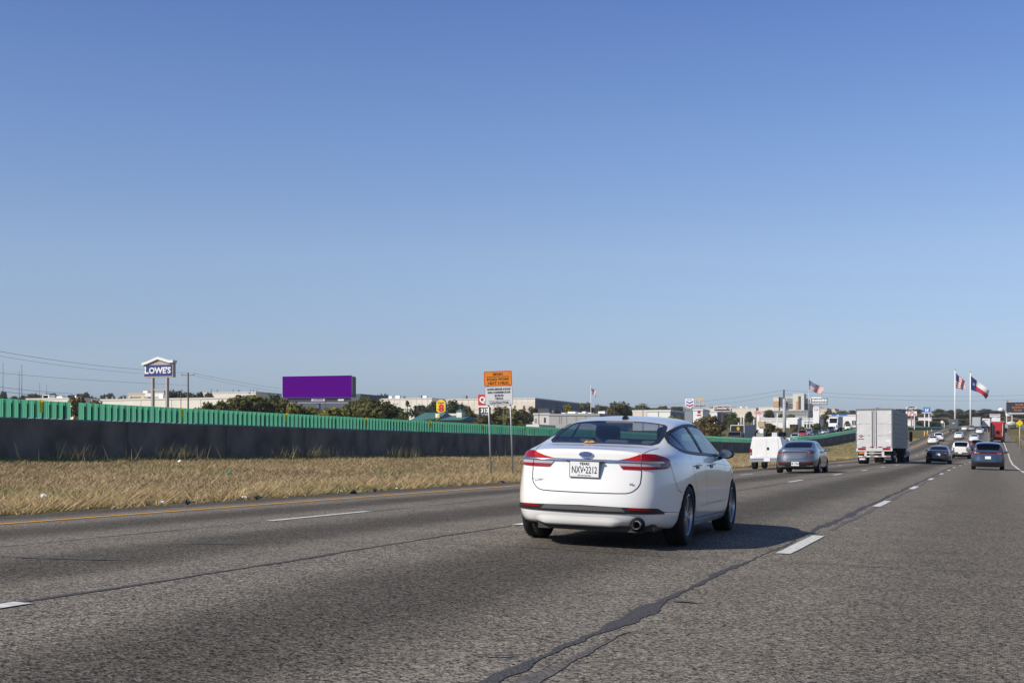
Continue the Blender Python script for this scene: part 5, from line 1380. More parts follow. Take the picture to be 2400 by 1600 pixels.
# fuel sign
S = Site('fuel_sign', 1138, 250, 'red and white QT fuel sign with black posts behind the road work sign', 'sign')
S.box('red_panel', 1120.5, 1156, 924, 949.5, 0, .6, _m['sign_red']); S.text('QT', 1136.5, 937.6, 13.5, blk, -.04, .9, bold=.09); S.text('QT', 1135.6, 936.8, 13.5, white, -.08, .9, bold=.07)
S.box('price_header', 1120, 1157, 950.5, 953.5, 0, .5, white); S.text('312', 1136, 962.3, 9, white, -.05, 1.0, bold=.05); S.box('price_panel', 1124, 1148, 954.5, 970, .1, .4, M('price_green', (.06, .07, .05)))
for px in (1123.5, 1147): S.box('post', px - 1.6, px + 1.6, 953.6, 1044, 0, .4, M('post_black', (.02, .022, .03)))
# chevron fuel sign, arches, restaurant
S = Site('fuel_sign', 1616, 400, 'white shield sign with blue and red chevrons on a pole', 'sign')
S.poly('shield', [(1606.5, 934), (1625.5, 934), (1626, 950), (1616, 956), (1606, 950)], 0, .4, white)
S.poly('blue_chevron', [(1608.5, 938.5), (1616, 942.5), (1624, 938.5), (1624, 942), (1616, 946.5), (1608.5, 942)], -.05, -.002, M('chev_blue', (.02, .18, .50))); S.poly('red_chevron', [(1608, 946), (1616, 949), (1624.5, 946), (1624.5, 949.5), (1616, 953.5), (1608, 949.5)], -.05, -.002, M('chev_red', (.55, .02, .05)))
S.text('Chevron', 1616, 936.5, 2.6, sblue, -.05, .9); S.pole('post', 1618.5, 955, .12, white)
S = Site('restaurant_sign', 1640, 410, 'yellow double arches sign on a red base', 'sign')
b = MB(); ay = _m['sign_yellow']
for cx in (1635.3, 1644.3): b.tube([(S.x(cx + 4.6 * math.cos(rad(a)) * (1 if cx > 0 else 1)), 0, S.z(951 - 16.5 * math.sin(rad(a)) ** .62)) for a in range(0, 181, 12)], .15, 6)
b.build('arches', [ay], S.o); S.box('red_base', 1629, 1651, 949.5, 952.5, -.1, .3, M('base_red', (.45, .06, .03))); S.pole('post', 1641, 952.5, .11, steel)
S = Site('restaurant_sign', 1693, 380, 'brown sign with white rim and script lettering', 'sign'); S.poly('rim', rr(1673.5, 1711.5, 950, 964, 3.5), 0, .4, white); S.poly('brown_face', rr(1675, 1710, 951.3, 962.6, 2.5), -.04, -.002, M('sign_brown', (.10, .035, .02)))
S.text("Cheddar's", 1692.5, 956, 6.0, white, -.08, 1.0, bold=.02); S.box('post', 1691, 1694, 964, 1010, 0, .3, _m['sign_brown'])
S = Site('dealer_sign', 1777, 330, 'white pylon with a red oval KIA sign on top', 'sign'); n = 24
S.poly('oval_rim', [(1777 + 9 * math.cos(2*math.pi*k/n), 966.5 + 4.6 * math.sin(2*math.pi*k/n)) for k in range(n)], 0, .3, M('kia_red', (.55, .01, .04))); S.poly('oval_face', [(1777 + 8 * math.cos(2*math.pi*k/n), 966.5 + 3.8 * math.sin(2*math.pi*k/n)) for k in range(n)], -.04, -.002, white)
S.text('KIA', 1777, 966.6, 4.6, _m['kia_red'], -.08, 1.25, bold=.03); S.box('pylon', 1773.5, 1780, 971.2, 1020, .05, .5, white)
S = Site('dealer_pylon', 1912.5, 380, 'white rounded dealer pylon with a small red emblem', 'sign'); S.poly('pylon', rr(1906, 1919, 953, 993, 4), 0, 1., white)
n = 20; S.poly('emblem', [(1912.5 + 4.3 * math.cos(2*math.pi*k/n), 959 + 3.4 * math.sin(2*math.pi*k/n)) for k in range(n)], -.04, -.002, M('emblem_pink', (.52, .16, .15))); S.poly('emblem_hole', [(1912.5 + 2.7 * math.cos(2*math.pi*k/n), 959 + 1.9 * math.sin(2*math.pi*k/n)) for k in range(n)], -.06, -.04, white)
S = Site('open_frame_sign', 1921, 420, 'open frame sign with pale panels right of the white tower building', 'sign')
for x_ in (1905, 1912, 1921, 1930, 1937): S.box('upright', x_ - .5, x_ + .5, 932, 948, .1, .4, M('frame_dark', (.10, .09, .07)))
for y_ in (934, 941, 947.5): S.box('rail', 1903.5, 1938.5, y_ - .6, y_ + .6, .05, .3, _m['frame_dark'])
for k, x_ in enumerate((1905, 1911, 1916.5, 1921, 1926.5, 1932)):
    S.box('panel', x_, x_ + 4.2, 935 + (k % 2), 940, -.05, .05, white); S.box('panel', x_ - .6, x_ + 3.8, 942, 946.6 - (k % 2), -.05, .05, M('panel_cream', (.5, .5, .44)))
S.box('header_panel', 1903, 1925, 930, 933, 0, .2, white); S.pole('post', 1921, 948, .15, steel)
S = Site('dealer_sign', 2135.5, 560, 'black and white oval sign above a white panel on a red post', 'sign')
n = 26; S.poly('oval_rim', [(2135.5 + 12 * math.cos(2*math.pi*k/n), 956 + 4.5 * math.sin(2*math.pi*k/n)) for k in range(n)], 0, .4, white); S.poly('oval_face', [(2135.5 + 11.3 * math.cos(2*math.pi*k/n), 956 + 4 * math.sin(2*math.pi*k/n)) for k in range(n)], -.04, -.002, M('oval_dark', (.02, .02, .05)))
S.text('Ford', 2135.5, 956.3, 5.5, white, -.08, 1.5, bold=.03); S.box('panel', 2124, 2147.5, 963.5, 974, 0, .4, white); S.text('MAC HAIK', 2136, 966.4, 3.0, _m['kia_red'], -.05, 1.2, bold=.04) if False else None
for (x0, x1, y0, y1) in ((2127, 2130, 965, 967.8), (2132.5, 2141.5, 965, 967.8), (2127.5, 2129, 969.5, 972.3), (2131.5, 2136, 969.5, 972.3), (2139.5, 2146, 969.5, 972.3)): S.box('red_lettering', x0, x1, y0, y1, -.05, -.002, _m['kia_red'])
S.box('post', 2135, 2137.6, 974, 1006, 0, .4, M('post_red', (.50, .06, .10))); S.box('post', 2141.5, 2143, 974, 1006, 0, .3, white)
S = Site('dealer_sign', 2172, 600, 'blue square sign with a white emblem on two white posts', 'sign')
S.box('blue_panel', 2165, 2179.5, 954, 969.5, 0, .5, M('honda_blue', (.03, .16, .52), .4)); S.poly('emblem', [(2168.3, 956.5), (2170.4, 956.5), (2171, 960), (2173.2, 960), (2173.8, 956.5), (2176, 956.5), (2175, 964), (2172.8, 964), (2172.6, 962), (2171.6, 962), (2171.4, 964), (2169.2, 964)], -.06, -.002, white)
S.text('HONDA', 2172, 967, 2.6, white, -.05, 1.5, bold=.03)
for px in (2167.5, 2176.5): S.box('post', px - 1, px + 1, 969.5, 1010, 0, .4, white)
S = Site('roadside_sign', 2333, 640, 'pale sign with faded red lettering behind the white trailer', 'sign'); S.box('panel', 2321, 2343, 969.5, 977, 0, .4, M('pale_panel', (.55, .58, .62)))
for k in range(7): S.box('red_lettering', 2323 + k * 2.7, 2325 + k * 2.7, 970.2, 972.6, -.04, -.002, M('faded_red', (.42, .18, .22)))
S.box('post', 2331.5, 2333.5, 977, 1002, 0, .3, white)
S = Site('roadside_sign', 2366, 560, 'white sign box on two pale posts under the dark message board', 'sign'); S.box('panel', 2358, 2372, 962, 974, 0, .8, white); S.box('red_stripe', 2361, 2369, 974, 976, 0, .5, M('stripe_red', (.5, .04, .08)))
for px in (2360, 2371): S.box('post', px - 1, px + 1, 974, 1000, 0, .4, M('post_cream', (.55, .56, .5)))
b = MB(); b.tube([(S.x(2360), -.5, S.z(966)), (S.x(2365), -.6, S.z(970)), (S.x(2374), -.6, S.z(966))], .2, 6); b.build('bent_trim', [M('trim_grey', (.2, .22, .18))], S.o)
S = Site('small_warning_sign', 2208, 620, 'small pale diamond sign seen above the far wall', 'sign'); S.poly('panel', [(2208, 984.5), (2212, 988.5), (2208, 992.5), (2204, 988.5)], 0, .1, white); S.pole('post', 2208, 991, .08, steel)
# message board and warning sign on the right
S = Site('message_board', 2400, 190, 'dark electronic message board with amber text at the right edge', 'sign', gnd=1.4)
S.box('cabinet', 2363.5, 2462, 942, 966, 0, .6, M('board_case', (.05, .04, .06), .4)); S.box('display', 2365.5, 2460, 943.5, 964.5, -.03, -.002, M('board_face', (.035, .042, .05), .35))
am = mat('amber_leds', (.5, .16, .05), .5, emis=(1., .30, .10), es=.22)
for b_, px, py in (('SILVER ALERT', 2382, 948), ('WHITE TOYOTA', 2374.5, 954.5), ('TX LIC', 2378.5, 961)): S.text(b_, px, py, 4.0, am, -.04, 1.05, align='LEFT', bold=.003)
S.box('walkway', 2368, 2460, 967, 970, -.5, .3, M('walkway_grey', (.45, .5, .56))); S.pole('post', 2452, 968, .25, steel, n=14); S.box('beacon', 2364.5, 2368, 936.5, 940.5, -.1, .2, mat('beacon_orange', (.55, .13, .03), .4)); S.box('beacon_arm', 2365.8, 2366.6, 940.5, 942, 0, .08, steel)
S = Site('warning_sign', 2390, 150, 'yellow diamond warning sign on a post at the right edge', 'sign'); 
S.poly('panel', [(2390, 983.6), (2397.6, 991), (2390, 998.4), (2382.4, 991)], -.06, -.045, _m['sign_yellow']); S.poly('border', [(2390, 985.3), (2395.9, 991), (2390, 996.7), (2384.1, 991)], -.064, -.06, M('amber_edge', (.70, .36, .01))); S.poly('face', [(2390, 985.8), (2395.4, 991), (2390, 996.2), (2384.6, 991)], -.068, -.064, _m['sign_yellow'])
S.box('symbol', 2388, 2392, 989, 993.5, -.07, -.068, _m['amber_edge']); S.pole('post', 2390, 985, .04, steel, n=8)

# ------------------------------------------------------------------ flags
FR, FB, FW = M('flag_red', (.42, .02, .045), .8), M('flag_blue', (.03, .045, .20), .8), M('flag_white', (.70, .69, .68), .8)
FR2, FB2 = M('faded_flag_red', (.42, .10, .11), .8), M('faded_flag_blue', (.10, .12, .28), .8)
def flag(px, Z, ptop, a0, a1, pxe, e0, e1, kind, label, plabel, rpole, seed=0, cols=(None, None), wave=1., pm=None, amp=.10):
    S = Site('flag_pole', px, Z, plabel, 'flag pole', 'flag poles'); S.pole('pole', px, ptop, rpole, pm or white, n=12, r2=rpole * .55)
    b = MB(); b.lathe([(0, -rpole), (rpole, 0), (0, rpole)], 8, 0, 'z', (0, 0, S.z(ptop) + rpole)); b.build('finial', [M('finial_gold', (.4, .3, .1))], S.o, True)
    p = at(px, 1056, Z); fo = empty('flag', (p.x, p.y, S.z0 + S.z(a0)), TH, label, 'flag', 'flags'); R_, B_ = cols[0] or FR, cols[1] or FB
    nu, nv = 39, 26; W = (pxe - px) * S.k; r = random.Random(seed); V = []
    for i in range(nu + 1):
        u = i / nu
        for j in range(nv + 1):
            v = j / nv; zt = a0 + (e0 - a0) * (u ** .85); zb = a1 + (e1 - a1) * (u ** 1.1); py = zt + (zb - zt) * v
            w_ = math.sin(u * 9 * wave + v * 1.6 + seed) * W * amp * u ** .6
            V.append((W * u * (1 - .12 * v * u) + .02 * W * math.sin(v * 7 + u * 5 + seed), w_, S.z(py) - S.z(a0) + .02 * W * math.sin(u * 8 * wave + seed)))
    Fc = {0: [], 1: [], 2: []}
    for i in range(nu):
        for j in range(nv):
            a = i * (nv + 1) + j; q = (a, a + nv + 1, a + nv + 2, a + 1); u, v = (i + .5) / nu, (j + .5) / nv
            if kind == 'us': c = 1 if (u < .4 and v < 7/13) else (0 if int(v * 13) % 2 == 0 else 2)
            elif kind == 'tx': c = 1 if u < 1/3 else (2 if v < .5 else 0)
            else: c = 0 if (u + v) % .6 > .25 else 2
            Fc[c].append(q)
    nm = {0: 'red_field', 1: 'blue_field', 2: 'white_field'}
    for c, m in ((0, R_), (1, B_), (2, FW if kind != 'pennant' else M('pennant_orange', (.7, .3, .05)))):
        if Fc[c]:
            us = sorted({i for f in Fc[c] for i in f}); mp = {a: b for b, a in enumerate(us)}
            mesh_obj(nm[c], [V[i] for i in us], [tuple(mp[i] for i in f) for f in Fc[c]], m, fo, smooth=True)
    def pt(u, v):
        i = min(nu - 1, int(u * nu)); j = min(nv - 1, int(v * nv)); a = Vector(V[i * (nv + 1) + j]); fu, fv = u * nu - i, v * nv - j
        return a + (Vector(V[(i + 1) * (nv + 1) + j]) - a) * fu + (Vector(V[i * (nv + 1) + j + 1]) - a) * fv
    b = MB()
    if kind == 'us':
        for ii in range(6):
            for jj in range(5):
                u, v = .04 + ii * .064, .06 + jj * .105; b.add([pt(u + du, v + dv) + Vector((0, -.015 * W, 0)) for du, dv in ((-.012, 0), (0, .025), (.012, 0), (0, -.025))], [(0, 1, 2, 3)])
        b.build('stars', [FW], fo, kind='stuff')
    if kind == 'tx':
        P = []
        for k in range(10):
            rr_ = .13 if k % 2 == 0 else .052; an = math.pi / 2 + k * math.pi / 5; P.append(pt(.165 + rr_ * math.cos(an) * .80, .5 - rr_ * math.sin(an) * 1.25) + Vector((0, -.06 * W, 0)))
        b.add([pt(.165, .5) + Vector((0, -.06 * W, 0))] + P, [(0, k + 1, (k + 1) % 10 + 1) for k in range(10)]); b.build('star', [FW], fo)
flag(1896, 350, 887, 891, 913, 1930, 907, 926, 'us', 'faded stars and stripes flag streaming right above the white dealership', 'thin grey flagpole above the white dealership', .11, 1, (FR2, FB2), pm=steel)
flag(1385, 330, 902, 908, 921, 1398, 915, 931, 'us', 'small stars and stripes flag behind the white sedan roof', 'pale flagpole behind the white sedan roof', .10, 2, (FR2, FB2))
flag(2238.5, 450, 868, 871, 908, 2263, 893, 914, 'us', 'large limp stars and stripes flag on the left tall white pole', 'left one of the two tall white flagpoles', .32, 3, wave=1.4, amp=.16)
flag(2274.5, 450, 873.5, 877, 912, 2319, 915, 934, 'tx', 'large lone star flag in blue, white and red on the right tall pole', 'right one of the two tall white flagpoles', .30, 5, wave=.8)

# ------------------------------------------------------------------ utility poles, wires, masts
def upole(px, Z, ytop, label, arm=None, r=.14, lower=None, m=wood):
    S = Site('utility_pole', px, Z, label, 'utility pole', 'utility poles'); S.pole('pole', px, ytop, r, m, n=8, r2=r * .8)
    if arm:
        x0, x1, ya = arm; S.box('crossarm', x0, x1, ya - .8, ya + .8, -.1, .1, M('arm_wood', (.28, .25, .22), .9))
        for x_ in (x0 + 1, x1 - 1.2, px - .5): S.box('insulator', x_, x_ + 1.2, ya - 4.2, ya - .8, -.06, .06, M('insulator_grey', (.2, .21, .23)))
    return S
upole(441, 200, 873, 'wooden utility pole with crossarm right of the blue store sign', (425, 455, 879))
S = upole(1837, 250, 913, 'thick pale pole with dark upper part beside the dealership', None, .22, m=M('pole_dark', (.10, .085, .09), .8)); S.pole('lower_shaft', 1838.5, 934, .33, M('pole_pale', (.36, .37, .40), .7), n=12)
S.box('bracket', 1835, 1843, 933, 935, -.2, .1, _m['frame_dark']); S.box('bracket', 1836, 1843, 944.5, 946, -.3, .1, _m['frame_dark'])
for px, Z, yt, lb in ((762, 260, 931, 'thin dark pole in front of the purple billboard'), (424, 300, 912, 'thin light pole between the store sign and the wooden pole'), (817, 300, 938, 'thin pole right of the billboard post'), (1263, 260, 958, 'utility pole at the pale building left of the white sedan roof'), (1316, 300, 962, 'utility pole in front of the long grey wall'), (1364, 300, 966, 'short dark pole right of the long grey wall'), (1439, 400, 940, 'thin pole behind the white sedan antenna'), (1507, 330, 950, 'dark wooden pole left of the white warehouse'), (1543.5, 300, 964, 'forked light pole in front of the white warehouse')):
    upole(px, Z, yt, lb, (px - 10, px + 10, 949) if px == 1507 else None, .10)
upole(922, 240, 947, 'utility pole with wide crossarm left of the motel sign', (911, 933, 947.5), .12)
upole(1181, 240, 956, 'utility pole with crossarm behind the road work sign', (1174, 1190, 956), .12)
for k, (px, Z, yt, lb) in enumerate(((1737, 340, 972, 'first white light pole left of the red oval sign'), (1743.5, 345, 974, 'second white light pole left of the red oval sign'), (1731, 350, 985, 'short white pole right of the brown sign'), (1767, 350, 982, 'short pale pole just left of the red oval sign'), (1762, 360, 983, 'pale pole next to the dealership trees'), (1822, 330, 968, 'light pole with white lamp left of the thick pole'), (2213, 560, 990, 'tiny pole beside the far diamond sign'))):
    upole(px, Z, yt, lb, None, .13, m=white)
def wire(pts, Z0, Z1, r, label, sag=0.):
    n = 24; P = []; r *= .65
    for i in range(n + 1):
        t_ = i / n; (x0, y0), (x1, y1) = pts; Z = 1 / ((1 - t_) / Z0 + t_ / Z1); P.append(at(x0 + (x1 - x0) * t_, y0 + (y1 - y0) * t_ + sag * 4 * t_ * (1 - t_), Z))
    b = MB(); b.tube(P, r, 4, cap=False); o = b.build('power_line', [M('wire_dark', (.05, .055, .07), .7)], None); tag(o, label, 'wire', 'overhead wires')
wire([(-60, 812), (334, 866)], 120, 195, .026, 'uppermost overhead wire at the left edge', 6); wire([(-60, 823), (334, 875)], 120, 195, .02, 'second overhead wire from the top at the left edge', 6)
wire([(-60, 868), (441, 902)], 120, 199, .018, 'third overhead wire at the left edge', 4); wire([(-60, 898), (170, 922)], 100, 160, .022, 'low overhead wire at the left edge', 3); wire([(-60, 908), (120, 928)], 90, 130, .022, 'lowest overhead wire at the left edge', 2)
wire([(334, 866), (441, 873)], 195, 200, .022, 'short wire from behind the store sign to the wooden pole', 2)
wire([(453, 874), (662, 911)], 200, 265, .024, 'upper wire from the wooden pole to the billboard', 2); wire([(453, 879), (662, 918)], 200, 265, .02, 'lower wire from the wooden pole to the billboard', 3)
wire([(1520, 950), (1836, 914)], 400, 250, .03, 'upper wire rising to the thick pale pole', 5); wire([(1640, 950), (1836, 922)], 380, 250, .025, 'lower wire rising to the thick pale pole', 4)
wire([(1838, 914), (2440, 924)], 250, 230, .022, 'upper wire running right from the thick pale pole', 9); wire([(1838, 922), (2440, 935)], 250, 230, .02, 'lower wire running right from the thick pale pole', 9)
wire([(940, 958), (1263, 959)], 240, 262, .05, 'low wire passing behind the motel sign', 1); wire([(1263, 959), (1520, 950)], 262, 330, .04, 'low wire above the long grey wall', 4)
for px, Z, yt, lb, w_ in ((7, 1400, 848, 'faint tall radio mast at the left edge', .5), (45, 1400, 870, 'radio mast left of the tallest pair', .5), (51, 1400, 853, 'tallest of the two close radio masts', .55), (93, 1600, 897, 'short radio mast right of the pair', .5), (109, 1800, 900, 'faint short radio mast farthest right of the masts', .45)):
    S = Site('radio_mast', px, Z, lb, 'radio mast', 'radio masts'); S.pole('mast', px, yt, w_, M('mast_grey', (.18, .2, .26)), n=4, r2=w_ * .6)

# ------------------------------------------------------------------ buildings
def mdir(px): v = at(px, 1056, 1); return v.x / v.y
def bldg(label, px0, pxc, ytop, Z, m, pxb=None, depth=25, name='building', group=None, units=0, seed=0, cap=True, mside=None, bands=None):
    """box aligned with the highway; px0..pxc is its face towards us, pxc the near corner, pxb the end of the side face"""
    c = at(pxc, 1056, Z); xc, yc = c.x, c.y; x0 = mdir(px0) * yc
    y1 = xc / mdir(pxb) if pxb else yc + depth
    z0 = gz(xc, yc) - 2; h = CH + (1056 - ytop) / F * Z
    o = empty(name, (xc, yc, z0), 0, label, 'building', group); W = x0 - xc; D = y1 - yc; H = h - z0
    b = MB(); b.box(W, 0, 0, D, 0, H); 
    wl = b.build('wall', [m], o)
    if mside: b = MB(); b.box(.02, .06, .1, D - .1, 0, H - .2); b.build('side_wall', [mside], o)
    if cap: b = MB(); b.box(W - .15, .15, -.15, .25, H - .35, H + .12); b.box(-.25, .16, .25, D, H - .35, H + .12); b.build('parapet', [M('cap_' + m.name, tuple(v * .85 for v in m.node_tree.nodes['Principled BSDF'].inputs['Base Color'].default_value[:3]), .7)], o)
    r = random.Random(seed)
    for _ in range(units):
        x_ = r.uniform(W * .92, -2); w_ = r.uniform(1.2, 2.6); b = MB(); b.box(x_, x_ + w_, 3, 5, H, H + r.uniform(.8, 1.5)); b.build('roof_unit', [r.choice([M('unit_grey', (.25, .26, .28)), white])], o)
    def lx(px): return mdir(px) * yc - xc
    def lz(py): return CH + (1056 - py) / F * Z - z0
    def win(px_0, px_1, y0, y1_, m_=None, nm='window', d=-.06): b = MB(); b.box(lx(px_0), lx(px_1), d, -.004, lz(y1_), lz(y0)); return b.build(nm, [m_ or M('far_glass', (.03, .04, .055), .2)], o)
    for k, (ya, yb, mm) in enumerate(bands or []): b = MB(); b.box(W - .02, .02 if not mside else .0, -.03, -.003, lz(yb), lz(ya)); b.build('wall_band', [mm], o)
    return o, win, lx, lz, (W, D, H)
cream = M('cream_wall', (.66, .60, .50), .8, noise=.06, nscale=.3); cream2 = M('pale_cream_wall', (.70, .66, .58), .8, noise=.05, nscale=.3); ycream = M('yellow_cream_wall', (.62, .54, .38), .8); bwhite = M('white_wall', (.74, .74, .72), .7, noise=.04, nscale=.4); bgrey = M('grey_wall', (.34, .34, .34), .8, noise=.06, nscale=.5); slate = M('slate_wall', (.07, .08, .11), .7, noise=.1, nscale=.5); tealr = M('teal_roof', (.055, .16, .15), .6, noise=.15, nscale=.8); tanw = M('tan_wall', (.50, .40, .28), .8); orangeb = M('orange_brick', (.55, .30, .13), .8); dkglass = M('tower_glass', (.07, .075, .09), .4)
GB = 'buildings beyond the opposite lanes'
bldg('low cream warehouse at the far left above the green screen', 62, 191, 932, 420, cream2, group=GB, units=5, seed=1)
o, win, lx, lz, d = bldg('long cream warehouse behind the blue store sign', 215, 585, 930.5, 380, cream2, group=GB, units=3, seed=2, bands=[(931.5, 933, M('warm_band', (.5, .42, .3)))])
for px in (245, 259, 285, 302):
    b = MB(); b.tube([(lx(px), 1, d[2]), (lx(px), 1, d[2] + .9)], .3, 8); b.build('roof_vent', [steel], o)
for px in (330, 402, 470, 520): win(px, px + .7, 932, 960, M('joint_tan', (.35, .3, .24)), 'downpipe')
o, win, lx, lz, d = bldg('yellow cream building rising behind the long cream warehouse', 301, 386, 920.5, 480, ycream, group=GB, units=1, seed=3); win(341, 385, 921, 930, bwhite, 'white_wall_section', -.2); win(305, 330, 928.5, 931, M('shade_grey', (.1, .1, .1)), 'dock_opening')
o, win, lx, lz, d = bldg('far cream building with a row of thin roof poles', 470, 600, 918, 520, cream2, group=GB, seed=4)
for px, yt in ((482, 908.5), (496, 909), (533.5, 909.5), (546, 910), (549.5, 911), (574, 911), (582, 911.5), (590, 911.5)):
    b = MB(); b.tube([(lx(px), 4, d[2]), (lx(px), 4, lz(yt))], .14, 5); b.build('roof_pole', [M('roof_pole', (.1, .1, .12))], o)
bldg('dark slate warehouse behind the purple billboard', 640, 845, 922.5, 560, slate, group=GB, seed=5, cap=False)
o, win, lx, lz, d = bldg('cream warehouse right of the billboard trees', 890, 1012, 932.5, 520, cream2, group=GB, units=5, seed=6); [win(q, q + .5, 933, 970, M('seam_tan', (.45, .40, .32)), 'wall_seam') for q in range(898, 1008, 13)]
o, win, lx, lz, d = bldg('narrow grey building between the two cream warehouses', 1010, 1050, 935, 560, M('muted_grey', (.2, .21, .23)), group=GB, seed=7)
o, win, lx, lz, d = bldg('large cream warehouse with a shaded grey side wall', 1045, 1254, 932.5, 500, cream2, pxb=1358, group=GB, units=6, seed=8, mside=M('side_painted_shade', (.16, .17, .20), .8, noise=.1, nscale=.3)); win(1045, 1254, 940, 975, cream, 'lower_wall_band', -.03); [win(q, q + .5, 933, 970, M('seam_tan', (.45, .40, .32)), 'wall_seam') for q in range(1055, 1250, 14)]; win(1226, 1231, 950, 958, M('dock_dark', (.06, .06, .06)), 'dock_door'); win(1205, 1209, 950, 956, _m['dock_dark'], 'dock_door')  # side wall of the cream warehouse: its shade is painted as a grey sheet
o, win, lx, lz, d = bldg('pale building with dish and roof units left of the white sedan', 1251, 1288, 968.5, 300, M('pale_stone', (.55, .53, .50), .8), group=GB, units=3, seed=9); win(1275, 1279, 978, 990); win(1253, 1258, 980, 990, _m['unit_grey'], 'door')
b = MB(); b.box(lx(1259), lx(1285), .5, 2.5, d[2], d[2] + 1.2); b.build('roof_screen', [M('roof_dark', (.05, .055, .07))], o)
o, win, lx, lz, d = bldg('long plain grey wall building behind the white sedan', 1287, 1405, 969.5, 290, bgrey, group=GB, units=0, seed=10)
for px in (1311, 1315.5, 1328, 1350, 1372): win(px, px + .5, 970, 992, M('seam_grey', (.15, .15, .15)), 'wall_seam')
for k, (px, w_) in enumerate(((1303, 9), (1318, 18), (1342, 9), (1352, 8), (1366, 8), (1390, 16))): b = MB(); b.box(lx(px), lx(px + w_), 4, 6, d[2], d[2] + (.7 if k % 2 else .45)); b.build('roof_unit', [white], o)
o, win, lx, lz, d = bldg('white warehouse with grey shaded side right of the sedan antenna', 1483, 1571, 961, 350, bwhite, pxb=1604, group=GB, seed=11, mside=M('side_shade_grey', (.13, .135, .15))); win(1483, 1516, 961.5, 980, cream, 'cream_wall_section', -.1)  # dark sheet on the white warehouse's side carries the shade in its colour
bldg('low grey glazed hall right of the white warehouse', 1602, 1622, 958.5, 390, M('hall_grey', (.2, .23, .25), .4), group=GB, seed=12)
o, win, lx, lz, d = bldg('white building with a dark red emblem below the yellow arches', 1624, 1647, 959, 380, bwhite, pxb=1663, group=GB, seed=13); win(1635, 1642, 961, 968, M('dark_red_emblem', (.25, .01, .04)), 'emblem'); win(1633.5, 1643, 971, 974, _m['dark_red_emblem'], 'emblem')
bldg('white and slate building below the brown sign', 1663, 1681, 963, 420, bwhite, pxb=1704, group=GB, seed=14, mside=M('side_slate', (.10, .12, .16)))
bldg('far cream building on the skyline left of the brown sign', 1648, 1700, 956, 900, cream2, group=GB, seed=15, units=3); bldg('far cream building on the skyline right of the brown sign', 1708, 1772, 955.5, 950, cream, group=GB, seed=16, units=3); bldg('far pale building left below the white tower building', 1778, 1836, 953, 900, cream2, group=GB, seed=17)
o, win, lx, lz, d = bldg('grey multi-storey parking structure below the tower building', 1788, 1893, 961.5, 720, M('garage_grey', (.36, .37, .37), .8), group=GB, seed=18)
for k in range(3): win(1790, 1891, 964 + k * 3.6, 965.6 + k * 3.6, M('garage_opening', (.12, .125, .13)), 'parking_opening')
for k in range(12): win(1796 + k * 8, 1797 + k * 8, 962, 974, _m['garage_grey'], 'pier', -.12)
# hospital
o, win, lx, lz, d = bldg('white and orange tower building with glass facades on the skyline', 1812.5, 1825, 929.5, 900, M('hosp_cream', (.62, .60, .52), .7), pxb=1835, group=GB, seed=19)
win(1812.5, 1824.8, 939.5, 953, orangeb, 'brick_band', -.3)
hz = at(1825, 1056, 900)
def hblk(px0, px1, yt, yb, dz, m, nm): b = MB(); b.box(lx(px0), lx(px1), dz, dz + 12, lz(yb), lz(yt)); return b.build(nm, [m], o)
hblk(1835, 1862, 930, 966, 4, _m['hosp_cream'], 'middle_wing'); hblk(1843, 1860, 932.5, 942, 3.5, M('hosp_glass', (.22, .24, .24), .4), 'upper_glazing'); hblk(1841, 1861, 944.5, 956, 3.4, dkglass, 'lower_glazing')
hblk(1857.5, 1884, 922.5, 966, 1, _m['hosp_cream'], 'tower'); hblk(1866, 1871, 928, 941, .5, ycream, 'tower_panel'); hblk(1865.5, 1871, 941, 959, .6, orangeb, 'brick_band'); hblk(1871.5, 1876, 928.5, 959, .7, dkglass, 'tower_glazing')
hblk(1884, 1899.5, 933.5, 962, 4, _m['hosp_cream'], 'right_wing'); hblk(1885, 1899, 945.5, 961, 3.6, dkglass, 'lower_glazing'); hblk(1887, 1896, 936, 943, 3.6, _m['hosp_glass'], 'upper_glazing'); hblk(1829, 1834.8, 931, 953, -.2, dkglass, 'side_glazing')
for k in range(5): hblk(1843 + k * 3.6, 1844 + k * 3.6, 944.5, 956, 3.1, _m['unit_grey'], 'mullion')
# dealerships
o, win, lx, lz, d = bldg('long white car dealership with canopy beyond the oncoming cars', 1782, 1872, 979, 400, bwhite, pxb=1879, group=GB, seed=20)
for px in (1790, 1806, 1822): win(px, px + 13, 985.5, 988, M('band_grey', (.42, .44, .46)), 'fascia_band')
for px in (1851, 1858, 1865): win(px, px + 5, 995.5, 1003)
win(1850, 1872, 981, 994.5, white, 'canopy_front', -3.)
o, win, lx, lz, d = bldg('white showroom with dark openings left of the rounded pylon', 1879, 1908, 979.5, 410, bwhite, group=GB, seed=21)
for px in (1885, 1892, 1899): win(px, px + 5, 988, 989.5); win(px, px + 4.5, 993, 1002)
o, win, lx, lz, d = bldg('white showroom with blue roof stripe behind the oncoming semi', 1918, 2018, 971.5, 480, bwhite, group=GB, seed=22); win(1949, 1960, 969.5, 972.5, M('stripe_blue', (.02, .13, .50)), 'blue_stripe', -.3); win(1966, 1985, 969.5, 972.5, _m['stripe_blue'], 'blue_stripe', -.3); win(1997, 2014, 985, 996, dkglass); 
for px in (2001.5, 2006, 2010.5): win(px, px + .8, 985, 997, white, 'mullion', -.12)
for k, (a, b_, yt, Z, mm) in enumerate(((1921, 1938, 956, 800, M('peach_wall', (.62, .50, .38))), (1940, 1957, 957, 850, _m['peach_wall']), (1900, 1960, 964, 760, cream2))): bldg(('small peach building behind the rounded pylon', 'peach building left of the skyline trees', 'low cream building behind the rounded pylon')[k], a, b_, yt, Z, mm, group=GB, seed=23 + k)
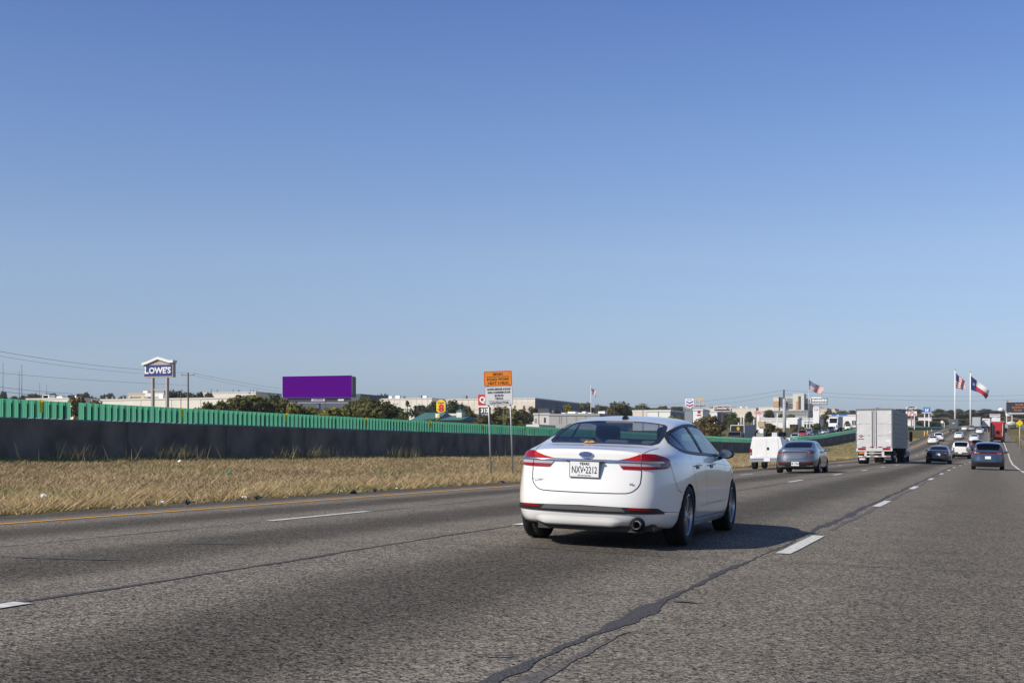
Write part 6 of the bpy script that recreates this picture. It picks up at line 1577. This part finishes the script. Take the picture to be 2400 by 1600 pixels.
o, win, lx, lz, d = bldg('white dealership with dark glazing under the blue square sign', 2152, 2183, 978, 660, bwhite, group=GB, seed=26); win(2154, 2164, 991, 996, dkglass); win(2169, 2180, 991, 996, dkglass); 
bldg('white building behind the red sign post', 2120, 2141, 983, 600, bwhite, group=GB, seed=27)
o, win, lx, lz, d = bldg('low building with grey metal roof left of the tall flagpoles', 2205, 2236, 983, 700, M('low_grey', (.42, .44, .46)), group=GB, seed=28)
bldg('pale building on the skyline behind the blue square sign', 2182, 2192, 969.5, 1000, cream2, group=GB, seed=29)
# restaurant with teal roofs
def gable(o, x0, x1, y0, y1, ze, zr_, m, nm='roof', over=.5):
    b = MB(); yc_ = (y0 + y1) / 2; x0 -= over; x1 += over; ins = (x1 - x0) * .10
    b.add([(x0, y0 - over, ze), (x1, y0 - over, ze), (x1, y1 + over, ze), (x0, y1 + over, ze), (x0 + ins, yc_, zr_), (x1 - ins, yc_, zr_)], [(0, 1, 5, 4), (1, 2, 5), (2, 3, 4, 5), (3, 0, 4), (3, 2, 1, 0)]); return b.build(nm, [m], o)
o, win, lx, lz, d = bldg('restaurant with large teal roof left of the motel sign', 966, 1020, 985, 260, tanw, group=GB, seed=30, depth=12, cap=False); gable(o, d[0], 0, 0, 12, d[2], lz(964.5), tealr)
o, win, lx, lz, d = bldg('small teal roofed building with a cream cupola', 1036, 1078, 984, 232, M('brown_wall', (.22, .16, .13)), group=GB, seed=31, depth=9, cap=False); gable(o, d[0], 0, 0, 9, d[2], lz(973), tealr)
b = MB(); b.box(lx(1054.5), lx(1067), 3, 4.6, d[2], lz(963)); b.build('cupola', [cream2], o)
xm, ww_ = (lx(1054.5) + lx(1067)) / 2, (lx(1067) - lx(1054.5)) / 2 + .15; b = MB(); b.add([(xm - ww_, 2.85, lz(963)), (xm + ww_, 2.85, lz(963)), (xm + ww_, 4.75, lz(963)), (xm - ww_, 4.75, lz(963)), (xm, 3.8, lz(955.5))], [(0, 1, 4), (1, 2, 4), (2, 3, 4), (3, 0, 4), (3, 2, 1, 0)]); b.build('cupola_roof', [tealr], o)
bldg('low white building right of the cream cupola', 1040, 1092, 969.5, 300, bwhite, group=GB, seed=32); bldg('small white building behind the fuel sign', 1150, 1172, 970, 330, bwhite, group=GB, seed=33); bldg('low pale roof just above the green screen left of the sedan', 1236, 1262, 996, 200, bwhite, group=GB, seed=34, depth=8)
# water tower, dome
S = Site('water_tower', 2346, 1300, 'tiny white water tower on the skyline', 'tower'); S.pole('shaft', 2346, 962, .6, white); b = MB(); b.lathe([(0, -2), (2.6, -1), (2.8, 1), (1.5, 2.3), (0, 2.6)], 14, 0, 'z', (0, 0, S.z(961))); b.build('tank', [white], S.o, True)
S = Site('water_tower', 2252, 1300, 'pale dome with orange patch above the skyline trees', 'tower'); b = MB(); b.lathe([(3.4, -1.2), (3.0, .3), (1.8, 1.5), (0, 2.0)], 14, 0, 'z', (0, 0, S.z(970))); b.build('dome', [M('dome_peach', (.62, .35, .22))], S.o, True); S.pole('shaft', 2252, 972, 1.5, white)
S = Site('steeple', 2206.5, 1200, 'thin white steeple on the skyline', 'tower'); b = MB(); b.lathe([(1.3, 0), (1.1, 1.6), (.0, 5.2)], 8, 0, 'z', (0, 0, S.z(971))); b.build('spire', [white], S.o); S.pole('shaft', 2206.5, 971, 1.1, white)

# ------------------------------------------------------------------ guardrails
def guardrail(pts, label, yellow_first=True):
    o = empty('guardrail', (pts[0][0], pts[0][1], gz(*pts[0])), 0, label, 'guardrail', 'steel guardrails'); off = Vector(o.location); b = MB()
    P = [Vector((x, y, gz(x, y) + .62)) - off for x, y in pts]
    for dz in (-.10, .10): b.tube([p + Vector((0, 0, dz)) for p in P], .085, 6)
    b.build('rail', [M('rail_steel', (.30, .31, .33), .5, metal=.4)], o, True)
    for i, (a, c) in enumerate(zip(P, P[1:])):
        n = max(1, int((c - a).length / 4))
        for k in range(n):
            q = a + (c - a) * k / n; b = MB(); b.box(q.x - .07, q.x + .07, q.y - .07, q.y + .07, q.z - .75, q.z + .16); b.build('post', [M('post_weathered', (.25, .22, .18))], o)
    if yellow_first:
        q = P[0]; b = MB(); b.box(q.x - .22, q.x + .22, q.y - .35, q.y - .05, q.z - .3, q.z + .2, 0); b.box(q.x - .2, q.x + .0, q.y - .36, q.y - .35, q.z - .2, q.z + .05, 1); b.build('end_cap', [M_yel, M_black], o)
guardrail([(EL(y_) + .25, y_) for y_ in (312, 340, 370, 400, 430, 460, 490)], 'steel guardrail in the median grass near the crest')
for k, y_ in enumerate((318, 335, 360)):
    p = Vector((EL(y_) - .6, y_, gz(EL(y_) - .6, y_))); b = MB(); b.box(-.09, .09, -.02, .02, 0, 1.1, 0); o = b.build('delineator_post', [M('pale_yellow', (.65, .55, .3))], None); o.location = p; tag(o, 'small pale marker post beside the median guardrail', 'marker post', 'marker posts by the guardrail')
guardrail([(5.35, 240), (5.6, 225), (6.1, 205), (6.8, 180), (8, 150)], 'steel guardrail with a yellow end cap at the right edge')
guardrail([(wx(y_) - 21.5, y_) for y_ in (262, 280, 300, 320, 340, 360, 380)], 'guardrail on the far side of the opposite lanes', False)

# ------------------------------------------------------------------ trees and bushes
def foliage_mat(name, c0, c1):
    m = bpy.data.materials.new(name); m.use_nodes = True; t = m.node_tree; b = t.nodes['Principled BSDF']; L = t.links.new
    tc = t.nodes.new('ShaderNodeTexCoord'); n = t.nodes.new('ShaderNodeTexNoise'); n.inputs['Scale'].default_value = 7; n.inputs['Detail'].default_value = 3; L(tc.outputs['Object'], n.inputs['Vector'])
    r = t.nodes.new('ShaderNodeValToRGB'); r.color_ramp.elements[0].position = .35; r.color_ramp.elements[0].color = c0 + (1,); r.color_ramp.elements[1].position = .65; r.color_ramp.elements[1].color = c1 + (1,); L(n.outputs['Fac'], r.inputs[0])
    oi = t.nodes.new('ShaderNodeObjectInfo'); m2 = t.nodes.new('ShaderNodeMapRange'); m2.inputs['To Min'].default_value = .72; m2.inputs['To Max'].default_value = 1.3; L(oi.outputs['Random'], m2.inputs['Value']); vs_ = t.nodes.new('ShaderNodeVectorMath'); vs_.operation = 'SCALE'; L(r.outputs[0], vs_.inputs[0]); L(m2.outputs[0], vs_.inputs['Scale']); r = vs_
    L(r.outputs[0], b.inputs['Base Color']); b.inputs['Roughness'].default_value = .85; b.inputs['Specular IOR Level'].default_value = .15
    o = t.nodes['Material Output']; tr = t.nodes.new('ShaderNodeBsdfTranslucent'); L(r.outputs[0], tr.inputs[0]); mx = t.nodes.new('ShaderNodeMixShader'); mx.inputs[0].default_value = .22; L(b.outputs[0], mx.inputs[1]); L(tr.outputs[0], mx.inputs[2]); L(mx.outputs[0], o.inputs[0]); return m
FM = {'g': foliage_mat('dark_green_leaves', (.045, .062, .022), (.10, .125, .04)), 'o': foliage_mat('olive_leaves', (.085, .09, .03), (.17, .165, .055)), 'b': foliage_mat('brown_olive_leaves', (.10, .075, .032), (.19, .145, .06)), 'd': foliage_mat('far_dark_leaves', (.062, .068, .035), (.12, .122, .06)), 'y': foliage_mat('yellow_green_leaves', (.13, .13, .025), (.24, .22, .05))}
_cr = {}
def crown_mesh(kind, var, n=2600, leaf=.052):
    key = (kind, var)
    if key in _cr: return _cr[key]
    r = np.random.default_rng(100 + var); nb = 15 + var % 4
    bl = []
    for k in range(nb):
        a = r.uniform(0, 2*np.pi); rr_ = r.uniform(.0, .33); zc = r.uniform(.16, .80); rr_ *= (1.15 - abs(zc - .42) * 1.3); bl.append((rr_ * np.cos(a), rr_ * np.sin(a), zc, r.uniform(.11, .21)))
    bl = np.array(bl); w_ = bl[:, 3] ** 2; k = r.choice(nb, n, p=w_ / w_.sum()); d = r.normal(size=(n, 3)); d /= np.linalg.norm(d, axis=1)[:, None]
    rad_ = bl[k, 3] * r.uniform(.62, 1.08, n) * (1 + .25 * np.sin(d[:, 0] * 9 + k)); c = bl[k, :3] + d * rad_[:, None] * np.array([1, 1, .85])
    nrm = d + r.normal(0, .55, (n, 3)); nrm /= np.linalg.norm(nrm, axis=1)[:, None]; t_ = np.cross(nrm, r.normal(size=(n, 3))); t_ /= np.linalg.norm(t_, axis=1)[:, None]; b_ = np.cross(nrm, t_)
    s_ = (leaf * r.uniform(.5, 1.25, n))[:, None]; V = np.stack([c - t_ * s_, c + b_ * s_ * .6, c + t_ * s_, c - b_ * s_ * .6], 1).reshape(-1, 3)
    V[:, 2] = np.maximum(V[:, 2], .0)
    me = bpy.data.meshes.new('crown'); me.vertices.add(n*4); me.vertices.foreach_set('co', V.astype(np.float32).ravel()); me.loops.add(n*4); me.loops.foreach_set('vertex_index', np.arange(n*4, dtype=np.int32)); me.polygons.add(n); me.polygons.foreach_set('loop_start', np.arange(0, n*4, 4, dtype=np.int32)); me.update(calc_edges=True); me.materials.append(FM[kind]); _cr[key] = me; return me
bark = M('bark', (.09, .07, .055), .95)
_tn = [0]
def skyname(px, Z):
    d = 'far ' if Z > 880 else ('' if Z > 700 else 'low ')
    for lim, nm in ((60, 'at the far left edge of the skyline'), (130, 'below the radio masts at the left'), (215, 'above the low cream warehouse'), (320, 'above the long cream warehouse, left of the store sign'), (520, 'behind the posts of the blue store sign'), (860, 'beyond the purple billboard'), (1020, 'beyond the motel sign'), (1240, 'beyond the road work sign'), (1400, 'beyond the large cream warehouse'), (1560, 'above the roof of the white sedan'), (1700, 'beyond the shield and arches signs'), (1860, 'left of the white tower building'), (2010, 'beyond the oncoming semi truck'), (2110, 'behind the semi trailer'), (2160, 'behind the oval sign on the red post'), (2200, 'behind the blue square sign'), (2240, 'left of the left tall flagpole'), (2280, 'between the two tall flagpoles'), (2320, 'right of the right tall flagpole'), (2355, 'behind the faded red sign')):
        if px < lim: return d + 'green tree ' + nm
    return d + 'green tree under the message board'
def tree(px, w_, yt, Z, kind, label=None, name='tree', cat='tree', group='trees and bushes beyond the opposite lanes', low=.0, maxh=1.25):
    _tn[0] += 1; v = _tn[0]; p = at(px, 1056, Z); g0 = gz(p.x, p.y); W = w_ * Z / F; top = CH + (1056 - yt) / F * Z; H = max(.8, top - g0)
    o = empty(name, (p.x, p.y, g0), (v * 1.7) % 6.28, label or skyname(px, Z), cat, group if label else 'skyline trees')
    ch = min(H * (1 - low), W * maxh); c = bpy.data.objects.new('crown', crown_mesh(kind, v % 7)); COL.objects.link(c); c.parent = o; c.scale = (W / .86, W / .86, ch / .98); c.location = (0, 0, H - ch)
    if H - ch > .1 or low > 0:
        b = MB(); b.tube([(0, 0, -.3), (W*.01, 0, (H - ch) + ch * .45)], max(.12, W * .03), 7, 0, max(.06, W * .012)); 
        for a in (0, 2.1, 4.2): b.tube([(0, 0, (H - ch) + ch * .15), (W * .2 * math.cos(a), W * .2 * math.sin(a), (H - ch) + ch * .55)], max(.06, W * .012), 5)
        b.build('trunk', [bark], o)
    return o
TREES = [
 (600, 112, 913, 190, 'o', 'big rounded green tree left of the purple billboard'), (552, 70, 930, 185, 'o', 'smaller green tree left of the big rounded tree'), (640, 70, 917, 215, 'g', 'dark green tree touching the billboard on its left'),
 (490, 40, 938, 178, 'o', 'low green bush right of the wooden utility pole'), (517, 44, 934, 182, 'o', 'green bush between the utility pole and the rounded tree'),
 (690, 70, 946, 190, 'y', 'yellow green bush under the left half of the billboard'), (733, 70, 948, 195, 'y', 'yellow green bush left of the billboard post'), (785, 66, 946, 190, 'y', 'yellow green bush right of the billboard post'), (820, 50, 938, 200, 'o', 'green bush below the right end of the billboard'),
 (876, 92, 928, 190, 'o', 'wide green tree right of the billboard'), (925, 80, 937, 195, 'g', 'dark green tree left of the teal roof'), (852, 46, 924, 230, 'g', 'dark tree top behind the wide green tree'), (955, 12, 938, 240, 'g', 'narrow pointed tree left of the motel sign'), (948, 50, 958, 185, 'g', 'low dark bush touching the green screen left of the teal roof'),
 (985, 56, 941, 330, 'd', 'dark tree behind the teal roof'), (1012, 40, 938, 340, 'd', 'dark tree directly left of the motel sign'), (1062, 62, 932, 340, 'g', 'dark green tree between the motel and fuel signs'), (1092, 44, 940, 340, 'd', 'grey green tree left of the fuel sign'),
 (1008, 56, 975, 215, 'o', 'low olive bush in front of the teal roof'), (1105, 56, 962, 240, 'o', 'green bush left of the fuel sign posts'), (1140, 60, 968, 230, 'b', 'brownish bush behind the fuel sign posts'), (1195, 84, 948, 250, 'o', 'green tree right of the road work sign'), (1170, 56, 950, 300, 'b', 'brown green tree behind the road work sign'), (1226, 50, 953, 270, 'b', 'brownish tree left of the pale building'), (1252, 30, 948, 330, 'd', 'small dark tree before the large cream warehouse'),
 (1303, 30, 951, 400, 'd', 'dark shrub before the shaded warehouse wall'), (1333, 34, 947, 390, 'y', 'yellow green tree before the shaded warehouse wall'), (1377, 42, 939, 520, 'd', 'dark rounded tree right of the small flag'), (1406, 34, 946, 520, 'd', 'small rounded tree left of the sedan antenna'), (1452, 62, 940, 420, 'o', 'green treetops right of the sedan antenna'), (1430, 60, 955, 400, 'b', 'brown shrubs above the sedan roof'), (1478, 40, 955, 420, 'o', 'green shrub left of the white warehouse'), (1545, 15, 951, 700, 'd', 'tiny dark tree above the white warehouse'),
 (1585, 70, 974, 260, 'y', 'yellow green hedge above the sedan rear roof'), (1664, 80, 968, 240, 'b', 'large brown tree right of the white sedan'), (1640, 60, 985, 235, 'b', 'brown tree left part beside the sedan windows'), (1676, 50, 996, 225, 'b', 'brown bushes left of the brown delivery truck'), (1720, 30, 962, 330, 'g', 'green tree right of the brown sign'), (1704, 22, 966, 340, 'g', 'dark green tree below the brown sign'), (1757, 22, 961, 360, 'd', 'dark tree left of the red oval sign'),
 (1803, 36, 960, 430, 'd', 'dark tree right of the red oval sign'), (1834, 30, 966, 450, 'd', 'dark tree left of the thick pale pole'), (1852, 24, 967, 440, 'o', 'small green tree right of the thick pale pole'), (1806, 34, 990, 300, 'o', 'roadside bush left of the thick pale pole'), (1824, 26, 999, 290, 'b', 'low brown bush at the foot of the thick pale pole'), (1862, 18, 996, 330, 'o', 'low bush in front of the dealership canopy'), (1880, 16, 997, 330, 'o', 'low bush right of the dealership canopy'), (1913, 30, 991, 340, 'o', 'low shrubs at the foot of the rounded pylon'), (1932, 26, 994, 345, 'o', 'low shrubs right of the rounded pylon'),
 (1932, 26, 966, 470, 'b', 'brownish tree right of the rounded pylon'), (1948, 36, 961, 560, 'd', 'dark tree above the white showroom'), (1975, 42, 959, 560, 'o', 'rounded green tree above the white showroom'), (2000, 30, 964, 570, 'd', 'tree top left of the semi trailer'), (1986, 16, 984, 420, 'g', 'dark tree behind the oncoming semi truck'),
 (2152, 24, 972, 690, 'b', 'brownish tree between the oval and blue square signs'), (2198, 52, 965, 760, 'o', 'rounded tree right of the blue square sign'), (2200, 42, 980, 680, 'b', 'brown tree below the rounded tree'), (2228, 44, 971, 800, 'd', 'dark treetops left of the left tall flagpole'),
 (2258, 56, 968, 700, 'd', 'dark tree between the two tall flagpoles'), (2286, 60, 964, 710, 'd', 'dark tree at the foot of the right tall flagpole'), (2268, 70, 980, 665, 'b', 'brown olive tree above the grey box truck'), (2312, 56, 971, 690, 'b', 'brown olive tree above the pale grey trailer'), (2337, 34, 962, 900, 'd', 'pale rounded treetop behind the faded red sign'), (2340, 46, 977, 680, 'b', 'brown tree behind the white trailer'), (2374, 50, 971, 720, 'b', 'brown tree under the message board'), (2402, 44, 974, 700, 'd', 'dark tree at the right edge behind the yellow sign'), (2240, 40, 984, 655, 'b', 'brown bush left of the grey box truck'),
]
for px, w_, yt, Z, kd, lb in TREES: tree(px, w_ * (1.3 if 480 < px < 1000 and Z < 240 else 1.13), yt - (2 if 480 < px < 1000 and Z < 240 else 0), Z, kd, lb)
rt = random.Random(21)
for px, w_, yt, kd, lb in ((574, 60, 922, 'o', 'olive tree between the two trees left of the billboard'), (664, 56, 934, 'o', 'olive bush under the left edge of the billboard'), (712, 60, 950, 'o', 'low olive bush under the billboard, left of its post'), (758, 60, 951, 'o', 'low olive bush right behind the billboard post'), (845, 60, 936, 'o', 'olive tree just right of the billboard'), (903, 64, 933, 'o', 'olive tree between the wide green tree and the teal roof'), (505, 50, 944, 'o', 'low olive bush near the wooden utility pole'), (462, 40, 950, 'o', 'lowest bush beside the wooden utility pole')): tree(px, w_, yt, 192, kd, lb)
for px, w_, yt in ((-10, 40, 918), (10, 26, 914), (34, 20, 924), (50, 20, 925), (72, 30, 919), (92, 32, 917), (112, 26, 918), (128, 20, 921), (150, 24, 924), (168, 34, 919), (184, 20, 921), (203, 22, 916), (222, 30, 923), (245, 36, 919), (262, 24, 921), (290, 22, 924), (312, 26, 926), (400, 34, 912), (422, 40, 910), (448, 40, 911), (470, 30, 914), (492, 26, 919), (830, 30, 927), (600, 40, 925)):
    tree(px, w_ * 1.35, yt, 610 if not 385 < px < 500 else 480, 'd')
for px in (187, 226): tree(px, 62, 926 if px == 187 else 929, 190, 'b', 'dark reddish tree behind the gap in the green screen' if px == 187 else 'dark bush right of the gap in the green screen')
for k in range(34):
    px = 395 + k * 15 + rt.uniform(-6, 6); tree(px, rt.uniform(26, 48), rt.uniform(921, 930), rt.uniform(620, 700), 'd')
for k in range(24):
    px = 1268 + k * 14 + rt.uniform(-6, 6); tree(px, rt.uniform(24, 44), rt.uniform(943, 953), rt.uniform(600, 760), rt.choice('dob'))
for k in range(26):
    px = 2150 + k * 10.5 + rt.uniform(-4, 4); tree(px, rt.uniform(26, 46), rt.uniform(982, 991), rt.uniform(640, 668), rt.choice('bbod'), None, low=0.)
for k in range(30):
    px = 2120 + k * 10 + rt.uniform(-4, 4); tree(px, rt.uniform(30, 50), rt.uniform(970, 978), rt.uniform(740, 900), rt.choice('bddo'), None, low=0.)
for px in range(640, 2420, 26):
    if 1660 < px < 1900 and rt.random() < .5: continue
    tree(px + rt.uniform(-8, 8), rt.uniform(24, 48), rt.uniform(948, 957) + (6 if px > 1900 else 0) - (6 if px < 1300 else 0), rt.uniform(900, 1300), 'd')

# ------------------------------------------------------------------ haze
hm = bpy.data.materials.new('haze_air'); hm.use_nodes = True; t = hm.node_tree; t.nodes.clear()
ho = t.nodes.new('ShaderNodeOutputMaterial'); hv = t.nodes.new('ShaderNodeVolumePrincipled'); hv.inputs['Color'].default_value = (.80, .87, 1.0, 1); hv.inputs['Density'].default_value = .00012; hv.inputs['Anisotropy'].default_value = .2
t.links.new(hv.outputs[0], ho.inputs['Volume'])
b = MB(); b.box(-9600, 9600, -400, 9600, -3, 96); hz_ = b.build('haze', [hm]); tag(hz_, 'thin pale haze in the air over the whole scene', kind='stuff')
